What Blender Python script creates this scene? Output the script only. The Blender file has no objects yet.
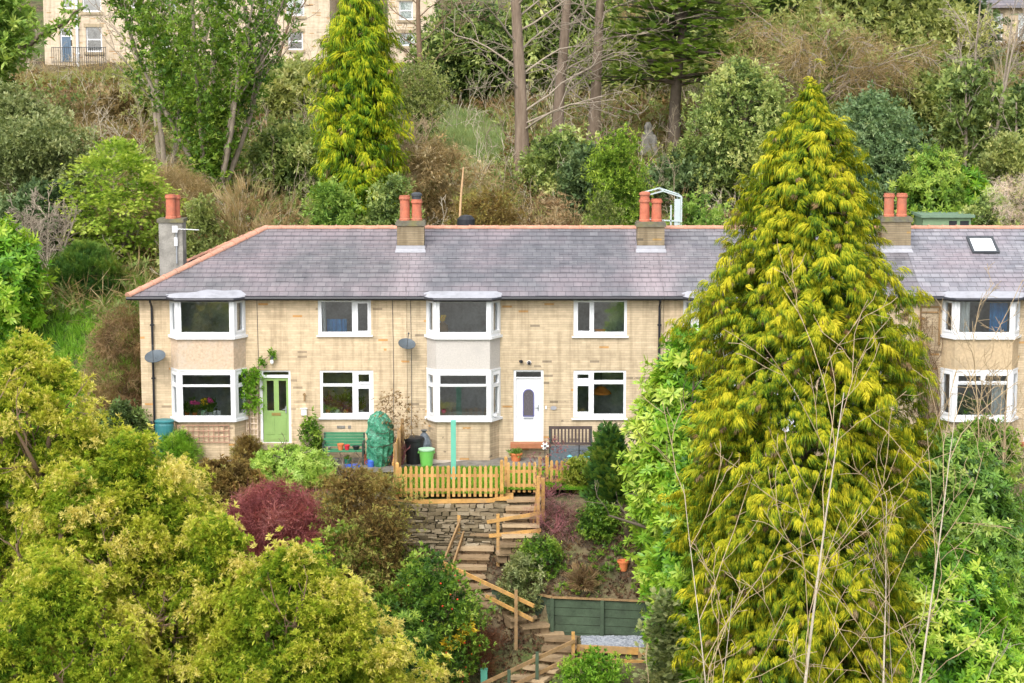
import bpy, math, random
import numpy as np
from mathutils import Vector

random.seed(7)
RS = np.random.RandomState(11)
SC = bpy.context.scene
COL = SC.collection
R = math.radians

# ------------------------------------------------------------------ camera
F, D, HC, PITCH = 1991.0, 62.2, 12.23, R(8.0)
CP, SP = math.cos(PITCH), math.sin(PITCH)

def W(px, py, Y):
    """point of the vertical plane y = Y that the photograph shows at (px, py)"""
    a = (px - 512) / F; b = (341.5 - py) / F
    d = (a, CP + b * SP, -SP + b * CP)
    t = (Y + D) / d[1]
    return Vector((d[0] * t, Y, HC + d[2] * t))

def PXM(Y, z=0.0):
    """pixels per metre at depth Y"""
    return F / ((Y + D) * CP - (z - HC) * SP)

# ------------------------------------------------------------------ nodes
class NT:
    def __init__(s, name):
        s.m = bpy.data.materials.new(name); s.m.use_nodes = True
        s.t = s.m.node_tree; s.t.nodes.clear()
        s.out = s.t.nodes.new('ShaderNodeOutputMaterial')
    def n(s, kind, **kw):
        nd = s.t.nodes.new(kind)
        for k, v in kw.items():
            if k[0] == '_': setattr(nd, k[1:], v)
        return nd
    def l(s, a, b): s.t.links.new(a, b)
    def math(s, op, a, b=None, c=None):
        nd = s.n('ShaderNodeMath', _operation=op)
        for i, v in enumerate((a, b, c)):
            if v is None: continue
            if isinstance(v, (int, float)): nd.inputs[i].default_value = v
            else: s.l(v, nd.inputs[i])
        return nd.outputs[0]
    def ramp(s, fac, stops, interp='LINEAR'):
        nd = s.n('ShaderNodeValToRGB'); cr = nd.color_ramp; cr.interpolation = interp
        while len(cr.elements) < len(stops): cr.elements.new(0.5)
        for e, (p, c) in zip(cr.elements, stops):
            e.position = p; e.color = (c[0], c[1], c[2], 1)
        s.l(fac, nd.inputs[0]); return nd.outputs[0]
    def noise(s, scale, detail=4, vec=None, rough=0.55):
        nd = s.n('ShaderNodeTexNoise'); nd.inputs['Scale'].default_value = scale
        nd.inputs['Detail'].default_value = detail; nd.inputs['Roughness'].default_value = rough
        if vec is not None: s.l(vec, nd.inputs['Vector'])
        return nd.outputs['Fac']
    def mix(s, fac, a, b, mode='MIX'):
        nd = s.n('ShaderNodeMix', _data_type='RGBA', _blend_type=mode)
        for k, v in ((0, fac), (6, a), (7, b)):
            if isinstance(v, (int, float)): nd.inputs[k].default_value = v
            elif isinstance(v, tuple): nd.inputs[k].default_value = (v[0], v[1], v[2], 1)
            else: s.l(v, nd.inputs[k])
        return nd.outputs[2]
    def pos(s): return s.n('ShaderNodeNewGeometry').outputs['Position']
    def uv(s): return s.n('ShaderNodeUVMap').outputs[0]
    def attr(s, name='tint'): return s.n('ShaderNodeAttribute', _attribute_name=name).outputs['Fac']
    def bump(s, h, strength=.3, dist=.02):
        nd = s.n('ShaderNodeBump'); nd.inputs['Strength'].default_value = strength
        nd.inputs['Distance'].default_value = dist; s.l(h, nd.inputs['Height']); return nd.outputs[0]
    def principled(s, color, rough=.8, spec=.3, normal=None, metal=0):
        p = s.n('ShaderNodeBsdfPrincipled')
        if isinstance(color, tuple): p.inputs['Base Color'].default_value = (*color[:3], 1)
        else: s.l(color, p.inputs['Base Color'])
        if isinstance(rough, (int, float)): p.inputs['Roughness'].default_value = rough
        else: s.l(rough, p.inputs['Roughness'])
        p.inputs['Specular IOR Level'].default_value = spec
        p.inputs['Metallic'].default_value = metal
        if normal is not None: s.l(normal, p.inputs['Normal'])
        return p.outputs[0]
    def done(s, sh): s.l(sh, s.out.inputs[0]); return s.m

def plain(name, c, rough=.6, spec=.35, var=.25, scale=6., metal=0, bump=.0, dirt=None):
    """paint / timber / plastic: colour with soft uneven wear"""
    t = NT(name); P = t.pos(); n1 = t.noise(scale, 5, P); n2 = t.noise(scale * 7, 3, P)
    k = t.math('ADD', t.math('MULTIPLY', n1, .65), t.math('MULTIPLY', n2, .35))
    lo = tuple(x * (1 - var) for x in c); hi = tuple(min(1, x * (1 + var)) for x in c)
    col = t.ramp(k, [(.3, lo), (.7, hi)])
    if dirt:
        col = t.mix(t.ramp(t.noise(1.7, 6, P, .7), [(.48, (0, 0, 0)), (.72, (.75, .75, .75))]), col, dirt)
    return t.done(t.principled(col, rough, spec, t.bump(n2, bump, .01) if bump else None, metal))

def brick_id(t, uv, bw, bh):
    """random number per brick and a joint mask, from metre UVs"""
    sx = t.n('ShaderNodeSeparateXYZ'); t.l(uv, sx.inputs[0])
    v = t.math('DIVIDE', sx.outputs[1], bh); row = t.math('FLOOR', v)
    wr = t.n('ShaderNodeTexWhiteNoise', _noise_dimensions='1D'); t.l(row, wr.inputs['W'])
    u = t.math('ADD', t.math('DIVIDE', sx.outputs[0], bw), t.math('ADD', t.math('MULTIPLY', row, .5), t.math('MULTIPLY', wr.outputs[0], .35)))
    colm = t.math('FLOOR', u)
    cx = t.n('ShaderNodeCombineXYZ'); t.l(colm, cx.inputs[0]); t.l(row, cx.inputs[1])
    wn = t.n('ShaderNodeTexWhiteNoise', _noise_dimensions='2D'); t.l(cx.outputs[0], wn.inputs['Vector'])
    fu = t.math('ABSOLUTE', t.math('SUBTRACT', t.math('FRACT', u), .5)); fv = t.math('ABSOLUTE', t.math('SUBTRACT', t.math('FRACT', v), .5))
    return wn.outputs[0], fu, fv, row

def brick_mat(name, base, joint, accent, dark, rate=.06, soot=.22):
    t = NT(name); uv = t.uv(); P = t.pos()
    r, fu, fv, row = brick_id(t, uv, .30, .076)
    big = t.noise(.55, 5, P, .65); mid = t.noise(5., 5, P, .7)
    b = lambda k: tuple(x * k for x in base)
    col = t.ramp(r, [(0, b(.90)), (.35, b(.97)), (.7, b(1.02)), (1, b(1.09))])
    acc = t.math('GREATER_THAN', t.math('ADD', r, t.math('MULTIPLY', t.math('SUBTRACT', big, .5), .05)), 1.0 - rate)
    col = t.mix(acc, col, accent)
    wn = t.math('FRACT', t.math('MULTIPLY', r, 37.7))
    sx = t.n('ShaderNodeSeparateXYZ'); t.l(P, sx.inputs[0])
    low = t.n('ShaderNodeMapRange'); low.inputs[1].default_value = .2; low.inputs[2].default_value = 3.2
    low.inputs[3].default_value = soot; low.inputs[4].default_value = 0.; t.l(sx.outputs[2], low.inputs[0])
    dk = t.math('GREATER_THAN', t.math('ADD', wn, t.math('MULTIPLY', t.math('SUBTRACT', big, .5), low.outputs[0])), .992)
    dk2 = t.math('GREATER_THAN', t.math('ADD', wn, t.math('MULTIPLY', low.outputs[0], t.math('SUBTRACT', t.noise(.8, 2, P), .5))), .990)
    col = t.mix(t.math('MULTIPLY', t.math('MAXIMUM', dk, dk2), .6), col, dark)
    jm = t.math('MAXIMUM', t.math('MULTIPLY', t.math('GREATER_THAN', fu, .482), .2), t.math('GREATER_THAN', fv, .38))
    col = t.mix(t.math('MULTIPLY', jm, .6), col, joint)
    col = t.mix(.55, col, t.ramp(mid, [(.25, (.62, .60, .57)), (.6, (1, 1, 1)), (.8, (1.12, 1.06, .98))]), 'MULTIPLY')
    col = t.mix(.5, col, t.ramp(big, [(.3, (.75, .73, .70)), (.6, (1.05, 1.03, 1.0))]), 'MULTIPLY')
    wr = t.n('ShaderNodeTexWhiteNoise', _noise_dimensions='1D'); t.l(row, wr.inputs['W'])
    col = t.mix(.6, col, t.ramp(wr.outputs[0], [(0, (.80, .785, .76)), (.3, (.97, .97, .96)), (1, (1.08, 1.06, 1.04))]), 'MULTIPLY')
    mp = t.n('ShaderNodeMapping'); mp.inputs['Scale'].default_value = (3.2, 3.2, .22); t.l(P, mp.inputs[0])
    st = t.ramp(t.noise(1.6, 5, mp.outputs[0], .65), [(.35, (.62, .60, .57)), (.52, (1, 1, 1))])
    col = t.mix(.6, col, st, 'MULTIPLY')
    h = t.math('SUBTRACT', t.math('MULTIPLY', mid, .6), jm)
    return t.done(t.principled(col, .92, .15, t.bump(h, .5, .012)))

def slate_mat(name, c1, c2, c3, pale=.12, stain=None):
    t = NT(name); uv = t.uv(); P = t.pos()
    r, fu, fv, row = brick_id(t, uv, .29, COURSE)
    col = t.ramp(r, [(0, c1), (.5, c2), (1, c3)])
    big = t.noise(.45, 5, P, .6); fine = t.noise(9, 6, P, .7)
    col = t.mix(t.ramp(big, [(.42, (0, 0, 0)), (.68, (.55, .55, .55))]), col, (.30, .235, .25))
    col = t.mix(t.ramp(fine, [(.60, (0, 0, 0)), (.80, (pale * 3.5,) * 3)]), col, (.55, .53, .53))
    col = t.mix(t.ramp(t.noise(2.1, 5, P, .7), [(.58, (0, 0, 0)), (.75, (.4, .4, .4))]), col, (.115, .105, .135))
    if stain:
        sp = t.n('ShaderNodeSeparateXYZ'); t.l(P, sp.inputs[0])
        for sx_ in stain:
            dd = t.math('ABSOLUTE', t.math('SUBTRACT', sp.outputs[0], sx_)); k = t.n('ShaderNodeMapRange'); k.inputs[1].default_value = .25; k.inputs[2].default_value = .75; k.inputs[3].default_value = .6; k.inputs[4].default_value = 0; t.l(dd, k.inputs[0])
            col = t.mix(t.math('MULTIPLY', k.outputs[0], t.math('ADD', .25, t.noise(4, 5, P, .7))), col, (.37, .31, .32))
    jm = t.math('GREATER_THAN', fu, .472)
    col = t.mix(t.math('MULTIPLY', jm, .75), col, (.05, .05, .06))
    col = t.mix(t.math('MULTIPLY', t.math('GREATER_THAN', fv, .42), .6), col, (.06, .06, .07))  # shadow line of each overlapping course, painted into the slate colour
    mp = t.n('ShaderNodeMapping'); mp.inputs['Scale'].default_value = (5, .35, .35); t.l(P, mp.inputs[0])
    col = t.mix(.55, col, t.ramp(t.noise(1.2, 5, mp.outputs[0], .65), [(.3, (.68, .69, .70)), (.5, (.93, .93, .93)), (.72, (1.16, 1.14, 1.13))]), 'MULTIPLY')
    rough = t.math('ADD', .42, t.math('MULTIPLY', r, .25))
    hgt = t.math('ADD', t.math('MULTIPLY', r, .8), t.math('MULTIPLY', fine, .6))
    return t.done(t.principled(col, rough, .45, t.bump(hgt, .35, .012)))

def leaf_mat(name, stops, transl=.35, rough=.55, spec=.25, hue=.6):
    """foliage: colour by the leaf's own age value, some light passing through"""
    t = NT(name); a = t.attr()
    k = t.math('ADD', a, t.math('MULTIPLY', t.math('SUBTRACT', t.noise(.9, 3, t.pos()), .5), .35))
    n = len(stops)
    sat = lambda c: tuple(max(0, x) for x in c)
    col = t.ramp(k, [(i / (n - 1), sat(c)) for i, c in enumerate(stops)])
    hv = t.ramp(t.noise(2.3, 4, t.pos(), .7), [(.40, (0, 0, 0)), (.70, (hue, hue, hue))])
    col = t.mix(hv, col, t.mix(1., col, (1.28, .98, .62), 'MULTIPLY'))
    d = t.principled(col, rough, spec)
    tr = t.n('ShaderNodeBsdfTranslucent'); t.l(t.mix(1., col, (1.15, 1.2, .75), 'MULTIPLY'), tr.inputs[0])
    mx = t.n('ShaderNodeMixShader'); mx.inputs[0].default_value = transl
    t.l(d, mx.inputs[1]); t.l(tr.outputs[0], mx.inputs[2])
    return t.done(mx.outputs[0])

def tint_mat(name, stops, rough=.85, spec=.2, scale=5., bump=.3, stretch=1.):
    """bark, stones: colour by per-piece value, mottled"""
    t = NT(name); P = t.pos()
    if stretch != 1.:
        mp = t.n('ShaderNodeMapping'); mp.inputs['Scale'].default_value = (1, 1, stretch); t.l(P, mp.inputs[0]); P = mp.outputs[0]
    nz = t.noise(scale, 6, P, .7)
    k = t.math('ADD', t.math('MULTIPLY', t.attr(), .55), t.math('MULTIPLY', nz, .6))
    n = len(stops)
    col = t.ramp(k, [(.12 + .76 * i / (n - 1), c) for i, c in enumerate(stops)])
    return t.done(t.principled(col, rough, spec, t.bump(t.noise(scale * 4, 5, P, .7), bump, .02)))

def glass_mat(name, tint=(.80, .86, .86), extra=.21):
    t = NT(name)
    tr = t.n('ShaderNodeBsdfTransparent'); tr.inputs[0].default_value = (*tint, 1)
    gl = t.n('ShaderNodeBsdfGlossy'); gl.inputs['Roughness'].default_value = .03
    gl.inputs['Color'].default_value = (.95, .98, 1, 1); t.l(t.bump(t.noise(2.2, 2, t.pos()), .12, .02), gl.inputs['Normal'])
    fr = t.n('ShaderNodeFresnel'); fr.inputs[0].default_value = 1.5
    mx = t.n('ShaderNodeMixShader'); t.l(t.math('ADD', fr.outputs[0], extra), mx.inputs[0])
    t.l(tr.outputs[0], mx.inputs[1]); t.l(gl.outputs[0], mx.inputs[2])
    return t.done(mx.outputs[0])

# ------------------------------------------------------------------ mesh
ORG = {}
def np_mesh(name, V, Fq, tint=None, uv=None, smooth=False):
    """mesh from a vertex array and a list of face-index arrays (each of one side count)"""
    me = bpy.data.meshes.new(name)
    V = np.asarray(V, np.float32); me.vertices.add(len(V)); me.vertices.foreach_set('co', V.ravel())
    loops = np.concatenate([f.ravel() for f in Fq]).astype(np.int32)
    tot = np.concatenate([np.full(len(f), f.shape[1]) for f in Fq]).astype(np.int32)
    st = np.concatenate([[0], np.cumsum(tot)[:-1]]).astype(np.int32)
    me.loops.add(len(loops)); me.loops.foreach_set('vertex_index', loops)
    me.polygons.add(len(tot)); me.polygons.foreach_set('loop_start', st); me.polygons.foreach_set('loop_total', tot)
    if smooth: me.polygons.foreach_set('use_smooth', np.ones(len(tot), bool))
    if tint is not None:
        a = me.attributes.new('tint', 'FLOAT', 'POINT'); a.data.foreach_set('value', np.asarray(tint, np.float32))
    me.update(calc_edges=True)
    if uv is not None:
        l = me.uv_layers.new(name='UVMap'); l.data.foreach_set('uv', np.asarray(uv, np.float32).ravel())
    return me

def link(me_or_none, name, mat=None, parent=None, org=None):
    o = bpy.data.objects.new(name, me_or_none); COL.objects.link(o)
    if mat is not None: me_or_none.materials.append(mat)
    if parent is not None:
        o.parent = parent; ORG[o.name] = ORG[parent.name]
    else:
        o.location = org if org is not None else (0, 0, 0); ORG[o.name] = Vector(o.location)
    return o

def tag(o, label=None, cat=None, group=None, kind=None):
    if label: o['label'] = label
    if cat: o['category'] = cat
    if group: o['group'] = group
    if kind: o['kind'] = kind
    return o

def thing(name, loc, label, cat, group=None):
    o = link(None, name, org=Vector(loc)); o.empty_display_size = .2
    return tag(o, label, cat, group)

class MB:
    """collects faces in world metres; build() links them as one mesh object"""
    def __init__(s): s.v = []; s.f = []; s.t = []; s.uv = []; s.ct = .5
    def poly(s, pts, uv=None):
        i = len(s.v); s.v += [tuple(p) for p in pts]; s.t += [s.ct] * len(pts)
        s.f.append(tuple(range(i, i + len(pts)))); s.uv.append(uv)
    def box(s, x0, x1, y0, y1, z0, z1):
        s.hexa([(x0, y0, z0), (x1, y0, z0), (x1, y1, z0), (x0, y1, z0)], [(x0, y0, z1), (x1, y0, z1), (x1, y1, z1), (x0, y1, z1)])
    def hexa(s, lo, hi):
        n = len(lo)
        s.poly(list(reversed(lo))); s.poly(hi)
        for k in range(n):
            j = (k + 1) % n; s.poly([lo[k], lo[j], hi[j], hi[k]])
    def prism(s, pts, z0, z1): s.hexa([(x, y, z0) for x, y in pts], [(x, y, z1) for x, y in pts])
    def obox(s, c, size, rz=0, rx=0, ry=0, jit=0):
        from mathutils import Euler
        m = Euler((rx, ry, rz)).to_matrix(); c = Vector(c); h = [k / 2 for k in size]
        J = lambda: random.uniform(-jit, jit)
        q = [c + m @ Vector((a * h[0] + J(), b * h[1] + J(), d * h[2] + J())) for d in (-1, 1) for a, b in ((-1, -1), (1, -1), (1, 1), (-1, 1))]
        s.hexa(q[:4], q[4:])
    def beam(s, p0, p1, w, h, up=(0, 0, 1)):
        p0, p1 = Vector(p0), Vector(p1); d = (p1 - p0).normalized(); u = Vector(up)
        if abs(d.dot(u)) > .98: u = Vector((0, 1, 0))
        a = d.cross(u).normalized() * (w / 2); b = a.cross(d).normalized() * (h / 2)
        s.hexa([p0 - a - b, p0 + a - b, p0 + a + b, p0 - a + b], [p1 - a - b, p1 + a - b, p1 + a + b, p1 - a + b])
    def tube(s, pts, r, n=8, cap=True):
        pts = [Vector(p) for p in pts]; rr = r if isinstance(r, (list, tuple)) else [r] * len(pts); rings = []
        for i, p in enumerate(pts):
            d = (pts[min(i + 1, len(pts) - 1)] - pts[max(i - 1, 0)]).normalized()
            u = Vector((0, 0, 1)) if abs(d.z) < .9 else Vector((1, 0, 0))
            a = d.cross(u).normalized(); b = a.cross(d)
            rings.append([p + (a * math.cos(2 * math.pi * k / n) + b * math.sin(2 * math.pi * k / n)) * rr[i] for k in range(n)])
        for q in range(len(rings) - 1):
            for k in range(n):
                j = (k + 1) % n; s.poly([rings[q][j], rings[q][k], rings[q + 1][k], rings[q + 1][j]])
        if cap: s.poly(rings[0]); s.poly(list(reversed(rings[-1])))
    def lathe(s, c, prof, n=16, sx=1, sy=1):
        c = Vector(c)
        rings = [[c + Vector((r * sx * math.cos(2 * math.pi * k / n), r * sy * math.sin(2 * math.pi * k / n), z)) for k in range(n)] for r, z in prof]
        for q in range(len(rings) - 1):
            for k in range(n):
                j = (k + 1) % n; s.poly([rings[q][k], rings[q][j], rings[q + 1][j], rings[q + 1][k]])
        s.poly(list(reversed(rings[0]))); s.poly(rings[-1])
    def build(s, name, mat, parent=None, org=None, smooth=False):
        V = np.array(s.v, np.float64)
        o0 = ORG[parent.name] if parent is not None else Vector(org if org is not None else V.mean(0) * [1, 1, 0] + [0, 0, V[:, 2].min()])
        uvs = []; by = {}
        for k, f in enumerate(s.f):
            by.setdefault(len(f), []).append(k)
        Fq = []
        for n in by:
            idx = np.array([s.f[k] for k in by[n]]); Fq.append(idx)
            P = V[idx]; nr = np.cross(P[:, 1] - P[:, 0], P[:, 2] - P[:, 0])
            nr /= np.linalg.norm(nr, axis=1)[:, None] + 1e-12
            tx = np.stack([-nr[:, 1], nr[:, 0], np.zeros(len(nr))], 1); ln = np.linalg.norm(tx, axis=1)
            flat = ln < .05; tx[flat] = (1, 0, 0); tx /= np.linalg.norm(tx, axis=1)[:, None]
            bt = np.cross(nr, tx)
            U = np.stack([(P * tx[:, None]).sum(2), (P * bt[:, None]).sum(2)], 2)
            for q, k in enumerate(by[n]):
                if s.uv[k] is not None: U[q] = s.uv[k]
            uvs.append(U.reshape(-1, 2))
        me = np_mesh(name, V - np.array(o0), Fq, s.t, np.concatenate(uvs), smooth)
        return link(me, name, mat, parent, o0)

class Tubes:
    """many tapered twigs gathered into one mesh"""
    def __init__(s): s.V = []; s.F = []; s.T = []; s.n = 0
    def add(s, pts, rads, sides=4, tint=.5):
        P = np.asarray(pts, float); m = len(P); d = np.gradient(P, axis=0); d /= np.linalg.norm(d, axis=1)[:, None] + 1e-9
        ref = np.array([.31, .17, .93]) if abs(d[0, 2]) < .9 else np.array([.95, .2, .1])
        a = np.cross(d, ref); a /= np.linalg.norm(a, axis=1)[:, None] + 1e-9; b = np.cross(a, d)
        an = np.arange(sides) * 2 * np.pi / sides
        ring = P[:, None] + (a[:, None] * np.cos(an)[None, :, None] + b[:, None] * np.sin(an)[None, :, None]) * np.asarray(rads)[:, None, None]
        i = np.arange(m - 1)[:, None] * sides; k = np.arange(sides)[None]; k2 = (k + 1) % sides
        f = np.stack([i + k, i + k2, i + sides + k2, i + sides + k], 2).reshape(-1, 4) + s.n
        s.V.append(ring.reshape(-1, 3)); s.F.append(f); s.T.append(np.full(m * sides, tint)); s.n += m * sides
    def build(s, name, mat, parent=None, org=None):
        o0 = ORG[parent.name] if parent is not None else Vector(org)
        return link(np_mesh(name, np.concatenate(s.V) - np.array(o0), [np.concatenate(s.F)], np.concatenate(s.T), smooth=True), name, mat, parent, o0)
# ------------------------------------------------------------------ foliage
def unit(a): return a / (np.linalg.norm(a, axis=-1, keepdims=True) + 1e-9)

def blade(base, d, L, w, up=(0, 0, 1), fold=.15, t0=.4, t1=.6, mid=.45):
    """one leaf: kite of four points"""
    d = unit(np.array(d, float)); s = unit(np.cross(d, np.array(up, float) + .001)); base = np.array(base, float)
    nrm = np.cross(s, d)
    return [base, base + d * L * mid + s * w / 2 + nrm * w * fold, base + d * L, base + d * L * mid - s * w / 2 + nrm * w * fold], [t0, (t0 + t1) / 2, t1, (t0 + t1) / 2]

class Tmpl:
    def __init__(s): s.v = []; s.t = []
    def add(s, bl): s.v += [tuple(x) for x in bl[0]]; s.t += bl[1]
    def arr(s): return np.array(s.v), np.array(s.t)

def t_clump(n, L, w, spread=1.2, rng=random, jit=.4, t0=-.12, t1=.12):
    """leaves fanning out of one shoot (axis +Y)"""
    T = Tmpl()
    for i in range(n):
        a = rng.uniform(0, 2 * math.pi); e = rng.uniform(.25, 1) * spread
        d = (math.sin(e) * math.cos(a), math.cos(e), math.sin(e) * math.sin(a))
        l = L * rng.uniform(1 - jit, 1 + jit)
        T.add(blade((d[0] * .04 * L, rng.uniform(-.3, .3) * L, d[2] * .04 * L), d, l, w * rng.uniform(.7, 1.2), (rng.uniform(-.5, .5), .2, 1), t0=t0, t1=t1))
    return T.arr()

def t_whorl(n, L, w, rng=random):
    """broad leaves in a drooping whorl round an upright shoot (laurel, rhododendron)"""
    T = Tmpl()
    for i in range(n):
        a = 2 * math.pi * i / n * 1.9 + rng.uniform(-.3, .3); e = rng.uniform(.7, 1.75)
        d = (math.sin(e) * math.cos(a), math.cos(e), math.sin(e) * math.sin(a))
        T.add(blade((0, -L * .5 * i / n, 0), d, L * rng.uniform(.75, 1.2), w * rng.uniform(.8, 1.15), (0, 1, 0), .1, -.1 + .1 * (i % 3), .1, .5))
    return T.arr()

def t_fan(L, n, w, droop=.2, rng=random, t0=-.2, t1=.25):
    """flat conifer spray in the XY plane"""
    T = Tmpl()
    for i in range(n):
        f = (i + .5) / n; y = L * f * .75; sd = 1 if i % 2 else -1
        l = L * (.62 - .38 * f) * rng.uniform(.8, 1.2)
        d = (sd * rng.uniform(.6, .9), .75, -droop * rng.uniform(.4, 1.4))
        T.add(blade((0, y, -droop * y * f), d, l, w, t0=t0 + .2 * f, t1=t1))
    T.add(blade((0, 0, 0), (0, 1, -droop), L, w * 1.2, t0=t0, t1=t1))
    return T.arr()

def t_weep(rng=random, n=42, L=.44):
    """shaggy weeping frond: arches out along +Y, strands hang from it; yellow above, green beneath"""
    T = Tmpl()
    def ax(f): return np.array([0, .62 * f - .12 * f * f, .10 * math.sin(f * 2.2) - .30 * f * f])
    for i in range(n):
        f = (i + .5) / n; p = ax(f); sd = rng.uniform(-1, 1)
        o = p + np.array([sd * .15 * math.sin(.5 + 2.2 * f), rng.uniform(-.05, .05), -.10 * abs(sd) + rng.uniform(-.02, .03)])
        l = L * rng.uniform(.55, 1.15) * (1 - .25 * f)
        d0 = unit(np.array([sd * .5, .45 + .35 * f, -.5 - .5 * rng.random()])); d1 = unit(np.array([sd * .12 + rng.uniform(-.12, .12), .10, -1.]))
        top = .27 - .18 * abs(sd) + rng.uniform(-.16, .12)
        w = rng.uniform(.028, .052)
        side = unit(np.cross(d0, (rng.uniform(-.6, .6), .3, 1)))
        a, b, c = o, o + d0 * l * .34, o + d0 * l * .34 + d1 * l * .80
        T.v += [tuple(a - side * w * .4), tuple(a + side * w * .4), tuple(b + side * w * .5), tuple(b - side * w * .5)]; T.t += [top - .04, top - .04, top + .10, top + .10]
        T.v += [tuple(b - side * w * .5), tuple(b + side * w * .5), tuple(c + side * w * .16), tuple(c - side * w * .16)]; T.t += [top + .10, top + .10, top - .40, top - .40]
    return T.arr()

def t_grass(n, L, w, rng=random, lean=.5):
    T = Tmpl()
    for i in range(n):
        a = rng.uniform(0, 6.28); e = rng.uniform(.05, lean)
        d = (math.sin(e) * math.cos(a), math.cos(e), math.sin(e) * math.sin(a))
        T.add(blade((rng.uniform(-.1, .1) * L, 0, rng.uniform(-.1, .1) * L), d, L * rng.uniform(.5, 1.1), w, (rng.uniform(-1, 1), 0, rng.uniform(-1, 1)), .1, -.15, .2, .4))
    return T.arr()

def rep(fn, k=4): return [fn() for _ in range(k)]

class Cloud:
    """instances of leaf templates, realised as one mesh"""
    def __init__(s): s.V = []; s.T = []
    def put(s, tmpls, pos, dirs, scale, tint, roll=0.0):
        pos = np.asarray(pos, float); N = len(pos)
        if N == 0: return
        A = unit(np.asarray(dirs, float)); sc = np.broadcast_to(np.asarray(scale, float), (N,)); ti = np.broadcast_to(np.asarray(tint, float), (N,))
        up = np.array([0, 0, 1.]) + RS.normal(0, .02 + roll, (N, 3))
        bad = np.abs((A * unit(up)).sum(1)) > .98; up[bad] += RS.normal(0, 1, (bad.sum(), 3))
        X = unit(np.cross(A, up)); Z = np.cross(X, A)
        ch = RS.randint(0, len(tmpls), N)
        for k, (tv, tt) in enumerate(tmpls):
            m = ch == k
            if not m.any(): continue
            v = tv[None] * sc[m][:, None, None]
            q = pos[m][:, None] + v[:, :, 0:1] * X[m][:, None] + v[:, :, 1:2] * A[m][:, None] + v[:, :, 2:3] * Z[m][:, None]
            s.V.append(q.reshape(-1, 3)); s.T.append((ti[m][:, None] + tt[None]).ravel())
    def build(s, name, mat, parent=None, org=None):
        V = np.concatenate(s.V); o0 = ORG[parent.name] if parent is not None else Vector(org)
        return link(np_mesh(name, V - np.array(o0), [np.arange(len(V)).reshape(-1, 4)], np.concatenate(s.T)), name, mat, parent, o0)

PROF = {
 'dome':  [(0, .80), (.25, 1), (.5, .95), (.75, .72), (.9, .45), (1, .08)],
 'round': [(0, .35), (.2, .8), (.45, 1), (.7, .88), (.88, .55), (1, .1)],
 'cone':  [(0, .85), (.1, 1), (.35, .85), (.65, .52), (.88, .22), (1, .03)],
 'column':[(0, .7), (.15, .95), (.5, 1), (.8, .8), (.93, .5), (1, .1)],
 'tall':  [(0, .55), (.25, .85), (.55, 1), (.8, .75), (1, .2)],
 'vase':  [(0, .25), (.3, .6), (.7, 1), (.9, .85), (1, .4)],
}
def crown(base, H, Rx, Ry, prof, ncl, per, clr, up=.3, rnd=.5, inner=.25, lump=.22, out=1., t0=0., flat=1., topbias=0., rag=.26):
    """points, shoot directions and tints of a lumpy crown standing on base"""
    P = PROF[prof] if isinstance(prof, str) else prof
    ts = np.array([p[0] for p in P]); rs = np.array([p[1] for p in P])
    grid = np.linspace(0, 1, 200); w = np.interp(grid, ts, rs) + .06; cdf = np.cumsum(w) / w.sum()
    t = np.interp(RS.rand(ncl), cdf, grid); th = RS.rand(ncl) * 2 * np.pi
    ph = RS.rand(6) * 6.28
    lm = 1 + lump * (np.sin(2 * th + ph[0] + 5 * t) * .5 + np.sin(3 * th + ph[1] - 9 * t) * .45 + np.sin(5 * th + ph[2] + 17 * t) * .4 + np.sin(7 * th + ph[3] - 27 * t) * .3)
    k = np.where(RS.rand(ncl) < inner, RS.rand(ncl) ** .6, (1 - rag) + rag * 1.35 * RS.rand(ncl) ** 1.3) * lm
    r = np.interp(t, ts, rs) * k
    c = np.stack([np.cos(th) * r * Rx, np.sin(th) * r * Ry, t * H], 1)
    slope = -np.gradient(np.interp(grid, ts, rs), grid); sz = np.interp(t, grid, slope) * (Rx / max(H, .01))
    nrm = unit(np.stack([np.cos(th), np.sin(th), np.clip(sz, -.6, 3)], 1))
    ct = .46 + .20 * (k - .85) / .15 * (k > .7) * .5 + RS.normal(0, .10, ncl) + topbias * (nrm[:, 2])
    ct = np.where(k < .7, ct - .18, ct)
    n = RS.poisson(per * RS.uniform(.35, 1.65, ncl), ncl) + 1; idx = np.repeat(np.arange(ncl), n); M = len(idx)
    off = RS.normal(0, 1, (M, 3)) * clr * np.array([1, 1, .75 * flat])
    pos = c[idx] + off
    rel = unit(off + 1e-6)
    dirs = unit(nrm[idx] * out + rel * .7 + RS.normal(0, rnd, (M, 3)) + np.array([0, 0, up]))
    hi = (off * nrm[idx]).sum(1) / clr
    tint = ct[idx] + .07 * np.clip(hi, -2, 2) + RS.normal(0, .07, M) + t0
    return pos + np.array(base), dirs, tint

def shoot(p, d, L, n=6, wob=.12, grav=0.):
    pts = [np.array(p, float)]; d = unit(np.array(d, float))
    for i in range(n):
        d = unit(d + RS.normal(0, wob, 3) + np.array([0, 0, grav]))
        pts.append(pts[-1] + d * L / n)
    return np.array(pts)

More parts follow.
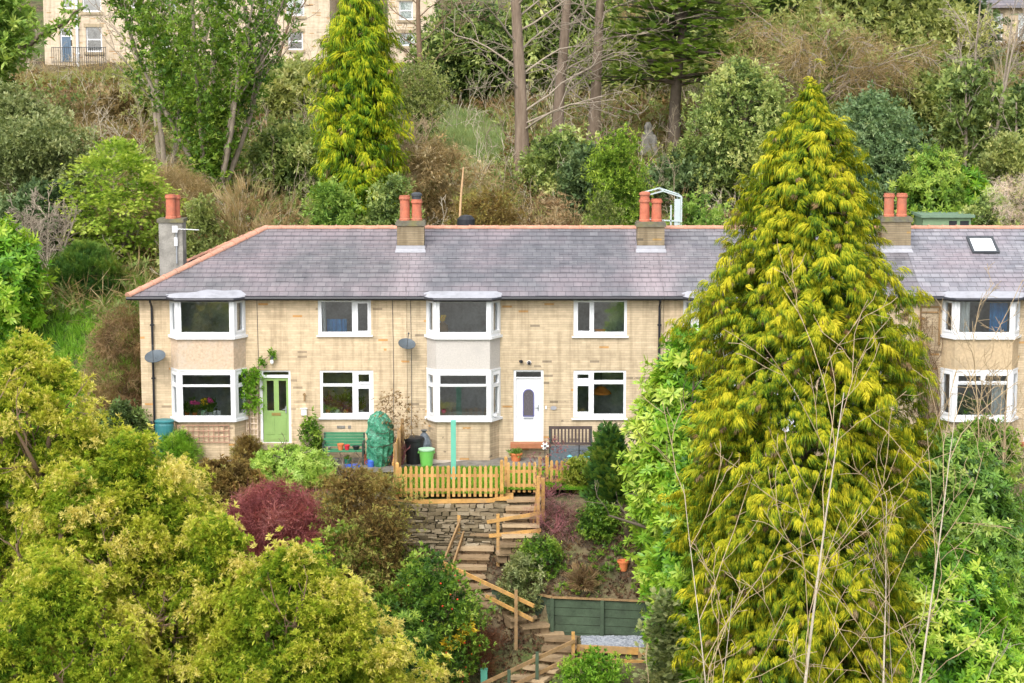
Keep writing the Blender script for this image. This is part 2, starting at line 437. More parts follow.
def limb(T, p, d, L, r, lev, kids=(5, 5, 4), ang=.75, wob=.12, grav=.03, shrink=.55, lo=.25, tipr=.25, sides=(8, 5, 4, 3), minr=.006, tips=None, tint=.5):
    pts = shoot(p, d, L, 8 if lev == 0 else 5, wob, grav)
    rr = np.linspace(r, max(minr, r * tipr), len(pts))
    T.add(pts, rr, sides[min(lev, 3)], tint + RS.normal(0, .08))
    if tips is not None and lev >= 1: tips.append((pts, lev))
    if lev >= len(kids): return
    for i in range(kids[lev]):
        f = lo + (1 - lo) * (i + RS.rand()) / kids[lev]; x = f * (len(pts) - 1); k = min(int(x), len(pts) - 2)
        q = pts[k] + (pts[k + 1] - pts[k]) * (x - k); ax = unit(pts[k + 1] - pts[k])
        a = RS.rand() * 6.28; u = unit(np.cross(ax, RS.normal(0, 1, 3))); 
        g = ang * RS.uniform(.7, 1.25)
        nd = ax * math.cos(g) + u * math.sin(g)
        limb(T, q, nd, L * shrink * RS.uniform(.6, 1.15) * (1.15 - .5 * f), max(minr, np.interp(x, range(len(rr)), rr) * .55), lev + 1, kids, ang, wob * 1.15, grav, shrink, .2, tipr, sides, minr, tips, tint)

def spot(px, Y): 
    x = W(px, 300, Y).x
    return x, G(x, Y)

def place(px, top, width, Y, rootdrop=0.):
    """foot, height and half-width of a plant whose crown shows its top at (px, top)"""
    x, zb = spot(px, Y); zt = W(px, top, Y).z
    return Vector((x, Y, zb - rootdrop)), zt - zb + rootdrop, width / 2 / PXM(Y, (zt + zb) / 2)

def trunk(T, base, H, r, n=7, wob=.05, tint=.5, sides=7):
    pts = shoot(np.array(base) - [0, 0, .15], (0, 0, 1), H, n, wob); T.add(pts, np.linspace(r, r * .3, n + 1) * np.r_[1.35, np.ones(n)], sides, tint); return pts

def plant(name, label, cat, px, top, width, Y, prof, tm, mat, n, per, clr, scale=1., depth=1., group=None, bark=None,
          stem=.5, rootdrop=0., part='crown', lift=0., branches=5, trunk_r=None, roll=.3, extra=None, **kw):
    """a shrub or tree: woody stems that carry one crown of leaves"""
    b, H, Rr = place(px, top, width, Y, rootdrop)
    o = thing(name, b, label, cat, group)
    T = Tubes(); r = trunk_r or max(.02, Rr * .06)
    if branches:
        if stem > .6: trunk(T, b, H * .9, r * 1.4)
        for i in range(branches):
            a = 6.28 * i / branches + RS.rand(); z = H * (RS.uniform(.1, .6) if stem > .6 else 0)
            limb(T, (b.x, b.y, b.z + z), (math.cos(a) * .7, math.sin(a) * .7, .9), max(Rr, H * .35) * .95, r, 0, (4, 3), .7, .15, .05, .55, minr=.008)
        T.build('trunk' if stem > .6 else 'stems', bark or M['bark'], o)
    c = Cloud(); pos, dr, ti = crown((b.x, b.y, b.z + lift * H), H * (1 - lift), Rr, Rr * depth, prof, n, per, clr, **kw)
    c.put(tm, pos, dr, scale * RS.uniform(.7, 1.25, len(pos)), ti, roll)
    if extra: extra(c, pos, dr, ti)
    c.build(part, mat, o)
    return o
# ------------------------------------------------------------------ terrain
BACK = [(6.5, -.2), (8.3, .5), (11, 2.1), (15, 4.4), (25, 6.4), (40, 8.6), (58, 11.0), (64.6, 11.5), (66, 12.2), (95, 13), (150, 30), (260, 60)]
FAR = [(-120, -46), (-60, -32), (-30, -16.5), (-14, -7.0)]
PROFILES = [
 (-13.0, [(-9.9, -4.6), (-5.6, -2.2), (0, .2), (8, 2.4), (11, 3.3)] ),
 (-11.6, [(-9.9, -4.6), (-5.6, -2.0), (-4.0, -.7), (-3.0, -.3), (-.3, -.25)]),
 (-3.75, [(-9.9, -4.5), (-6.5, -1.9), (-5.0, -.6), (-4.4, -.33), (-.3, -.25)]),
 (-3.6, [(-9.9, -4.5), (-5.75, -1.8), (-5.62, -1.75), (-5.5, -.42), (-.3, -.25)]),
 (-.05, [(-9.9, -4.5), (-5.75, -1.8), (-5.62, -1.75), (-5.5, -.42), (-.3, -.25)]),
 (.05, [(-9.9, -4.5), (-7.4, -2.5), (-6.9, -1.85), (-5.5, -.5), (-.3, -.25)]),
 (.75, [(-9.9, -4.5), (-8.5, -3.62), (-7.95, -3.2), (-7.75, -2.45), (-5.5, -.5), (-.3, -.25)]),
 (1.0, [(-9.9, -4.4), (-8.6, -3.70), (-8.14, -3.68), (-8.04, -2.62), (-5.4, -.45), (-.3, -.25)]),
 (4.6, [(-9.9, -4.4), (-8.6, -3.70), (-8.14, -3.68), (-8.04, -2.62), (-5.4, -.45), (-.3, -.25)]),
 (8.0, [(-9.9, -4.3), (-5.6, -1.8), (-4.0, -.5), (-.3, -.25)]),
]
def _prof(lst):
    p = FAR + lst
    last = lst[-1][0]
    return [q for q in p + [b for b in BACK if b[0] > last + .5]]
PCOL = [(x, np.array(_prof(l))) for x, l in PROFILES]
PXS = np.array([x for x, _ in PCOL])

def Garr(x, y):
    x = np.asarray(x, float); y = np.asarray(y, float)
    vals = np.stack([np.interp(y, p[:, 0], p[:, 1]) for _, p in PCOL])
    k = np.clip(np.searchsorted(PXS, x) - 1, 0, len(PXS) - 2)
    f = np.clip((x - PXS[k]) / (PXS[k + 1] - PXS[k]), 0, 1)
    z = np.take_along_axis(vals, k[None], 0)[0] * (1 - f) + np.take_along_axis(vals, k[None] + 1, 0)[0] * f
    wild = np.clip((y - 9) / 6, 0, 1) + np.clip((-6 - y) / 3, 0, 1) + np.clip((-12.5 - x) / 2, 0, 1)
    wild = wild * (1 - np.clip((6.5 - np.abs(x)) / 1.5, 0, 1) * np.clip((y + 13) / 1.5, 0, 1) * (y < 0))
    z = z + np.clip(wild, 0, 1) * (.22 * np.sin(x * .43 + y * .21) * np.cos(y * .37 - x * .13) + .10 * np.sin(x * 1.3 + 1) * np.sin(y * 1.1))
    # a bank of higher ground to the right far back
    z = z + np.clip((y - 18) / 30, 0, 1) * (1.6 * np.clip((x - 4) / 14, 0, 1) - 0.0)
    return z
def G(x, y): return float(Garr(np.array([x]), np.array([y]))[0])

def ghit(px, py, y0=-14., y1=70.):
    """where the sight line through a pixel of the photograph meets the ground"""
    a = W(px, py, y0); b = W(px, py, y1); n = 1600
    t = np.linspace(0, 1, n); X = a.x + (b.x - a.x) * t; Yv = a.y + (b.y - a.y) * t; Z = a.z + (b.z - a.z) * t
    hit = np.nonzero(Garr(X, Yv) >= Z)[0]
    k = hit[0] if len(hit) else n - 1
    return Vector((X[k], Yv[k], float(Garr(X[k:k + 1], Yv[k:k + 1])[0])))

def ground_mat():
    t = NT('earth_and_grass'); P = t.pos()
    a = t.noise(.25, 6, P, .65); b = t.noise(1.3, 6, P, .7); c = t.noise(8, 5, P, .75)
    earth = t.ramp(c, [(.3, (.035, .026, .018)), (.6, (.085, .062, .042)), (.8, (.15, .115, .08))])
    grass = t.ramp(t.noise(14, 4, P, .7), [(.3, (.04, .07, .015)), (.7, (.11, .17, .04))])
    dry = t.ramp(c, [(.3, (.09, .07, .04)), (.7, (.20, .16, .09))])
    col = t.mix(t.ramp(b, [(.45, (0, 0, 0)), (.58, (1, 1, 1))]), earth, dry)
    col = t.mix(t.ramp(a, [(.46, (0, 0, 0)), (.60, (.9, .9, .9))]), col, grass)
    return t.done(t.principled(col, .95, .1, t.bump(c, .6, .06)))

def make_ground():
    ys = set(np.arange(-12, 30, .5)) | set(np.arange(30, 70, 1.5)) | set(np.arange(-120, -12, 6)) | set(np.arange(70, 262, 8))
    for _, p in PCOL: ys |= set(p[:, 0])
    xs = set(np.arange(-26, 26.1, .5)) | set(np.arange(-140, -26, 8)) | set(np.arange(28, 141, 8)) | set(PXS)
    ys = np.array(sorted(ys)); xs = np.array(sorted(xs))
    XX, YY = np.meshgrid(xs, ys); Z = Garr(XX.ravel(), YY.ravel())
    V = np.stack([XX.ravel(), YY.ravel(), Z], 1); nx = len(xs)
    i = np.arange(len(ys) - 1)[:, None] * nx; j = np.arange(nx - 1)[None]
    f = np.stack([i + j, i + j + 1, i + nx + j + 1, i + nx + j], 2).reshape(-1, 4)
    o = link(np_mesh('ground', V, [f], smooth=False), 'ground', ground_mat()); tag(o, kind='structure')
make_ground()
# ------------------------------------------------------------------ materials for built things
COURSE = .285
M = {}
M['bark'] = tint_mat('bark', [(.05, .038, .028), (.13, .10, .075), (.22, .18, .14)], scale=4)
M['pale_bark'] = tint_mat('pale_bark', [(.22, .18, .13), (.42, .36, .27), (.60, .54, .42)], scale=3)
M['pvc'] = plain('white_window_frame', (.70, .71, .72), .4, .35, .07, 3, dirt=(.60, .60, .59))
M['door_white'] = plain('white_door', (.74, .74, .77), .35, .4, .04)
M['door_green'] = plain('green_door', (.235, .36, .115), .45, .4, .08)
M['brick'] = brick_mat('buff_brick', (.635, .505, .345), (.50, .40, .26), (.60, .33, .13), (.22, .17, .12), .008)
M['brick_old'] = brick_mat('weathered_brick', (.58, .47, .325), (.40, .33, .23), (.52, .31, .13), (.10, .085, .07), .016, 1.1)
M['brick_far'] = brick_mat('pale_stone_wall', (.66, .55, .42), (.5, .42, .3), (.5, .33, .18), (.3, .25, .18), .05)
M['brick_stack'] = brick_mat('chimney_brick', (.28, .225, .145), (.15, .13, .105), (.36, .24, .10), (.05, .045, .04), .05)
M['render'] = plain('grey_roughcast', (.50, .465, .425), .95, .1, .16, 22, bump=.7, dirt=(.43, .40, .37))
M['render_tan'] = plain('tan_roughcast', (.53, .405, .29), .95, .1, .28, 12, bump=.8, dirt=(.50, .44, .37))
M['render_brown'] = plain('brown_roughcast', (.50, .38, .24), .95, .1, .2, 12, bump=.6, dirt=(.28, .23, .16))
M['cement'] = plain('grey_cement', (.27, .255, .225), .95, .1, .35, 3, bump=.6, dirt=(.10, .095, .08))
M['cap'] = plain('mossy_stone_cap', (.14, .13, .10), .95, .1, .3, 8, bump=.5, dirt=(.22, .20, .05))
M['pot'] = plain('terracotta_pot', (.46, .145, .085), .85, .15, .25, 7, dirt=(.28, .15, .10))
M['ridge'] = plain('terracotta_ridge_tile', (.50, .25, .17), .9, .15, .25, 4, bump=.3, dirt=(.30, .22, .17))
M['lead'] = plain('pale_lead', (.34, .34, .365), .6, .3, .12, 5, dirt=(.21, .21, .22), bump=.2)
M['black'] = plain('black_gutter', (.016, .016, .020), .4, .4, .2)
M['inside'] = plain('plaster_inside', (.66, .67, .68), .9, .1, .4, 1.6, dirt=(.16, .13, .11))
M['curtain'] = plain('white_curtain', (.90, .89, .87), .9, .1, .08, 20)
M['glass'] = glass_mat('window_glass')
M['timber'] = plain('new_timber', (.48, .27, .085), .75, .2, .35, 5, bump=.3, dirt=(.28, .21, .13))
M['old_timber'] = plain('weathered_timber', (.30, .19, .09), .85, .15, .3, 5, bump=.4, dirt=(.16, .12, .08))
M['green_board'] = plain('green_stained_board', (.062, .090, .055), .8, .2, .35, 3, bump=.4, dirt=(.04, .05, .035))
M['dark_metal'] = plain('dark_metal', (.05, .055, .06), .5, .4, .2)
M['grey_metal'] = plain('grey_metal', (.32, .34, .36), .4, .5, .15, metal=.4)
M['slate'] = [slate_mat('purple_slate_roof', (.118, .114, .119), (.140, .135, .140), (.170, .165, .169), .14, (-3.25,)),
              slate_mat('grey_slate_roof', (.115, .114, .124), (.138, .136, .147), (.168, .166, .176), .10, (-3.25, 4.4)),
              slate_mat('lilac_slate_roof', (.142, .139, .148), (.172, .168, .176), (.206, .202, .210), .13, (4.5,)),
              slate_mat('pale_slate_roof', (.19, .188, .208), (.23, .226, .247), (.28, .276, .295), .2)]

# ------------------------------------------------------------------ wall and window builders
class Plane:
    """upright plane: u along it, d outwards, z up"""
    def __init__(s, O, U):
        s.O = Vector((O[0], O[1], 0)); s.U = Vector((U[0], U[1], 0)).normalized(); s.N = Vector((s.U.y, -s.U.x, 0))
    def p(s, u, d, z): return s.O + s.U * u + s.N * d + Vector((0, 0, z))
    def slab(s, mb, u0, u1, d0, d1, z0, z1):
        lo = [s.p(u0, d1, z0), s.p(u1, d1, z0), s.p(u1, d0, z0), s.p(u0, d0, z0)]
        hi = [s.p(u0, d1, z1), s.p(u1, d1, z1), s.p(u1, d0, z1), s.p(u0, d0, z1)]
        mb.hexa(lo, hi)

def cells(rect, holes):
    x0, x1, z0, z1 = rect
    xs = sorted({x0, x1, *[min(max(h[k], x0), x1) for h in holes for k in (0, 1)]}); zs = sorted({z0, z1, *[min(max(h[k], z0), z1) for h in holes for k in (2, 3)]})
    for b in range(len(zs) - 1):
        run = None
        for a in range(len(xs) - 1):
            cx, cz = (xs[a] + xs[a + 1]) / 2, (zs[b] + zs[b + 1]) / 2
            solid = not any(h[0] < cx < h[1] and h[2] < cz < h[3] for h in holes)
            if solid: run = (run[0], xs[a + 1]) if run else (xs[a], xs[a + 1])
            if (not solid or a == len(xs) - 2) and run: yield run[0], run[1], zs[b], zs[b + 1]; run = None

def holed_wall(mb, pl, rect, holes, thick):
    for a, b, c, d in cells(rect, holes):
        mb.poly([pl.p(a, 0, c), pl.p(b, 0, c), pl.p(b, 0, d), pl.p(a, 0, d)])
        mb.poly([pl.p(b, -thick, c), pl.p(a, -thick, c), pl.p(a, -thick, d), pl.p(b, -thick, d)])
    for a, b, c, d in holes:
        mb.poly([pl.p(a, 0, c), pl.p(a, 0, d), pl.p(a, -thick, d), pl.p(a, -thick, c)])
        mb.poly([pl.p(b, 0, d), pl.p(b, 0, c), pl.p(b, -thick, c), pl.p(b, -thick, d)])
        mb.poly([pl.p(a, 0, d), pl.p(b, 0, d), pl.p(b, -thick, d), pl.p(a, -thick, d)])
        mb.poly([pl.p(b, 0, c), pl.p(a, 0, c), pl.p(a, -thick, c), pl.p(b, -thick, c)])

def frame_in(mb, pl, rect, lights, d0=-.09, d1=-.02, sash=()):
    for c in cells(rect, lights): pl.slab(mb, c[0], c[1], d0, d1, c[2], c[3])
    for k in sash:                                   # opening lights stand proud of the frame
        a, b, c, d = lights[k]; w = .05
        for r in cells((a - w, b + w, c - w, d + w), [(a + .012, b - .012, c + .012, d - .012)]): pl.slab(mb, r[0], r[1], d0 - .01, d1 + .022, r[2], r[3])

def pane_in(mb, pl, l, d=-.06): mb.poly([pl.p(l[0] - .01, d, l[2] - .01), pl.p(l[1] + .01, d, l[2] - .01), pl.p(l[1] + .01, d, l[3] + .01), pl.p(l[0] - .01, d, l[3] + .01)])

FRONT = Plane((0, 0), (1, 0))
def rect_px(x0, x1, y0, y1, Y=0):
    a = W(x0, (y0 + y1) / 2, Y); b = W(x1, (y0 + y1) / 2, Y)
    return (a.x, b.x, W(512, y1, Y).z, W(512, y0, Y).z)

def window(house, rect, lights, sash=(), sill=True, pl=FRONT):
    f = MB(); frame_in(f, pl, rect, lights, sash=sash)
    w = f.build('window', M['pvc'], house)
    for l in lights:
        g = MB(); pane_in(g, pl, l); g.build('pane', M['glass'], w)
    if sill:
        s = MB(); z = rect[2]
        s.hexa([pl.p(rect[0] - .05, .075, z - .065), pl.p(rect[1] + .05, .075, z - .065), pl.p(rect[1] + .05, -.09, z - .05), pl.p(rect[0] - .05, -.09, z - .05)],
               [pl.p(rect[0] - .05, .075, z - .03), pl.p(rect[1] + .05, .075, z - .03), pl.p(rect[1] + .05, -.09, z - .002), pl.p(rect[0] - .05, -.09, z - .002)])
        s.build('sill', M['pvc'], w)
    return w

BAYD = .52
def bay(house, bx0, bx1, cant, panel_mat, plinth_mat, style, zlev):
    zu1, zu0, zl1, zl0 = zlev
    A, B, C_, E = (bx0, 0), (bx0 + cant, -BAYD), (bx1 - cant, -BAYD), (bx1, 0)
    fac = [Plane(A, (cant, -BAYD)), Plane(B, (1, 0)), Plane(C_, (cant, BAYD))]
    ln = [math.hypot(cant, BAYD), bx1 - bx0 - 2 * cant, math.hypot(cant, BAYD)]
    for up, (z0, z1) in ((1, (zu0, zu1)), (0, (zl0, zl1))):
        f = MB(); panes = []
        for k, (pl, L) in enumerate(zip(fac, ln)):
            r = (0, L, z0, z1)
            if k == 1:
                a, b = .12, L - .12
                if up: lights = [(a, b, z0 + .13, z1 - .07)]; sash = ()
                elif style == 'top_pair':
                    m = (a + b) / 2; zt = z1 - .33; lights = [(a, b, z0 + .12, zt - .09), (a, m - .06, zt, z1 - .12), (m + .06, b, zt, z1 - .12)]; sash = (1, 2)
                else:
                    zt = z1 - .42; lights = [(a, b, z0 + .10, zt - .07), (a, b, zt, z1 - .11)]; sash = (1,) if style == 'top' else ()
            else:
                a, b = (.12, L - .16) if k == 0 else (.16, L - .12)
                if up or style == 'top_pair': lights = [(a, b, z0 + .15, z1 - .1)]; sash = (0,)
                else: zt = z1 - .42; lights = [(a, b, z0 + .13, zt - .09), (a, b, zt, z1 - .13)]; sash = (0, 1)
            frame_in(f, pl, r, lights, -.075, 0, sash)
            panes += [(pl, l) for l in lights]
        for c in (B, C_): f.tube([(c[0], c[1] + .02, z0), (c[0], c[1] + .02, z1)], .05, 10)     # corner posts
        w = f.build('bay_window', M['pvc'], house)
        for pl, l in panes:
            g = MB(); pane_in(g, pl, l, -.045); g.build('pane', M['glass'], w)
        s = MB(); e = .07
        o = [(bx0 - e, 0), (bx0 + cant - e * .6, -BAYD - e), (bx1 - cant + e * .6, -BAYD - e), (bx1 + e, 0)]
        s.prism(o, z0 - .085, z0 - .004); s.build('sill', M['pvc'], w)
        if not up or True:
            h = MB(); h.prism([(bx0 - .01, 0), (bx0 + cant - .012, -BAYD - .02), (bx1 - cant + .012, -BAYD - .02), (bx1 + .01, 0)], z1 + .003, z1 + .05); h.build('head_trim', M['pvc'], w)
    p = MB(); i = .015
    p.prism([(bx0 + i, 0), (bx0 + cant + i * .5, -BAYD + i), (bx1 - cant - i * .5, -BAYD + i), (bx1 - i, 0)], zl1 + .053, zu0 - .088); p.build('render_panel', panel_mat, house)
    q = MB(); i = .05
    q.prism([(bx0 + i, .002), (bx0 + cant + i * .5, -BAYD + i), (bx1 - cant - i * .5, -BAYD + i), (bx1 - i, .002)], -.6, zl0 - .088); q.build('bay_plinth', plinth_mat, house)
    fl = MB(); fl.prism([(bx0 + .1, .25), (bx0 + cant + .06, -BAYD + .12), (bx1 - cant - .06, -BAYD + .12), (bx1 - .1, .25)], zu1 - .005, zu1 + .02)
    return fl

EY, EZ, RY, RZ = -.30, 4.95, 3.9, W(512, 228, 3.9).z
SL = math.hypot(RY - EY, RZ - EZ); SN = Vector((0, -(RZ - EZ), RY - EY)).normalized()
NC = 15; COURSE = SL / NC
def roof_pt(x, s, o=0.): f = s / SL; return Vector((x, EY + (RY - EY) * f, EZ + (RZ - EZ) * f)) + SN * o
def roof_z(y): return EZ + (RZ - EZ) * (y - EY) / (RY - EY)

def courses(mb, pt, xl, xr):
    """overlapping slate courses, each a thin step; broken into slates with slightly uneven lower edges"""
    for j in range(NC):
        s0 = j * COURSE; s1 = min(SL, s0 + COURSE + .05)
        a0, b0, a1, b1 = xl(s0), xr(s0), xl(s1), xr(s1)
        n = max(1, int((b0 - a0) / .4)); 
        for i in range(n):
            u0 = a0 + (b0 - a0) * i / n; u1 = a0 + (b0 - a0) * (i + 1) / n; w0 = a1 + (b1 - a1) * i / n; w1 = a1 + (b1 - a1) * (i + 1) / n
            d = random.uniform(-.012, .008); h = .02 + random.uniform(0, .010)
            v0, v1 = (j + .04) * COURSE, (j + .96) * COURSE
            mb.poly([pt(u0, s0 + d, h), pt(u1, s0 + d, h), pt(w1, s1, .006), pt(w0, s1, .006)], [(u0, v0), (u1, v0), (w1, v1), (w0, v1)])
            mb.poly([pt(u0, s0 + d, -.004), pt(u1, s0 + d, -.004), pt(u1, s0 + d, h), pt(u0, s0 + d, h)], [(u0, v0)] * 4)

def half_tile(mb, p0, p1, r, lift=0):
    p0, p1 = Vector(p0), Vector(p1); d = (p1 - p0).normalized(); a = d.cross(Vector((0, 0, 1))).normalized(); b = a.cross(d)
    for (q0, q1, rr) in ((p0, p1, r), (p0 - d * .01, p0 + d * .05, r * 1.18)):
        R0 = [q0 + a * rr * math.cos(t) + b * rr * .8 * math.sin(t) for t in np.linspace(-.15, math.pi + .15, 8)]
        R1 = [x + (q1 - q0) for x in R0]
        for k in range(7): mb.poly([R0[k], R0[k + 1], R1[k + 1], R1[k]])
        mb.poly(R0[::-1]); mb.poly(R1)

def pots(parent, xs, y, z, hs, caps=()):
    for i, (x, h) in enumerate(zip(xs, hs)):
        m = MB(); r = .165
        m.lathe((x, y, z - .05), [(r * 1.12, 0), (r * 1.12, .1), (r, .13), (r * .95, h - .14), (r * 1.02, h - .13), (r * 1.16, h - .12), (r * 1.16, h - .06), (r * 1.02, h - .05), (r * 1.02, h), (r * .8, h), (r * .78, h - .25)], 16)
        m.build('chimney_pot', M['pot'], parent, smooth=False)
        if i in caps:
            c = MB(); c.lathe((x, y, z + h - .05), [(r * .9, 0), (r * .9, .10), (r * 1.1, .11), (r * 1.1, .17), (r * .6, .22)], 12); c.build('pot_cowl', M['dark_metal' if caps[i] else 'pot'], parent)

def chimney(house, px, wpx, ytop, ybase, Y=2.45, hs=(.82, .70), caps={}, mat='brick_stack'):
    zt = W(px, ytop, Y).z; x = W(px, (ytop + ybase) / 2, Y).x; w = wpx / PXM(Y, 6) / 2; dpt = .62
    m = MB(); m.box(x - w, x + w, Y, Y + dpt, roof_z(Y) - .5, zt - .16); ch = m.build('chimney', M[mat], house)
    c = MB(); c.box(x - w - .05, x + w + .05, Y - .05, Y + dpt + .05, zt - .16, zt - .05); c.box(x - w - .02, x + w + .02, Y - .02, Y + dpt + .02, zt - .05, zt); c.build('chimney_cap', M['cap'], ch)
    l = MB(); zb = roof_z(Y)
    l.poly([(x - w - .03, Y - .015, zb + .17), (x - w - .03, Y - .015, zb), (x + w + .03, Y - .015, zb), (x + w + .03, Y - .015, zb + .17)])
    l.poly([roof_pt(x - w - .06, (Y - EY) / (RY - EY) * SL - .2, .04), roof_pt(x + w + .06, (Y - EY) / (RY - EY) * SL - .2, .04), (x + w + .04, Y - .02, zb + .06), (x - w - .04, Y - .02, zb + .06)])
    for s in (-1, 1):
        xx = x + s * (w + .012)
        l.poly([(xx, Y, zb), (xx, Y + dpt, roof_z(Y + dpt)), (xx, Y + dpt, roof_z(Y + dpt) + .14), (xx, Y, zb + .16)][::s])
    l.build('lead_flashing', M['lead'], ch)
    pots(ch, (x - w * .44, x + w * .44), Y + dpt / 2, zt, hs, caps)
    return ch

PARTY = [141, 407, 663, 919, 1176]
XP = [W(p, 370, 0).x for p in PARTY]
ZB = tuple(W(512, y, -BAYD).z for y in (300, 336.5, 371.5, 419))

def house(i, label, bay_px, panel, wallmat, plinth, style, opts):
    x0, x1 = XP[i], XP[i + 1]; e0 = .012 if i else 0
    h = thing('terraced_house', ((x0 + x1) / 2, 0, -.25), label, 'house', 'houses of the terrace')
    bx0, bx1 = W(bay_px[0], 370, 0).x, W(bay_px[1], 370, 0).x
    holes = [(bx0 + .06, bx1 - .06, -.1, 4.86)]
    wins = opts['wins']; door = opts['door']
    holes += [w[0] for w in wins] + [door['rect']]
    w = MB(); holed_wall(w, FRONT, (x0 + e0, x1, -.7, 4.93), holes, .28)
    left = Plane((x0 + e0, 7.8), (0, -1)); back = Plane((x1, 7.8), (-1, 0)); right = Plane((x1 - .012, 0), (0, 1))
    holed_wall(w, left, (0, 7.8, -.7, 4.93), [], .25)
    holed_wall(w, right, (0, 7.8, -.7, 4.93), [], .25)
    holed_wall(w, back, (0, x1 - x0 - e0, -.7, 4.93), [(1, 2.2, .9, 2.1), (1, 2.2, 3.3, 4.5), (4.5, 5.8, .9, 2.1), (4.5, 5.8, 3.3, 4.5)], .25)
    w.build('wall', wallmat, h)
    for r in ((1, 2.2, .9, 2.1), (1, 2.2, 3.3, 4.5), (4.5, 5.8, .9, 2.1), (4.5, 5.8, 3.3, 4.5)):
        m = (r[0] + r[1]) / 2
        window(h, r, [(r[0] + .08, m - .04, r[2] + .08, r[3] - .08), (m + .04, r[1] - .08, r[2] + .08, r[3] - .08)], pl=back)
    # rooms behind the glass
    n = MB(); xm = door['rect'][0] - .35 if door['rect'][0] - .35 > bx1 else bx1 + .2
    n.box(x0 + .27, x1 - .27, .3, 7.5, -.12, -.02); n.box(x0 + .27, x1 - .27, .3, 7.5, 2.45, 2.62); n.box(x0 + .27, x1 - .27, .3, 7.5, 4.84, 4.9)
    n.box(xm, xm + .1, .3, 7.5, 0, 2.44); n.box(xm, xm + .1, .3, 7.5, 2.63, 4.83); n.box(x0 + .3, x1 - .3, 2.7, 2.8, 0, 2.44); n.box(x0 + .3, x1 - .3, 2.5, 2.6, 2.63, 4.83)
    n.prism([(bx0 + .1, .29), (bx0 + .42, -BAYD + .1), (bx1 - .42, -BAYD + .1), (bx1 - .1, .29)], 2.45, 2.55)
    n.build('interior', M['inside'], h)
    for r, lights, sash in wins: window(h, r, lights, sash)
    soffit = bay(h, bx0, bx1, .32, panel, plinth, style, ZB); soffit.build('bay_soffit', M['pvc'], h)
    # roof
    hipx = W(265, 228, RY).x; hx = W(128, 297, EY).x
    xl = (lambda s: hx + (hipx - hx) * s / SL) if i == 0 else (lambda s: x0 + .004)
    xr = lambda s: x1 - .004
    rf = MB(); rf.ct = .5
    courses(rf, roof_pt, xl, xr)
    b = roof_pt
    rf.poly([b(xl(0), 0, -.02), b(x1 - .004, 0, -.02), b(x1 - .004, SL, -.02), b(xl(SL), SL, -.02)])
    BY = 2 * RY - EY
    rf.poly([(x1 - .004, BY, EZ), (xl(0), BY, EZ), (xl(SL), RY, RZ - .01), (x1 - .004, RY, RZ - .01)], [(x1, 0), (x0, 0), (x0, SL), (x1, SL)])
    if i == 0:
        rf.poly([(hx, BY, EZ), (hx, EY, EZ), (hipx, RY, RZ - .01)], [(0, 0), (8.4, 0), (4.2, SL)])
    roof = rf.build('roof', M['slate'][i], h)
    rt = MB(); x = xl(SL) + .05; r = .11
    while x < x1 - .05:
        xe = min(x + .46, x1 - .006); half_tile(rt, (x, RY, RZ + .0 + random.uniform(-.006, .006)), (xe - .01, RY, RZ + random.uniform(-.006, .006)), r); x += .46
    if i == 0:
        p0, p1 = Vector((hx, EY, EZ + .02)), Vector((hipx + .05, RY, RZ + .01)); L = (p1 - p0).length; nn = int(L / .46)
        for k in range(nn): half_tile(rt, p0 + (p1 - p0) * (k / nn), p0 + (p1 - p0) * ((k + .97) / nn), .12)
        p0 = Vector((hx, BY, EZ + .02))
        for k in range(nn): half_tile(rt, p0 + (p1 - p0) * (k / nn), p0 + (p1 - p0) * ((k + .97) / nn), .12)
    rt.build('ridge_tiles', M['ridge'], h)
    # gutter, fascia, downpipe
    g = MB(); ga = hx - .05 if i == 0 else x0 + .004
    g.box(ga + .1, x1 - .004, EY + .06, EY + .09, EZ - .13, EZ - .02)
    for a, c in ((ga, bx0 - .0), (bx1 + .0, x1 - .004)):
        g.tube([(a, EY - .04, EZ - .055), (c, EY - .04, EZ - .055)], .058, 8)
    yb = -BAYD - .17
    g.tube([(bx0 - .02, EY - .04, EZ - .055), (bx0 + .27, yb, EZ - .06), (bx1 - .27, yb, EZ - .06), (bx1 + .02, EY - .04, EZ - .055)], .055, 8)
    g.prism([(bx0 - .02, .0), (bx0 + .28, yb + .08), (bx1 - .28, yb + .08), (bx1 + .02, .0)], EZ - .13, EZ - .02)
    g.build('gutter', M['black'], h)
    ld = MB(); N_ = 14; random.seed(100 + i)
    for k in range(N_):                                   # dressed lead over the bay
        u0 = bx0 - .06 + (bx1 - bx0 + .12) * k / N_; u1 = bx0 - .06 + (bx1 - bx0 + .12) * (k + 1) / N_
        def yf(u):
            e = min(u - bx0 + .06, bx1 + .06 - u); return max(yb + .05, EY + .02 - e * 1.45)
        def ss(u):
            t = (u - bx0) / (bx1 - bx0); return opts['lead'](t)
        def top(u, s): return roof_pt(u, s, .042)
        ld.poly([(u0, yf(u0), EZ - .0), (u1, yf(u1), EZ - .0), top(u1, ss(u1)), top(u0, ss(u0))])
        ld.poly([(u0, yf(u0), EZ - .05), (u1, yf(u1), EZ - .05), (u1, yf(u1), EZ - .0), (u0, yf(u0), EZ - .0)])
    ld.build('bay_lead_roof', M['lead'], h)
    for px in opts.get('pipes', ()):
        x = W(px, 370, -.1).x; d = MB(); d.tube([(x, EY - .04, EZ - .08), (x, EY - .02, EZ - .16), (x, -.07, EZ - .34), (x, -.07, -.2)], .038, 8)
        for z in (.6, 2.3, 4.0): d.box(x - .06, x + .06, -.11, -.004, z, z + .05)
        d.build('downpipe', M['black'], h)
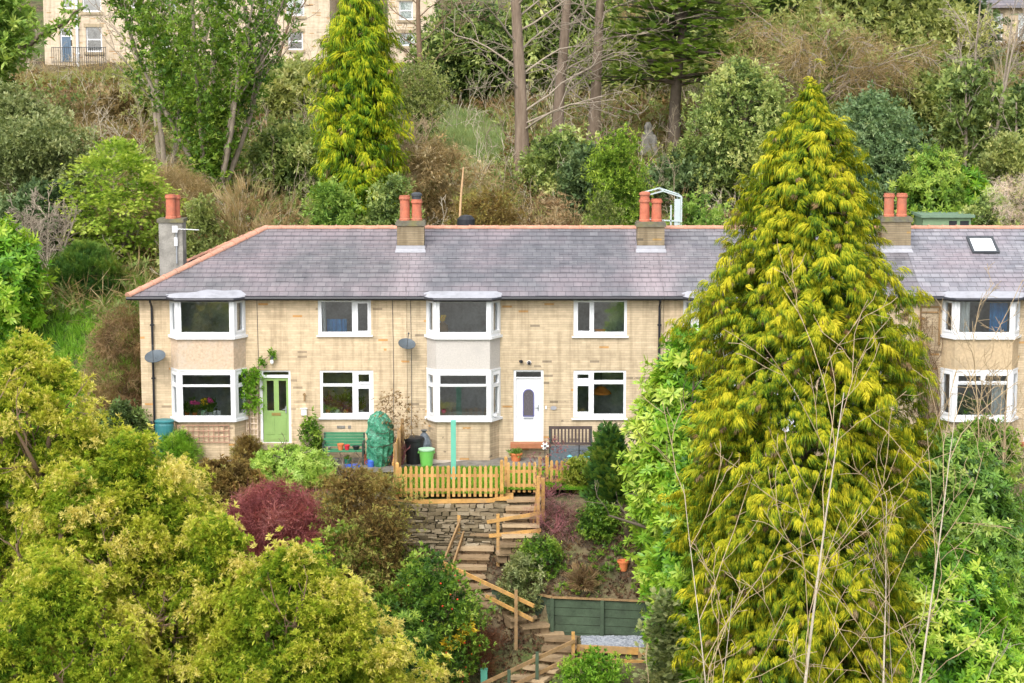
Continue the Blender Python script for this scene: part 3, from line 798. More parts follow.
    for px in opts.get('cables', ()):
        x = W(px, 370, -.02).x; d = MB(); d.tube([(x, -.012, 4.85), (x + .02, -.012, 2.6), (x, -.012, .2)], .008, 5); d.build('wall_cable', M['dark_metal'], h)
    # door
    r = door['rect']; f = MB(); lf = door['leaf']; tr = door['transom']
    frame_in(f, FRONT, r, [lf, tr], -.11, -.03)
    dfm = f.build('door_frame', M['pvc'], h); g = MB(); pane_in(g, FRONT, tr, -.07); g.build('pane', M['glass'], dfm)
    l = MB(); holed_wall(l, Plane((0, .075), (1, 0)), (lf[0] + .006, lf[1] - .006, lf[2] + .006, lf[3] - .006), door['glass'], .045)
    for p in door['panels']:
        l.box(p[0], p[1], .060, .0745, p[2], p[3]); l.box(p[0] + .05, p[1] - .05, .052, .0595, p[2] + .05, p[3] - .05)
    dl = l.build('door', door['mat'], h)
    for gg in door['glass']:
        g = MB(); pane_in(g, FRONT, gg, -.095); g.build('pane', M['glass'], dl)
    if door.get('arch'):
        a = door['arch']; m = MB(); cx = (a[0] + a[1]) / 2; ww = (a[1] - a[0]) / 2
        outline = [(cx + ww * math.cos(t), a[3] - ww + ww * math.sin(t)) for t in np.linspace(0, math.pi, 13)] + [(a[0], a[2]), (a[1], a[2])]
        m.poly([(u, .0665, z) for u, z in outline[::-1]]); m.build('leaded_pane', M['leaded'], dl)
        m = MB(); n2 = len(outline)
        for k in range(n2):
            p, q = outline[k], outline[(k + 1) % n2]; m.beam((p[0], .062, p[1]), (q[0], .062, q[1]), .03, .02, (0, 1, 0))
        m.build('pane_trim', M['bluegrey'], dl)
    k = MB(); hx_ = lf[1] - .09; k.box(hx_ - .02, hx_ + .02, .045, .074, lf[2] + .95, lf[2] + 1.15); k.box(hx_ - .1, hx_ + .02, .03, .045, lf[2] + 1.05, lf[2] + 1.075); k.build('handle', M['grey_metal'], dl)
    b_ = door['letter']; k = MB(); k.box(b_[0], b_[1], .062, .074, b_[2], b_[3]); k.build('letter_plate', door['lettermat'], dl)
    s = MB(); s.box(r[0] - .1, r[1] + .1, -.32, -.003, r[2] - .16, r[2] - .012); s.build('door_step', door['stepmat'], h)
    return h

M['leaded'] = plain('leaded_glass', (.10, .09, .10), .2, .6, .6, 30)
M['bluegrey'] = plain('lead_trim', (.13, .13, .30), .4, .4, .1)
M['brass'] = plain('worn_brass', (.40, .29, .10), .4, .5, .1, metal=.6)
M['stone'] = plain('stone_step', (.36, .29, .19), .9, .15, .25, 5, bump=.4, dirt=(.18, .14, .10))
M['tile_red'] = plain('red_tile', (.34, .14, .07), .8, .2, .2, 7)

def lights_px(*rs): return [rect_px(*r) for r in rs]
def dy(k, r): return [(a + k, b + k, c, d) for a, b, c, d in r]

green_door = dict(rect=rect_px(260, 291, 370.5, 443), leaf=rect_px(262.7, 288.6, 378, 442.6), transom=rect_px(263, 288.5, 371.8, 375.2), mat=M['door_green'],
    glass=lights_px((266.6, 273.6, 381, 411), (278.6, 286, 381, 411)), panels=lights_px((266, 274.3, 417.5, 434.5), (278, 286.3, 417.5, 434.5), (266, 286.3, 436, 441)),
    letter=rect_px(271.5, 280.5, 413.2, 416), lettermat=M['brass'], stepmat=M['stone'])
white_door = dict(rect=rect_px(513.5, 543.5, 370, 441.5), leaf=rect_px(516, 541, 378.5, 441), transom=rect_px(516, 541, 371.6, 377.4), mat=M['door_white'],
    glass=[], arch=rect_px(523.2, 533.8, 389.7, 416.5), panels=lights_px((518.5, 538.5, 421, 437.5), (518.5, 521, 383, 417), (536, 538.5, 383, 417)),
    letter=rect_px(523.5, 533.5, 418, 419.6), lettermat=M['grey_metal'], stepmat=M['tile_red'])
def shift_door(d, px):
    k = px / PXM(0, 2); q = dict(d); s = lambda r: (r[0] + k, r[1] + k, r[2], r[3])
    for n in ('rect', 'leaf', 'transom', 'letter', 'arch'):
        if n in q: q[n] = s(q[n])
    for n in ('glass', 'panels'): q[n] = [s(r) for r in q[n]]
    return q

w1u = (rect_px(318, 371, 299.5, 334.5), lights_px((321.5, 352, 302, 332), (357.5, 368, 303, 331.5)), (1,))
w1l = (rect_px(320, 373.5, 370.5, 417), lights_px((322.8, 352.5, 372.5, 383.8), (322.8, 352.5, 386.6, 413.5), (358, 369.5, 374, 382.5), (358, 369.5, 388.3, 413)), (2, 3))
w2u = (rect_px(573.5, 627, 299.5, 335.5), lights_px((577.5, 590, 302, 331.5), (594, 624.3, 302, 332)), (0,))
w2l = (rect_px(573.3, 626, 370.5, 417.5), lights_px((577, 589, 374, 379), (577, 589, 385.5, 412.5), (593.8, 623.5, 372.5, 380.3), (593.8, 623.5, 384.2, 414)), (0, 1))
def sh(w, px): k = px / PXM(0, 2); return ((w[0][0] + k, w[0][1] + k, *w[0][2:]), dy(k, w[1]), w[2])

rag = lambda t: .08 + .26 * max(0, min(1, t * 2.2 - .1)) + .035 * math.sin(t * 15) + (.0 if t < .93 else -.2 * (t - .93) / .07)
flat_lead = lambda t: .27 - .12 * (abs(t - .5) > .47)
H1 = house(0, 'end terraced house with a pale green front door and a hipped slate roof', (171, 246.5), M['render_tan'], M['brick'], M['brick'], 'fixed',
           dict(wins=[w1u, w1l], door=green_door, lead=rag, pipes=(153,), cables=(258, 393)))
H2 = house(1, 'terraced house with a white front door, grey roughcast bay and dark bench by the door', (426.5, 500.5), M['render'], M['brick_old'], M['brick_old'], 'top',
           dict(wins=[w2u, w2l], door=white_door, lead=flat_lead, pipes=(659,), cables=(411,)))
H3 = house(2, 'terraced house mostly hidden behind the tall golden weeping conifer', (682.5, 756.5), M['render'], M['brick'], M['brick'], 'top',
           dict(wins=[sh(w2u, 256), sh(w2l, 256)], door=shift_door(white_door, 256), lead=flat_lead))
d4 = shift_door(white_door, 256 * 2)
H4 = house(3, 'terraced house at the right with a roof skylight and brown roughcast bay', (940.5, 1018), M['render_brown'], M['brick_old'], M['brick_old'], 'top_pair',
           dict(wins=[sh(w2u, 512), sh(w2l, 512)], door=d4, lead=flat_lead))
chimney(H2, 410.5, 27, 221, 250, caps={1: 1}, hs=(.86, .74))
chimney(H3, 651, 27, 222, 250, caps={0: 0}, hs=(.80, .78))
chimney(H4, 896.5, 29, 217, 248, hs=(.80, .80))
# tall rendered stack of the end house
def end_stack():
    Y = 4.9; x = W(171, 250, Y).x; zt = W(171, 219, Y).z; w = .40
    m = MB(); m.box(x - w, x + w, Y, Y + .75, 3.6, zt - .12); c = m.build('chimney', M['cement'], H1)
    k = MB(); k.box(x - w - .05, x + w + .05, Y - .05, Y + .8, zt - .12, zt); k.build('chimney_cap', M['cap'], c)
    pots(c, (x - .02, x + .09), Y + .25, zt, (.86, .82), {})
    bpy.data.objects[c.children[-1].name].location.y += .3
    a = thing('tv_aerial', (x + .2, Y - .05, zt - .6), 'small tv aerial on the tall grey rendered chimney stack', 'aerial')
    m = MB(); m.tube([(x + .2, Y - .06, zt - 1.5), (x + .2, Y - .06, zt - .25)], .025, 8); m.build('mast', M['grey_metal'], a)
    m = MB(); m.tube([(x + .1, Y - .1, zt - .32), (x + .98, Y - .1, zt - .36)], .014, 6)
    for k in range(8): xx = x + .2 + k * .1; m.tube([(xx, Y - .1 - .13, zt - .33 - k * .004), (xx, Y - .1 + .13, zt - .33 - k * .004)], .008, 5)
    m.box(x + .08, x + .26, Y - .16, Y - .12, zt - .44, zt - .22); m.build('antenna', M['pvc'], a)
    m = MB(); m.box(x + .13, x + .24, Y - .11, Y - .04, zt - .9, zt - .62); m.build('bracket', M['pvc'], a)
end_stack()
# skylight in the slope of the right-hand roof
def skylight():
    a, b = W(970, 246, 2.6), W(997, 246, 2.6)
    s0, s1 = .60 * SL, .84 * SL; x0, x1 = a.x, b.x
    f = MB(); P = lambda u, s, o: roof_pt(u, s, o)
    for (u0, u1, q0, q1) in ((x0, x1, s0, s0 + .09), (x0, x1, s1 - .09, s1), (x0, x0 + .08, s0 + .09, s1 - .09), (x1 - .08, x1, s0 + .09, s1 - .09)):
        f.hexa([P(u0, q0, 0), P(u1, q0, 0), P(u1, q1, 0), P(u0, q1, 0)], [P(u0, q0, .09), P(u1, q0, .09), P(u1, q1, .09), P(u0, q1, .09)])
    w = f.build('skylight', M['dark_metal'], H4)
    g = MB(); g.poly([P(x0 + .07, s0 + .08, .06), P(x1 - .07, s0 + .08, .06), P(x1 - .07, s1 - .08, .06), P(x0 + .07, s1 - .08, .06)]); g.build('pane', M['skyglass'], w)
M['skyglass'] = plain('skylight_blind_glass', (.80, .82, .85), .12, .7, .05)
skylight()
# ------------------------------------------------------------------ paths and lawn
def sheet(name, pts, z, mat, kind='structure', top=True):
    m = MB(); m.poly([(x, y, z) for x, y in pts]); o = m.build(name, mat, org=(0, 0, 0)); tag(o, kind=kind); return o
M['paving'] = plain('grey_paving', (.20, .185, .16), .95, .1, .3, 4, bump=.4, dirt=(.09, .085, .06))
M['pale_paving'] = plain('pale_concrete', (.48, .43, .36), .95, .1, .2, 4, bump=.3)
M['soil'] = plain('lawn_soil', (.13, .27, .03), .95, .1, .3, 6)
x405 = W(405, 450, -1).x
def ty(x, y): return G(x, y)
m = MB()
for xa, xb in ((-11.2, x405), (x405, 4.0)):
    m.poly([(xa, -2.3 if xa < x405 - .1 else -1.6, -.235), (xb, -2.3 if xa < x405 - .1 else -1.6, -.235), (xb, -.02, -.235), (xa, -.02, -.235)])
tag(m.build('patio_paving', M['paving'], org=(0, 0, 0)), kind='structure')
m = MB()
kb = [ghit(x, y) for x, y in ((424, 463), (440, 457), (470, 455), (490, 452), (505, 449), (512, 452), (495, 457), (470, 461), (432, 466))]
m.poly([(p.x, p.y, -.222) for p in kb][::-1]); tag(m.build('concrete_path', M['pale_paving'], org=(0, 0, 0)), kind='structure')
sheet('lawn', [(x405 - .05, -5.4), (-.2, -5.4), (-.2, -4.85), (2.2, -4.85), (2.2, -1.6), (x405 - .05, -1.6)], -.228, M['soil'])
# grass blades of the lawn
M['lawn'] = leaf_mat('lawn_grass', [(.06, .16, .012), (.14, .33, .025), (.26, .48, .05)], .4)
N = 22000; xs = RS.uniform(x405, 2.2, N); ys = RS.uniform(-5.4, -1.7, N)
k_ = (ys > -4.85) | (xs < -.2); xs, ys = xs[k_], ys[k_]; N = len(xs)
c = Cloud(); c.put(rep(lambda: t_grass(4, .12, .02)), np.stack([xs, ys, np.full(N, -.232)], 1), np.array([0, 0, 1.]) + RS.normal(0, .1, (N, 3)), RS.uniform(.5, 1.1, N), RS.uniform(.2, .9, N))
tag(c.build('lawn_grass', M['lawn'], org=(0, 0, 0)), 'short bright green lawn grass behind the picket fence', 'grass', kind='stuff')

# ------------------------------------------------------------------ picket fence on the wall
def pick(m, p, q, z0, z1, w=.085, gap=.152, t=.022):
    """pickets from p to q (x, y), pointed tops"""
    p, q = Vector(p), Vector(q); L = (q - p).length; d = (q - p) / L; nrm = Vector((d.y, -d.x)); n = max(2, int(L / gap))
    for i in range(n):
        a = p + d * (L * (i + .5) / n); zz = random.uniform(-.025, .025); hw = w / 2; base = z0 if not callable(z0) else z0(i / n); top = z1 if not callable(z1) else z1(i / n)
        m.ct = random.uniform(.1, .9)
        lo = [a - d * hw + nrm * .02, a + d * hw + nrm * .02, a + d * hw + nrm * (.02 + t), a - d * hw + nrm * (.02 + t)]
        f = [(v.x, v.y, base) for v in lo]; g = [(v.x, v.y, top - .05 + zz) for v in lo]
        m.hexa(f, g)
        pk = a + nrm * (.02 + t / 2)
        m.hexa(g, [(pk.x + (v.x - pk.x) * .45, pk.y + (v.y - pk.y) * .45, top + zz) for v in lo])
M['picket'] = tint_mat('picket_timber', [(.27, .15, .06), (.47, .26, .08), (.60, .37, .14)], .75, .2, 6, .25)

def fence(label, runs, post_pts, zb=-.42, h=1.0, group='picket fences of the garden'):
    o = thing('picket_fence', (runs[0][0][0], runs[0][0][1], zb), label, 'fence', group)
    m = MB()
    for p, q in runs: pick(m, p, q, zb + .10, zb + h)
    m.build('picket_panel', M['picket'], o)
    for p, q in runs:
        for f in (.30, .72):
            r = MB(); r.beam((p[0], p[1], zb + h * f), (q[0], q[1], zb + h * f), .035, .085); r.build('rail', M['timber'], o)
    for x, y, hh in post_pts:
        r = MB(); r.box(x - .05, x + .05, y - .05, y + .05, zb - .25, zb + hh - .04); r.hexa([(x - .05, y - .05, zb + hh - .04), (x + .05, y - .05, zb + hh - .04), (x + .05, y + .05, zb + hh - .04), (x - .05, y + .05, zb + hh - .04)], [(x - .02, y - .02, zb + hh), (x + .02, y - .02, zb + hh), (x + .02, y + .02, zb + hh), (x - .02, y + .02, zb + hh)])
        r.build('post', M['timber'], o)
    return o
XA, XB, XC = W(398, 495, -5.3).x, W(499, 495, -5.3).x, W(538, 490, -4.9).x
fence('orange picket fence running along the top of the stone wall', [((XA, -5.35), (XB, -5.35))], [(XA - .02, -5.26, 1.1), ((XA + XB) / 2, -5.29, 1.0), (XB + .08, -5.32, 1.18)])
fence('short picket gate section beside the top of the steps', [((XB + .2, -4.75), (XC - .02, -4.75))], [(XB + .2, -4.68, 1.15), (XC + .06, -4.70, 1.15)])
def side_fence():
    o = thing('side_fence', (XA - .1, -4, -.4), 'weathered picket fence leaning between the two front yards beside the black bin', 'fence')
    m = MB(); pick(m, (XA - .15, -5.2), (x405 - .15, -.9), lambda f: -.45 + .2 * f, lambda f: 1.05 - .05 * f, .09, .13); m.build('picket_panel', M['picket'], o)
    for z in (.0, .6): r = MB(); r.beam((XA - .15, -5.2, z), (x405 - .15, -.9, z + .05), .04, .09); r.build('rail', M['timber'], o)
    for y in (-5.1, -3.0, -1.0):
        f = (y + 5.2) / 4.3; x = XA - .15 + (x405 - XA) * f + .07; r = MB(); r.box(x - .05, x + .05, y - .05, y + .05, -.5, 1.2); r.build('post', M['old_timber'], o)
side_fence()
XD, XE = W(549, 470, -4.0).x, W(590, 470, -4.0).x
fence('low picket fence end partly hidden by the purple sapling and the bird feeder', [((XD, -4.0), (XE, -4.0))], [(XD - .06, -3.95, 1.0), (XE + .05, -3.95, 1.0)], zb=-.38, h=.85)
# timber board along the foot of the fence
def edging():
    m = MB(); m.beam((XA - .7, -5.47, -.47), (XB - .3, -5.50, -.41), .05, .12); m.beam((XB - .3, -5.50, -.41), (XB + .3, -5.42, -.36), .05, .12)
    tag(m.build('edging_board', M['timber']), 'timber edging board between the stone wall and the picket fence', 'edging')
edging()
m = MB(); m.box(XB - .12, XB + .42, -5.56, -4.8, -.40, -.33)
tag(m.build('step_platform', M['timber']), 'square timber landing board at the top of the garden steps', 'landing')

# ------------------------------------------------------------------ dry stone wall
M['stones'] = tint_mat('rubble_stone', [(.055, .047, .03), (.14, .11, .065), (.24, .19, .12), (.34, .285, .20)], .95, .1, 6, .6)
def rubble(name, label, x0, x1, y, zb, zt, ry=.10):
    m = MB(); z = zb
    while z < zt - .03:
        h = min(random.uniform(.05, .13), zt - z); x = x0 - random.uniform(0, .2)
        if zt - z - h < .05: h = zt - z
        while x < x1:
            w = random.uniform(.12, .42); m.ct = random.random()
            m.obox((x + w / 2, y + random.uniform(-.05, .04) + .18 + ry * (z - zb), z + h / 2), (w - .018, .42, h - .014), rz=random.uniform(-.10, .10), rx=random.uniform(-.06, .06), ry=random.uniform(-.05, .05), jit=.022)
            x += w
        z += h
    return tag(m.build(name, M['stones']), label, 'wall')
rubble('retaining_wall', 'rough stone retaining wall below the orange picket fence', W(392, 520, -5.7).x, W(503, 520, -5.7).x, -5.78, -2.05, -.50)

# ------------------------------------------------------------------ steps
M['tread'] = tint_mat('stone_tread', [(.12, .085, .05), (.30, .21, .12), (.45, .335, .205)], .9, .12, 5, .45)
def steps(label, spec):
    pts = [ghit(px, py) for px, py, *_ in spec]
    o = thing('garden_steps', pts[-1], label, 'steps', 'stone garden steps')
    for (px, py, w, d, rz), p in zip(spec, pts):
        m = MB(); m.ct = random.random()
        m.obox((p.x, p.y, p.z + .10), (w, d, .085), rz=R(rz), jit=.02)
        for k in range(3):
            m.ct = random.random() * .45; off = (k - 1) * w / 3
            m.obox((p.x + off * math.cos(R(rz)), p.y + off * math.sin(R(rz)) + .06, p.z - .06), (w / 3 - .02, d - .12, .22), rz=R(rz), jit=.02)
        m.build('step', M['tread'], o)
steps('upper flight of stone steps dropping from the picket gate beside the stone wall', [(524, 503, 1.0, .4, 0), (523, 512, 1.0, .4, 0), (522, 521, 1.05, .42, 2), (521, 530, 1.05, .42, -2), (520, 539, 1.05, .42, 2), (517, 548, 1.0, .42, 3), (512, 556, .9, .42, 8)])
steps('middle flight of stone steps under the wall on the left of the planted bank', [(484, 543, .75, .42, -8), (477, 552, 1.0, .42, -4), (472, 561, 1.0, .42, -2), (468, 571, 1.05, .45, 3), (466, 581, 1.05, .45, 8), (471, 590, 1.0, .45, 20)])
steps('lower flight of stone steps winding down below the green board fence', [(481, 600, .85, .5, 30), (494, 607, .85, .5, 35), (508, 614, .8, .48, 30), (520, 622, .8, .5, 25), (533, 629, .8, .5, 20), (548, 636, .85, .5, 8), (561, 643, .9, .5, -6), (560, 652, .95, .5, -15), (553, 662, 1.0, .5, -20), (543, 672, 1.0, .5, -24), (531, 682, 1.0, .5, -26), (520, 692, 1.0, .5, -26)])

# ------------------------------------------------------------------ timber handrails
def at(px, py, Y): return W(px, py, Y)
def handrail(label, rails, posts, mat='timber', w=.05, h=.10):
    p0 = Vector(posts[0][0]); o = thing('handrail', p0, label, 'handrail', 'timber handrails of the garden steps')
    for a, b in rails:
        m = MB(); m.beam(a, b, w, h); m.build('rail', M[mat], o)
    for a, zt, pm in posts:
        m = MB(); m.box(a[0] - .045, a[0] + .045, a[1] - .045, a[1] + .045, G(a[0], a[1]) - .3, zt); m.build('post', M[pm], o)
Yu = -6.9
def gp(px, py, ytop, Y=None):
    """post standing at the ground under (px, py), its top seen at ytop"""
    p = ghit(px, py); return (p, W(px, ytop, p.y).z, 'timber')
a = gp(498, 566, 514); b = gp(538, 533, 476)
handrail('pair of orange timber rails beside the upper stone steps', [(at(487, 522, a[0].y - .03), at(541, 513, b[0].y - .03)), (at(489, 536, a[0].y - .03), at(541, 530, b[0].y - .03))], [a, b])
m_ = gp(533, 540, 500); 
a = gp(459, 548, 514); b = gp(444, 585, 566)
handrail('short steep timber rails on the left of the middle steps', [(at(461, 519, a[0].y), at(442, 566, b[0].y)), (at(464, 532, a[0].y), at(450, 574, b[0].y))], [a, b], 'old_timber')
a = gp(447, 588, 563); b = gp(516, 650, 590)
handrail('long sloping timber rails across the middle of the steps', [(at(443, 563, a[0].y - .05), at(534, 606, b[0].y - .2)), (at(486, 596, (a[0].y + b[0].y) / 2 - .05), at(533, 620, b[0].y - .2))], [a, (b[0], b[1], 'old_timber')])
a = gp(573, 668, 632); b = gp(537, 692, 652); c_ = gp(509, 705, 670)
handrail('lowest timber rails with green posts at the bottom of the steps', [(at(574, 641, a[0].y - .05), at(470, 690, c_[0].y - .3)), (at(574, 656, a[0].y - .05), at(500, 692, c_[0].y - .05))], [a, (b[0], b[1], 'green_board'), (c_[0], c_[1], 'green_board')], 'old_timber')
# raised rail post pair by the gate
a = gp(543, 522, 478); m = MB(); m.box(a[0].x - .05, a[0].x + .05, a[0].y - .05, a[0].y + .05, a[0].z - .2, a[1]); m.beam(at(533, 526, a[0].y - .06), at(538, 480, a[0].y - .06), .05, .09)
tag(m.build('timber_post', M['timber']), 'braced orange timber post at the right of the upper steps', 'post')

# ------------------------------------------------------------------ green board fence, gravel and sleepers
def boards():
    pts = [(W(492, 590, -7.35).x, -7.35, .0), (W(520, 590, -7.7).x, -7.72, 0), (W(552, 600, -8.13).x, -8.13, 0), (W(602, 600, -8.17).x, -8.17, 0), (W(648, 600, -8.17).x, -8.17, 0), (W(690, 600, -8.17).x, -8.17, 0)]
    zt = [W(492, 588, -7.35).z, W(520, 590, -7.7).z, W(552, 597, -8.13).z, W(602, 599, -8.17).z, W(648, 601, -8.17).z, W(690, 601, -8.17).z]
    o = thing('board_fence', (pts[2][0], pts[2][1], -3.7), 'low green stained board fence holding back the planted bank', 'fence')
    m = MB()
    for i in range(len(pts) - 1):
        p, q = pts[i], pts[i + 1]
        for k in range(5):
            z0 = zt[i] - .05 - (k + .5) * .24; z1 = zt[i + 1] - .05 - (k + .5) * .24
            m.beam((p[0], p[1] - .0 + random.uniform(-.006, .006), z0), (q[0], q[1], z1), .03, .225)
    m.build('board_panel', M['green_board'], o)
    for i in (2, 3, 4):
        p = pts[i]; m = MB(); m.box(p[0] - .05, p[0] + .05, p[1] - .12, p[1] - .018, zt[i] - 1.3, zt[i] - .02); m.build('post', M['green_board'], o)
    m = MB()
    for i in range(len(pts) - 1): p, q = pts[i], pts[i + 1]; m.beam((p[0], p[1] - .02, zt[i]), (q[0], q[1] - .02, zt[i + 1]), .12, .035)
    m.build('capping_rail', M['old_timber'], o)
boards()
M['gravel'] = tint_mat('slate_gravel', [(.12, .13, .15), (.27, .29, .33), (.42, .44, .48)], .85, .2, 12, .3)
g0 = W(582, 640, -8.6).x; N = 3800; gx = RS.uniform(g0, W(700, 640, -8.6).x, N); gy = RS.uniform(-9.05, -8.25, N)
gm = MB(); gm.poly([(g0, -9.1, -3.76), (4.9, -9.1, -3.76), (4.9, -8.2, -3.67), (g0, -8.2, -3.67)]); tag(gm.build('gravel_bed', M['gravel'], org=(0, 0, 0)), kind='structure')
c = Cloud(); tv = []
for k in range(5):
    T = Tmpl(); pts = [(random.uniform(.02, .045) * math.cos(a), random.uniform(.02, .045) * math.sin(a)) for a in (0, 1.57, 3.14, 4.71)]
    T.add(([(x, y, .03) for x, y in pts], [.1] * 4))
    for i in range(4):
        a, b = pts[i], pts[(i + 1) % 4]; T.add(([(a[0] * 1.3, a[1] * 1.3, -.01), (b[0] * 1.3, b[1] * 1.3, -.01), (b[0], b[1], .03), (a[0], a[1], .03)], [-.1] * 4))
    tv.append(T.arr())
c.put(tv, np.stack([gx, gy, -3.70 + (gy + 8.2) * .1 + .02], 1), RS.normal(0, 1, (N, 3)) * [1, 1, .15], RS.uniform(.6, 1.3, N), RS.rand(N)); tag(c.build('slate_gravel', M['gravel'], org=(0, 0, 0)), 'grey slate chippings at the foot of the green board fence', 'gravel', kind='stuff')
def sleepers():
    o = thing('sleeper_edging', (W(605, 655, -9.2).x, -9.2, -3.95), 'two stacked orange timber boards edging the grey gravel', 'edging')
    for (y0, y1, yy) in ((648, 653, -9.16), (661, 665, -9.3)):
        m = MB(); a, b = W(577, y0, yy), W(642, y1, yy); m.beam((a.x, yy, a.z), (W(690, y1, yy).x, yy, b.z - .02), .08, .19); m.build('timber_board', M['timber'], o)
    for px in (582, 640): 
        m = MB(); p = W(px, 650, -9.25); m.box(p.x - .05, p.x + .05, -9.27, -9.2, -4.6, p.z + .06); m.build('post', M['old_timber'], o)
sleepers()

# ------------------------------------------------------------------ things in the yards
def dish(label, px, py, w, tilt):
    p = W(px, py, -.42); o = thing('satellite_dish', (p.x, -.02, p.z - .25), label, 'satellite dish', 'satellite dishes on the front walls')
    m = MB(); r = w / 2 / PXM(-.4, 3); n = 24; c = Vector(p); ax = Vector((tilt * .30, -.42, .85)).normalized(); u = Vector((1, 0, 0)); u = (u - ax * u.dot(ax)).normalized(); v = ax.cross(u)
    def ring(rad, dd): return [c + u * (rad * math.cos(2 * math.pi * k / n)) + v * (rad * 1.06 * math.sin(2 * math.pi * k / n)) + ax * dd for k in range(n)]
    R_ = [ring(r * f, .09 * f * f - .09) for f in (.02, .3, .6, .85, 1)]
    Rb = [[q - ax * .012 for q in rr] for rr in R_]
    for q in range(4):
        for k in range(n):
            j = (k + 1) % n; m.poly([R_[q][k], R_[q][j], R_[q + 1][j], R_[q + 1][k]]); m.poly([Rb[q][j], Rb[q][k], Rb[q + 1][k], Rb[q + 1][j]])
    for k in range(n): j = (k + 1) % n; m.poly([R_[4][k], R_[4][j], Rb[4][j], Rb[4][k]])
    m.build('reflector', M['dish'], o)
    m = MB(); e = c - v * r * 1.0 + ax * .02; f = c + ax * .42 - v * .05; m.tube([e, f], .012, 6); m.build('feed_arm', M['dark_metal'], o)
    m = MB(); m.obox(f, (.05, .07, .05)); m.build('receiver', M['dark_metal'], o)
    m = MB(); m.tube([c - ax * .09, (c.x, -.06, c.z - .12), (c.x, -.012, c.z - .12)], .022, 8); m.box(c.x - .06, c.x + .06, -.02, -.003, c.z - .24, c.z - .02); m.build('wall_bracket', M['dark_metal'], o)
M['dish'] = plain('grey_dish', (.085, .105, .12), .45, .4, .15, 5)
dish('grey satellite dish beside the downpipe at the left end of the terrace', 155, 356, 21, -.2)
dish('dark grey satellite dish between the two houses left of the grey bay', 407, 343.5, 17.5, .5)

def bench(label, x0, x1, y, zs, ht, cover=None, mat='bench_green', slatn=5, vertical=False):
    zb = G((x0 + x1) / 2, y); zb = -.235
    o = thing('garden_bench', ((x0 + x1) / 2, y, zb), label, 'bench', None)
    m = MB()
    for k in range(5): m.box(x0, x1, y - .42 + k * .095, y - .345 + k * .095, zb + zs - .03, zb + zs)
    m.build('seat', M[mat], o)
    m = MB()
    if vertical:
        m.beam((x0, y + .13, zb + ht), (x1, y + .13, zb + ht), .05, .09); m.beam((x0, y + .07, zb + zs + .08), (x1, y + .07, zb + zs + .08), .05, .07)
        n = 12
        for k in range(n): xx = x0 + .08 + (x1 - x0 - .16) * k / (n - 1); m.beam((xx, y + .075, zb + zs + .1), (xx, y + .13, zb + ht - .03), .055, .02, (0, 1, 0))
    else:
        for k in range(slatn): f = (k + .5) / slatn; m.beam((x0, y + .05 + .12 * f, zb + zs + .06 + (ht - zs - .06) * f), (x1, y + .05 + .12 * f, zb + zs + .06 + (ht - zs - .06) * f), .022, (ht - zs) / slatn * .82)
    m.build('backrest', M[mat], o)
    for xx in (x0 + .03, x1 - .03):
        for yy, zz in ((y - .40, zs + .2), (y + .06, ht - .02)):
            m = MB(); m.beam((xx, yy, zb), (xx, yy + (.1 if yy > y else 0), zb + zz), .055, .055); m.build('leg', M['bench_iron'], o)
        m = MB(); m.beam((xx, y - .44, zb + zs + .22), (xx, y + .08, zb + zs + .24), .06, .04); m.build('armrest', M['bench_iron'], o)
    return o, zb
M['bench_green'] = plain('green_bench_slat', (.05, .20, .10), .6, .3, .2, 5)
M['bench_iron'] = plain('dark_bench_leg', (.03, .045, .035), .5, .4, .2)
M['bench_dark'] = plain('dark_bench_timber', (.075, .055, .05), .75, .2, .3, 5)
bx = W(323, 445, -1.0).x, W(364.5, 445, -1.0).x
b1, zb1 = bench('green slatted bench carrying flower pots under the left house window', bx[0], bx[1], -.85, .45, .95)
def flowerpot(label, x, y, z, r, h, mat, plantmat=None, rim=True, group=None):
    o = thing('flower_pot', (x, y, z), label, 'plant pot', group)
    m = MB(); m.lathe((x, y, z), [(r * .68, 0), (r * .95, h * .78), (r * 1.08, h * .8), (r * 1.08, h), (r * .9, h), (r * .85, h * .8)], 16); m.build('pot', M[mat], o)
    if plantmat:
        c = Cloud(); N = 40; c.put(rep(lambda: t_clump(6, .14, .05)), np.array([x, y, z + h]) + RS.normal(0, r * .5, (N, 3)) * [1, 1, .5], RS.normal(0, .5, (N, 3)) + [0, 0, 1], r * 5, RS.uniform(.2, .8, N), .5); c.build('plant', M[plantmat], o)
    return o
M['terra'] = plain('orange_terracotta', (.60, .19, .07), .8, .2, .12, 9)
M['red_pl'] = plain('red_plastic', (.55, .03, .05), .4, .4, .1)
M['white_pl'] = plain('white_plastic', (.75, .75, .74), .4, .4, .08)
M['blue_pl'] = plain('blue_plastic', (.05, .13, .50), .4, .4, .15)
M['green_pl'] = plain('bright_green_plastic', (.19, .56, .12), .4, .4, .08)
M['dkgreen_pl'] = plain('dark_green_plastic', (.02, .15, .10), .45, .4, .15)
M['teal'] = plain('turquoise_paint', (.13, .44, .32), .6, .3, .1, 4)
M['bin_black'] = plain('black_bin_plastic', (.018, .019, .022), .45, .4, .3)
M['sage'] = leaf_mat('fresh_green_leaf', [(.05, .12, .02), (.14, .28, .05), (.30, .46, .12)])
zs = zb1 + .45
flowerpot('orange terracotta pot standing on the green bench', W(340.5, 443, -1.05).x, -1.05, zs, .10, .20, 'terra')
flowerpot('small red and white pot on the green bench beside the terracotta pot', W(347, 444, -1.05).x, -1.05, zs, .085, .16, 'red_pl')
flowerpot('low black pot at the right end of the green bench', W(356, 445, -1.0).x, -1.0, zs, .11, .12, 'bin_black')
flowerpot('small grey pot at the left end of the green bench', W(328, 446, -1.05).x, -1.05, zs, .09, .10, 'cement')
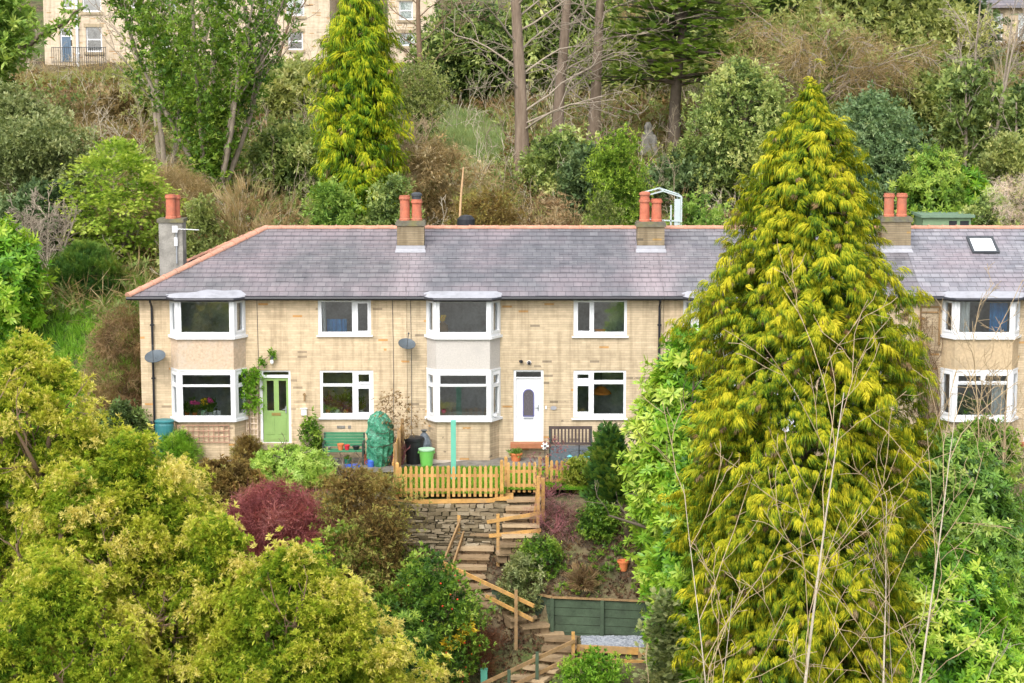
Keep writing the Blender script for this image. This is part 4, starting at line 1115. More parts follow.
flowerpot('dark green pot on the paving beneath the green bench', W(347.5, 455, -1.0).x, -1.0, -.235, .11, .16, 'dkgreen_pl', 'sage')
flowerpot('brown terracotta pot beside the wrapped plant', W(366, 456, -1.0).x, -1.0, -.235, .12, .28, 'pot')
flowerpot('terracotta trough with a green plant by the white door step', W(516, 448, -.55).x, -.55, -.235, .19, .26, 'terra', 'sage')
flowerpot('orange plant pot lying among the plants on the bare bank', W(623, 572, -7.3).x, -7.3, G(W(623, 572, -7.3).x, -7.3) - .02, .155, .30, 'terra')
def slate_dish():
    x = W(325, 463, -1.9).x; m = MB(); m.lathe((x, -1.9, -.235), [(.12, 0), (.14, .1), (.40, .26), (.42, .30), (.36, .28), (.1, .16)], 20)
    tag(m.build('bird_bath', M['dish']), 'dark slate coloured shallow bird bath at the left of the green bench', 'bird bath')
slate_dish()
def toy_pile():
    for (px, py, mat, lab, nm) in ((352, 469, 'blue_pl', 'blue plastic tray lying on the paving in front of the bench', 'plastic_tray'), (371, 468, 'blue_pl', 'small blue watering can near the wrapped plant', 'watering_can'), (329, 457, 'white_pl', 'white plastic sack lying under the end of the bench', 'plastic_sack')):
        p = ghit(px, py); p.z = max(p.z, -.235); m = MB()
        if nm == 'plastic_tray':
            m.obox(p + Vector((0, 0, .02)), (.42, .26, .03), rz=.3); 
            for k in range(4): a = k * math.pi / 2 + .3; q = p + Vector((math.cos(a), math.sin(a), 0)) * (.21 if k % 2 == 0 else .13) + Vector((0, 0, .05)); m.obox(q, (.02, .26 if k % 2 == 0 else .42, .08), rz=a)
        elif nm == 'watering_can':
            m.lathe(p, [(.10, 0), (.11, .18), (.07, .2), (.05, .21)], 14); m.tube([p + Vector((.09, 0, .05)), p + Vector((.24, 0, .2))], [.025, .018], 8); m.tube([p + Vector((-.1, 0, .05)), p + Vector((-.18, 0, .14)), p + Vector((-.06, 0, .24))], .014, 6)
        else:
            m.lathe(p, [(.20, 0), (.24, .06), (.18, .13), (.06, .15)], 11, 1, .6)
        tag(m.build(nm, M[mat]), lab, nm.replace('_', ' '))
toy_pile()
# wrapped plant
def wrapped():
    p = ghit(379, 460); p = Vector((W(379, 450, -1.25).x, -1.25, -.235)); Hh = W(379, 411, -1.25).z + .235
    o = thing('wrapped_plant', p, 'upright plant wrapped in crumpled green plastic sheeting beside the bench', 'wrapped plant')
    n = 28; prof = [(.30, 0), (.38, .15), (.42, .4), (.40, .62), (.36, .8), (.24, .93), (.06, 1.0)]; rings = []
    ts = np.linspace(0, 1, 22)
    for t in ts:
        r = np.interp(t, [q[1] for q in prof], [q[0] for q in prof]); rings.append([])
        for k in range(n):
            a = 2 * math.pi * k / n; w = r * (1 + .07 * math.sin(4 * a + 9 * t) + .06 * math.sin(13 * a + 3 * t) + .06 * math.sin(27 * t + 3 * a) + random.uniform(-.045, .045))
            rings[-1].append(p + Vector((w * math.cos(a) + .05 * math.sin(3 * t), w * .85 * math.sin(a), Hh * t + random.uniform(-.02, .02))))
    m = MB()
    for q in range(21):
        for k in range(n): j = (k + 1) % n; m.poly([rings[q][k], rings[q][j], rings[q + 1][j], rings[q + 1][k]])
    m.build('sheeting', M['sheet'], o)
    for t in (.45, .7):
        r = MB(); k = int(t * 21); r.tube([v + (v - p - Vector((0, 0, v.z - p.z))) * .015 + Vector((0, 0, .1 * math.sin(i / 4))) for i, v in enumerate(rings[k] + rings[k][:1])], .012, 5, False); r.build('string', M['green_board'], o)
t = NT('green_sheeting'); n_ = t.noise(9, 8, t.pos(), .9)
M['sheet'] = t.done(t.principled(t.ramp(n_, [(.38, (.07, .05, .03)), (.45, (.02, .12, .065)), (.52, (.03, .24, .13)), (.58, (.11, .36, .23)), (.66, (.52, .58, .52))]), .35, .5, t.bump(n_, .5, .05)))
wrapped()
def bins():
    x = W(414, 447, -1.0).x; o = thing('dustbin', (x, -.9, -.235), 'round black dustbin standing against the wall left of the grey bay', 'bin')
    m = MB(); m.lathe((x, -.9, -.235), [(.25, 0), (.30, .72), (.33, .74), (.33, .78), (.29, .78)], 20); m.build('body', M['bin_black'], o)
    m = MB(); m.lathe((x, -.9, -.235 + .785), [(.32, 0), (.32, .03), (.2, .07), (.05, .08)], 20); m.build('lid', M['bin_black'], o)
    b = W(424, 440, -.75); m = MB(); m.lathe((b.x, -.7, -.235), [(.24, 0), (.27, .3), (.24, .6), (.16, .82), (.05, .95), (.12, 1.02)], 11); tag(m.build('rubbish_bag', M['bag']), 'grey tied rubbish bag behind the bright green bin', 'rubbish bag')
    x = W(426.5, 452, -1.35).x; o = thing('garden_bin', (x, -1.35, -.235), 'bright lime green bucket bin with a pale lid below the bay', 'bin')
    m = MB(); m.lathe((x, -1.35, -.235), [(.18, 0), (.235, .5), (.245, .5), (.245, .53)], 22); m.build('body', M['green_pl'], o)
    m = MB(); m.lathe((x, -1.35, -.235 + .532), [(.255, -.03), (.26, .015), (.22, .03), (.1, .035)], 22); m.build('lid', M['lid_pale'], o)
    for s in (-1, 1): m = MB(); m.obox((x + s * .25, -1.35, .2), (.03, .09, .05)); m.build('handle', M['green_pl'], o)
M['bag'] = plain('grey_bin_bag', (.10, .12, .14), .3, .5, .5, 14, bump=.5); M['lid_pale'] = plain('pale_green_lid', (.40, .66, .42), .4, .4, .08)
bins()
p = W(453.5, 467, -4.2); p = Vector((W(453.5, 460, -3.6).x, -3.6, -.3))
m = MB(); zt = W(453.5, 420, -3.6).z; zlo = W(453.5, 469, -3.6).z; m.box(p.x - .075, p.x + .075, p.y - .075, p.y + .075, min(zlo, -.25), zt - .02); m.hexa([(p.x - .075, p.y - .075, zt - .02), (p.x + .075, p.y - .075, zt - .02), (p.x + .075, p.y + .075, zt - .02), (p.x - .075, p.y + .075, zt - .02)], [(p.x - .05, p.y - .05, zt), (p.x + .05, p.y - .05, zt), (p.x + .05, p.y + .05, zt), (p.x - .05, p.y + .05, zt)])
tag(m.build('painted_post', M['teal']), 'tall turquoise painted post on the lawn in front of the bay', 'post')
# bench by the white door, with a dark cover over the seat
b2x = W(549, 445, -1.0).x, W(592.5, 445, -1.0).x
b2, zb2 = bench('dark timber bench with upright slats and a black seat cover beside the white door', b2x[0], b2x[1], -.75, .50, 1.08, mat='bench_dark', vertical=True)
m = MB(); y = -.75; m.hexa([(b2x[0] + .05, y - .47, zb2 + .02), (b2x[1] - .05, y - .47, zb2 + .02), (b2x[1] - .05, y - .445, zb2 + .02), (b2x[0] + .05, y - .445, zb2 + .02)], [(b2x[0] + .04, y - .46, zb2 + .52), (b2x[1] - .04, y - .46, zb2 + .52), (b2x[1] - .04, y - .43, zb2 + .52), (b2x[0] + .04, y - .43, zb2 + .52)]); m.box(b2x[0] + .04, b2x[1] - .04, y - .43, y + .04, zb2 + .503, zb2 + .525); m.build('seat_cover', M['bag'], b2)
def feeder():
    x = W(579, 470, -2.2).x; zb = -.25; y = -2.2; z1 = W(579, 445, y).z
    o = thing('bird_feeder', (x, y, zb), 'black bird feeder pole with turquoise feeders in front of the dark bench', 'bird feeder')
    m = MB(); m.tube([(x, y, zb), (x, y, z1)], .018, 6); m.tube([(x - .28, y, z1 - .3), (x - .26, y, z1 - .2), (x, y, z1 - .16), (x + .22, y, z1 - .2), (x + .24, y, z1 - .3)], .012, 6); m.build('pole', M['black'], o)
    for dx in (-.28, .24):
        m = MB(); m.lathe((x + dx, y, z1 - .55), [(.06, 0), (.06, .18), (.10, .19), (.02, .25)], 12); m.build('feeder', M['teal2'], o)
M['teal2'] = plain('turquoise_plastic', (.10, .34, .38), .4, .4, .1)
feeder()
def small(label, name, cat, px, py, Y, size, mat, **kw):
    p = W(px, py, Y); m = MB(); m.obox(p, size, **kw); return m, p
def lamps():
    p = W(272, 358, -.12); o = thing('wall_lantern', (p.x, -.02, p.z), 'dark wall lantern with a white bulb above the green door', 'wall lamp')
    m = MB(); m.box(p.x - .05, p.x + .05, -.03, -.003, p.z - .02, p.z + .12); m.tube([(p.x, -.03, p.z + .08), (p.x, -.13, p.z + .14), (p.x, -.16, p.z + .06)], .014, 6); m.lathe((p.x, -.16, p.z - .04), [(.03, 0), (.075, .02), (.07, .06), (.02, .11)], 12); m.build('bracket', M['dark_metal'], o)
    m = MB(); m.lathe((p.x, -.16, p.z - .19), [(.02, 0), (.055, .03), (.06, .09), (.035, .15)], 12); m.build('globe', M['white_pl'], o)
    p = W(521, 361.5, -.1); o = thing('security_light', (p.x, -.02, p.z), 'small black security light above the white door, left of the camera', 'security light')
    m = MB(); m.lathe((p.x, -.09, p.z - .05), [(.03, 0), (.06, .03), (.06, .08), (.02, .1)], 12); m.tube([(p.x, -.003, p.z), (p.x, -.09, p.z)], .025, 8); m.build('housing', M['black'], o)
    p = W(529, 363, -.1); o = thing('security_camera', (p.x, -.02, p.z), 'round security camera above the white door, right of the small light', 'security camera')
    m = MB(); n = 16
    m.tube([(p.x, -.003, p.z), (p.x, -.05, p.z)], .07, n); m.build('base', M['white_pl'], o)
    m = MB(); m.tube([(p.x, -.05, p.z), (p.x, -.10, p.z - .01), (p.x, -.125, p.z - .02)], [.06, .05, .02], n); m.build('lens', M['black'], o)
    p = W(304, 412, -.05); m = MB(); m.obox(p, (.17, .10, .20)); m.prism([(p.x - .11, -.13), (p.x + .11, -.13), (p.x + .11, -.003), (p.x - .11, -.003)], p.z + .103, p.z + .125); tag(m.build('letter_box', M['white_pl']), 'small white letter box on the wall right of the green door', 'letter box')
    p = W(304.5, 397, -.04); m = MB(); m.obox(p, (.05, .03, .26)); m.obox(p + Vector((0, -.02, .08)), (.09, .02, .05)); tag(m.build('thermometer', M['old_timber']), 'slim brown wall thermometer right of the green door', 'thermometer')
    p = W(553.5, 408, -.02); m = MB(); n = 14; m.poly([(p.x + .10 * math.cos(a), -.028, p.z + .065 * math.sin(a)) for a in np.linspace(0, 2 * math.pi, n, False)]); 
    ring = [(p.x + .10 * math.cos(a), p.z + .065 * math.sin(a)) for a in np.linspace(0, 2 * math.pi, n, False)]
    for k in range(n): a, b = ring[k], ring[(k + 1) % n]; m.poly([(a[0], -.003, a[1]), (b[0], -.003, b[1]), (b[0], -.028, b[1]), (a[0], -.028, a[1])])
    tag(m.build('house_plaque', M['lead']), 'oval grey house plaque right of the white door', 'plaque')
    p = W(546, 407.5, -.02); m = MB(); m.obox(p, (.05, .04, .10)); tag(m.build('door_bell', M['white_pl']), 'small white door bell at the right edge of the white door', 'door bell')
    p = W(545, 446, -1.25); o = thing('garden_windmill', (p.x, -1.25, -.235), 'little white flower shaped windmill on a stick by the dark bench', 'windmill')
    m = MB()
    for k in range(6): a = k * math.pi / 3; m.obox(p + Vector((math.cos(a) * .07, 0, math.sin(a) * .07)), (.10, .012, .055), ry=-a)
    m.build('sails', M['white_pl'], o); m = MB(); m.tube([(p.x, -1.23, -.235), (p.x, -1.23, p.z)], .01, 5); m.obox(p + Vector((0, -.015, 0)), (.05, .02, .05)); m.build('stick', M['dark_metal'], o)
    for (px, py, w, h, lab) in ((341, 427, .26, .09, 'air brick below the lower window of the left house, above the bench'), (349.5, 427, .10, .10, 'small square vent right of the air brick above the green bench')):
        p = W(px, py, -.01); m = MB(); m.box(p.x - w / 2, p.x + w / 2, -.02, -.003, p.z - h / 2, p.z + h / 2)
        for k in range(3): z = p.z - h / 2 + h * (k + .5) / 3; m.box(p.x - w / 2 + .01, p.x + w / 2 - .01, -.027, -.0203, z - .008, z + .008)
        tag(m.build('air_brick', M['cement']), lab, 'vent')
lamps()
def water_butt():
    x = W(163, 428, -.75).x; o = thing('water_butt', (x, -.5, -.3), 'blue green plastic water butt below the downpipe at the left corner', 'water butt')
    zt = W(163, 421, -.5).z; m = MB(); m.lathe((x, -.5, -.3), [(.27, 0), (.33, .3), (.33, zt + .18), (.30, zt + .26)], 20, .92, .8); m.build('barrel', M['butt'], o)
    m = MB(); m.lathe((x, -.5, zt - .04), [(.33, 0), (.34, .05), (.28, .09), (.05, .1)], 20, .92, .8); m.build('lid', M['butt'], o)
    for (px, py, lab) in ((150.5, 423, 'upper round grey meter cover at the left corner of the terrace'), (150.5, 435, 'lower round blue meter cover at the left corner of the terrace')):
        p = W(px, py, -.02); m = MB(); n = 14; m.tube([(p.x, -.003, p.z), (p.x, -.035, p.z)], .075, 14); m.tube([(p.x, -.035, p.z), (p.x, -.05, p.z)], [.05, .045], 14); tag(m.build('meter_cover', M['butt' if py > 430 else 'dish']), lab, 'meter cover')
M['butt'] = plain('blue_green_plastic', (.035, .17, .18), .45, .4, .15)
water_butt()
def trellis(label, u0, u1, z0, z1, pl, mat, n, mrows):
    m = MB()
    for i in range(n): u = u0 + (u1 - u0) * i / (n - 1); m.beam(pl.p(u, .04, z0), pl.p(u, .04, z1), .028, .015, pl.N)
    for i in range(mrows): z = z0 + (z1 - z0) * i / (mrows - 1); m.beam(pl.p(u0, .058, z), pl.p(u1, .058, z), .015, .028)
    return tag(m.build('trellis', mat), label, 'trellis')
M['trel_brown'] = plain('brown_trellis', (.40, .23, .16), .8, .2, .2); M['trel_white'] = plain('cream_trellis', (.62, .50, .38), .8, .2, .15)
r = rect_px(178, 229, 425, 442, -.5); trellis('low brown trellis fixed to the brick below the left bay window', r[0], r[1], r[2], r[3], Plane((0, -.48), (1, 0)), M['trel_brown'], 11, 4)
r = rect_px(246.5, 257.5, 372, 440, 0); trellis('narrow cream trellis between the left bay and the green door', r[0], r[1], r[2], r[3], FRONT, M['trel_white'], 4, 13)

# ------------------------------------------------------------------ inside the windows
M['house_leaf'] = leaf_mat('houseplant_leaf', [(.03, .08, .02), (.10, .22, .04), (.26, .40, .10)])
M['pinkf'] = plain('pink_petals', (.75, .10, .30), .7, .2, .15, 20); M['yellowf'] = plain('yellow_petals', (.85, .55, .03), .7, .2, .12, 20)
M['blue_cloth'] = plain('blue_cloth', (.05, .28, .60), .9, .1, .2, 8); M['orange_cloth'] = plain('orange_shade', (.80, .27, .05), .8, .2, .15, 8)
M['pale_cloth'] = plain('pale_bedding', (.55, .55, .57), .9, .1, .15, 6)
def sill_plant(label, px, ypx, Y, h, spread, mat='house_leaf', flowers=None, pot='white_pl'):
    p = W(px, ypx, Y); o = thing('potted_plant', p, label, 'house plant', None)
    m = MB(); m.lathe(p, [(.06, 0), (.085, .13), (.075, .13)], 12); m.build('pot', M[pot], o)
    c = Cloud(); N = 26; c.put(rep(lambda: t_clump(6, .16, .05)), np.array(p) + [0, 0, .12 + h * .4] + RS.normal(0, 1, (N, 3)) * [spread, .05, h * .3], RS.normal(0, .5, (N, 3)) + [0, 0, .8], 1., RS.uniform(.3, .9, N), .5); c.build('leaves', M[mat], o)
    if flowers:
        f = MB()
        for k in range(7): q = p + Vector((random.uniform(-spread, spread), random.uniform(-.08, .0), .12 + h * random.uniform(.6, 1))); f.obox(q, (.09, .06, .08), rz=random.random(), rx=random.random(), ry=random.random())
        f.build('flowers', M[flowers], o)
    # a shelf board behind the frame carries the pots
sb = MB(); r = rect_px(181, 228, 416, 418, -.28); sb.box(r[0], r[1], -.42, -.08, r[3] - .03, r[3]); sb.build('window_board', M['pvc'], H1)
zsil = r[3]; ysil = 416
sill_plant('bunch of yellow flowers in the left bay window', 205, ysil, -.25, .42, .09, flowers='yellowf')
sill_plant('pink flowers beside the yellow bunch in the left bay window', 210.5, ysil, -.27, .45, .07, flowers='pinkf')
sill_plant('low plant with pink blooms at the left of the bay window', 195, ysil, -.25, .36, .12, flowers='pinkf', pot='terra')
sill_plant('small leafy plant at the left corner of the bay window board', 187, ysil, -.25, .25, .06, pot='terra')
for px, lab in ((214, 'white card standing in the left bay window beside the pink flowers'), (219, 'white card at the right of the left bay window board')):
    p = W(px, ysil, -.26); m = MB(); m.obox(p + Vector((0, 0, .085)), (.10, .02, .17), rx=.12); m.obox(p + Vector((0, .05, .085)), (.10, .02, .17), rx=-.12); tag(m.build('greeting_card', M['white_pl']), lab, 'card')
p = W(203.5, ysil, -.30); m = MB(); m.obox(p + Vector((0, 0, .09)), (.13, .02, .18), rx=.12); m.obox(p + Vector((0, .05, .09)), (.13, .02, .18), rx=-.12); tag(m.build('greeting_card', M['lid_pale']), 'pale green card in front of the yellow flowers in the bay window', 'card')
sb = MB(); r = rect_px(321, 372, 413, 417, .28); sb.box(r[0], r[1], .10, .42, r[3] - .05, r[3] - .02); sb.build('window_board', M['pvc'], H1)
for k, (px, h, sp, lab) in enumerate(((328, .55, .12, 'bushy green houseplant at the left of the lower window above the bench'), (337, .40, .14, 'low spreading houseplant in the lower window above the bench'), (346, .62, .12, 'tall pale leaved houseplant next to the window mullion above the bench'), (361, .35, .12, 'dark little houseplant behind the right light of the window above the bench'))):
    sill_plant(lab, px, 413.5, .26, h, sp, pot=('terra', 'white_pl')[k % 2])
def cloth_thing(name, label, cat, px0, px1, y0, y1, Y, mat, folds=6):
    a, b = W(px0, y0, Y), W(px1, y1, Y); n = folds * 6; m = MB()
    P = [(a.x + (b.x - a.x) * k / n, Y + .035 * math.sin(k / 6 * 2 * math.pi) + .01 * math.sin(k * 1.7)) for k in range(n + 1)]
    for k in range(n):
        p, q = P[k], P[k + 1]; m.poly([(p[0], p[1], b.z), (q[0], q[1], b.z), (q[0], q[1], a.z), (p[0], p[1], a.z)]); m.poly([(q[0], q[1] + .01, b.z), (p[0], p[1] + .01, b.z), (p[0], p[1] + .01, a.z), (q[0], q[1] + .01, a.z)])
    return tag(m.build(name, M[mat]), label, cat)
cloth_thing('curtain', 'white curtain at the left of the upper window above the bench', 'curtain', 320.5, 326, 300, 334, .32, 'curtain', 2)
cloth_thing('blue_throw', 'blue cloth showing at the foot of the upper window above the bench', 'cloth', 327, 347, 319, 334, .55, 'blue_cloth', 4)
cloth_thing('curtain', 'white curtain leaning at the left of the upper left bay window', 'curtain', 176, 181.5, 300, 336, -.15, 'curtain', 2)
cloth_thing('curtain', 'white curtain at the left of the upper bay window of the right-hand house', 'curtain', 961, 969, 300, 336, -.2, 'curtain', 3)
cloth_thing('blue_towel', 'blue towel hanging in the upper bay window of the right-hand house', 'towel', 990, 1007, 303, 331, -.1, 'blue_cloth', 3)
cloth_thing('curtain', 'white curtain at the right of the lower bay window of the right-hand house', 'curtain', 992, 1004, 385, 420, -.15, 'curtain', 3)
def armchair():
    p = W(213, 333, .6); m = MB(); z = 2.64; x = p.x
    m.obox((x, .6, z + .35), (.95, .7, .30), jit=.03); m.obox((x, .95, z + .62), (.95, .22, .62), rx=-.15, jit=.03); m.obox((x - .45, .6, z + .52), (.2, .7, .3), jit=.02); m.obox((x + .45, .6, z + .52), (.2, .7, .3), jit=.02); m.box(x - .4, x + .4, .35, .9, z, z + .2)
    tag(m.build('armchair', M['pale_cloth']), 'pale armchair behind the upper left bay window', 'armchair')
    p = W(442.5, 331, -.1); z = p.z; m = MB()
    m.lathe((p.x, .0, z - .1), [(.14, 0), (.19, .12), (.16, .28), (.06, .36), (.05, .4)], 14); o = thing('flower_vase', (p.x, 0, z - .1), 'brown vase with an orange flower in the upper grey bay window', 'vase')
    m.build('vase', M['old_timber'], o); f = MB()
    for k in range(9): f.obox((p.x + random.uniform(-.08, .06), random.uniform(-.06, .06), z + .42 + random.uniform(-.08, .08)), (.10, .06, .08), rz=random.random() * 3, rx=random.random() * 3)
    f.build('flower', M['yellowf'], o)
    sb = MB(); sb.box(p.x - .35, p.x + 1.6, -.38, .2, z - .14, z - .101); sb.build('window_board', M['pvc'], H2)
    p = W(443, 414, -.25); m = MB()
    for k in range(6): m.obox(p + Vector((random.uniform(-.08, .08), random.uniform(-.04, .04), .05 + random.uniform(0, .1))), (.08, .06, .09), rz=k, rx=k * .7)
    tag(m.build('flower_posy', M['pinkf']), 'pink posy in the bottom left corner of the lower grey bay window', 'flowers'); sb = MB(); sb.box(p.x - .2, p.x + 1.7, -.40, .2, p.z - .05, p.z - .005); sb.build('window_board', M['pvc'], H2)
    p = W(601, 390, 1.2); o = thing('pendant_lamp', (p.x, 1.2, p.z), 'orange pendant lampshade inside the lower window by the dark bench', 'lamp')
    m = MB(); m.lathe((p.x, 1.2, p.z - .12), [(.34, 0), (.30, .08), (.12, .22), (.04, .24)], 18); m.build('shade', M['orange_cloth'], o); m = MB(); m.tube([(p.x, 1.2, p.z + .12), (p.x, 1.2, 2.44)], .01, 5); m.build('cord', M['black'], o)
    p = W(602, 408, .9); m = MB(); m.obox((p.x, .95, .74), (1.2, .7, .05)); 
    for sx in (-.5, .5):
        for sy in (-.28, .28): m.beam((p.x + sx, .95 + sy, 0), (p.x + sx, .95 + sy, .72), .06, .06)
    tag(m.build('dining_table', M['old_timber']), 'wooden table inside the lower window by the dark bench', 'table')
    p = W(600, 331, .25); o = thing('toy_basket', (p.x, .22, p.z), 'small orange basket on the ledge of the upper window right of the grey bay', 'basket')
    m = MB(); m.lathe((p.x, .22, p.z - .06), [(.09, 0), (.15, .12), (.13, .12)], 14, 1.3, .7); m.build('body', M['orange_cloth'], o)
    sb = MB(); r = rect_px(575, 626, 331, 335, .28); sb.box(r[0], r[1], .10, .42, p.z - .10, p.z - .063); sb.build('window_board', M['pvc'], H2)
armchair()

# ------------------------------------------------------------------ buildings on the hill
def far_house(label, px0, px1, Y, zb, zt, openings, doors=(), roofh=3.0, mat='brick_far', depth=8):
    x0, x1 = W(px0, 30, Y).x, W(px1, 30, Y).x
    o = thing('stone_house', ((x0 + x1) / 2, Y, zb), label, 'house', 'stone houses on the hill')
    pl = Plane((0, Y), (1, 0)); rs = [rect_px(*q[:4], Y) for q in openings]; ds = [rect_px(*q[:4], Y) for q in doors]
    m = MB(); holed_wall(m, pl, (x0, x1, zb - 2, zt), rs + ds, .35)
    m.poly([(x0, Y + depth, zb - 2), (x0, Y, zb - 2), (x0, Y, zt), (x0, Y + depth, zt)]); m.poly([(x1, Y, zb - 2), (x1, Y + depth, zb - 2), (x1, Y + depth, zt), (x1, Y, zt)]); m.poly([(x1, Y + depth, zb - 2), (x0, Y + depth, zb - 2), (x0, Y + depth, zt), (x1, Y + depth, zt)])
    m.poly([(x0, Y, zt), (x0, Y + depth / 2, zt + roofh), (x0, Y + depth, zt)][::-1]); m.poly([(x1, Y, zt), (x1, Y + depth / 2, zt + roofh), (x1, Y + depth, zt)])
    m.build('wall', M[mat], o)
    m = MB(); e = .4
    for s in (0, 1):
        ya, yb_ = (Y - e, Y + depth / 2) if s == 0 else (Y + depth + e, Y + depth / 2); k = roofh / (depth / 2) * e
        q = [(x0 - e, ya, zt - k), (x1 + e, ya, zt - k), (x1 + e, yb_, zt + roofh), (x0 - e, yb_, zt + roofh)]
        q2 = [(a, b, c + .18) for a, b, c in q]
        m.hexa(q if s == 0 else q[::-1], q2 if s == 0 else q2[::-1])
    m.build('roof', M['slate'][1], o)
    for q, r in zip(openings, rs):
        f = MB(); w = .09; mid = (r[2] + r[3]) / 2; pale = len(q) > 4 and q[4]
        L = [(r[0] + w, r[1] - w, r[2] + w, mid - .04), (r[0] + w, r[1] - w, mid + .04, r[3] - w)]
        frame_in(f, pl, r, L, -.2, -.12); wn = f.build('window', M['pvc'], o)
        for l in L: g = MB(); pane_in(g, pl, l, -.16); g.build('pane', M['glass'], wn)
        if pale: g = MB(); g.box(r[0] + w, r[1] - w, Y + .24, Y + .27, r[2] + w, r[3] - w); g.build('blind', M['curtain'], wn)
        s = MB(); s.box(r[0] - .12, r[1] + .12, Y - .1, Y + .1, r[2] - .17, r[2] - .003); s.build('sill', M['stone'], wn)
        s = MB(); s.box(r[0] - .12, r[1] + .12, Y - .03, Y + .1, r[3] + .003, r[3] + .22); s.build('lintel', M['stone'], wn)
    for r in ds:
        f = MB(); frame_in(f, pl, r, [(r[0] + .1, r[1] - .1, r[2], r[3] - .55), (r[0] + .1, r[1] - .1, r[3] - .47, r[3] - .08)], -.24, -.14); d = f.build('door', M['pvc'], o)
        g = MB(); pane_in(g, pl, (r[0] + .1, r[1] - .1, r[3] - .47, r[3] - .08), -.2); g.build('pane', M['glass'], d)
        g = MB(); g.box(r[0] + .1, r[1] - .1, Y + .16, Y + .22, r[2], r[3] - .55)
        for a in (0, 1): g.box(r[0] + .2 + a * .45, r[0] + .5 + a * .45, Y + .14, Y + .16, r[2] + 1.0, r[3] - .75)
        g.build('door_leaf', M['far_door'], d)
    g = MB(); g.box(x0 + .4, x1 - .4, Y + 3.2, Y + 3.3, zb, zt); g.build('interior', M['inside'], o)
    # gutters and a pipe
    return o
M['far_door'] = plain('blue_grey_door', (.10, .15, .21), .5, .4, .15)
Yh = 66.; zh = W(60, 62, Yh).z
far_house('pale stone house with a blue grey door at the top left of the hill', 44, 199, Yh, zh, W(60, -60, Yh).z,
          [(86, 102, 27, 52), (63, 73, -12, 9), (82, 101, -14, 12), (130, 137, -6, 8, 1), (158, 170, 30, 48), (165, 176, -12, 14, 1)], [(60, 72, 28, 62)])
far_house('pale stone house with sash windows left of the golden conifer on the hill', 200, 330, Yh + .6, zh - .3, W(60, -70, Yh).z,
          [(222, 229, 32, 54, 1), (263, 272, -16, 12), (286, 304, -22, 16, 1), (288, 303, 32, 50), (215, 228, -14, 14, 1)])
far_house('pale building glimpsed between the golden conifer and the bare trees', 388, 436, Yh + 2, zh, W(60, -60, Yh).z, [(399, 413, 1, 20, 1), (399, 415, 33, 46, 1)])
far_house('stone house with white windows in the top right corner behind ivy trees', 972, 1075, 60, W(990, 84, 60).z, W(990, 3, 60).z, [(986, 1003, 13, 42, 1), (1018, 1040, 13, 42, 1), (988, 1000, 61, 74, 1)], mat='brick_old')
def garden_wall():
    Y = 65.2; a, b = W(52, 62, Y), W(106, 62, Y); o = thing('iron_railing', (a.x, Y, zh), 'thin dark iron railing in front of the blue grey door on the hill', 'railing'); m = MB()
    for k in range(26): x = a.x + (b.x - a.x) * k / 25; m.tube([(x, Y, zh - .25), (x, Y, zh + .95)], .018, 4)
    m.tube([(a.x, Y, zh + .9), (b.x, Y, zh + .9)], .02, 5); m.tube([(a.x, Y, zh), (b.x, Y, zh)], .02, 5); m.build('bars', M['dark_metal'], o)
garden_wall()
def far_pipe():
    Y = 65.9; x = W(77, 30, Y).x; m = MB(); m.tube([(x, Y, zh - .3), (x, Y, W(60, -60, Y).z)], .09, 8)
    for z in np.arange(zh + .5, zh + 6, 1.6): m.box(x - .13, x + .13, Y - .08, Y + .1, z, z + .08)
    m.build('downpipe', M['pvc'], bpy.data.objects['stone_house'])
far_pipe()
# pale car parked on the track behind the bare trunks
def car():
    Y = min(np.arange(34, 62, .25), key=lambda q: abs(W(602, 37, q).z - G(W(602, 37, q).x, q) - 1.46)); p = W(602, 44, Y); zb = G(p.x, Y); z0 = zb + .04; global CARX, CARY; CARX, CARY = p.x, Y
    o = thing('parked_car', (p.x, Y, z0), 'white car on the track, its roof just showing behind the bare trunks', 'car')
    L = 4.2; sect = [(-L / 2, .35, .62), (-L / 2 + .1, .3, .85), (-1.15, .3, .98), (-.55, .95, 1.38), (.75, .95, 1.42), (1.55, .4, 1.02), (2.0, .3, .95), (2.1, .35, .6)]
    prof = [(-2.1, .3), (2.1, .3), (2.12, .75), (1.95, .95), (1.55, 1.0), (.85, 1.42), (-.45, 1.40), (-1.15, .98), (-2.0, .82)]
    m = MB(); m.hexa([(p.x + u, Y - .85, z0 + z) for u, z in prof], [(p.x + u * .99, Y + .85, z0 + z) for u, z in prof]); m.build('body', M['white_pl'], o)
    for (u0, u1, v0, v1) in ((-.95, .1, -.35, .05), (.18, 1.35, .18, .75)):
        m = MB(); m.poly([(p.x + u0, Y - .856, z0 + 1.0), (p.x + u1, Y - .856, z0 + 1.0), (p.x + v1, Y - .856, z0 + 1.34), (p.x + v0, Y - .856, z0 + 1.34)]); m.build('window', M['bin_black'], o)
    for u in (-1.3, 1.3):
        for yy in (-.78, .78):
            m = MB(); m.tube([(p.x + u, Y + yy - .1, z0 + .32), (p.x + u, Y + yy + .1, z0 + .32)], .32, 18); w = m.build('wheel', M['bin_black'], o)
            r = MB(); r.tube([(p.x + u, Y + yy - .115, z0 + .32), (p.x + u, Y + yy + .115, z0 + .32)], .19, 12); r.build('rim', M['grey_metal'], w)
    m = MB(); m.poly([(p.x - 3.5, Y - 1.2, G(p.x, Y - 1.2) + .05), (p.x + 3.5, Y - 1.2, G(p.x, Y - 1.2) + .05), (p.x + 3.5, Y + 2.2, zb + .05), (p.x - 3.5, Y + 2.2, zb + .05)]); tag(m.build('parking_track', M['paving']), kind='structure')
car()
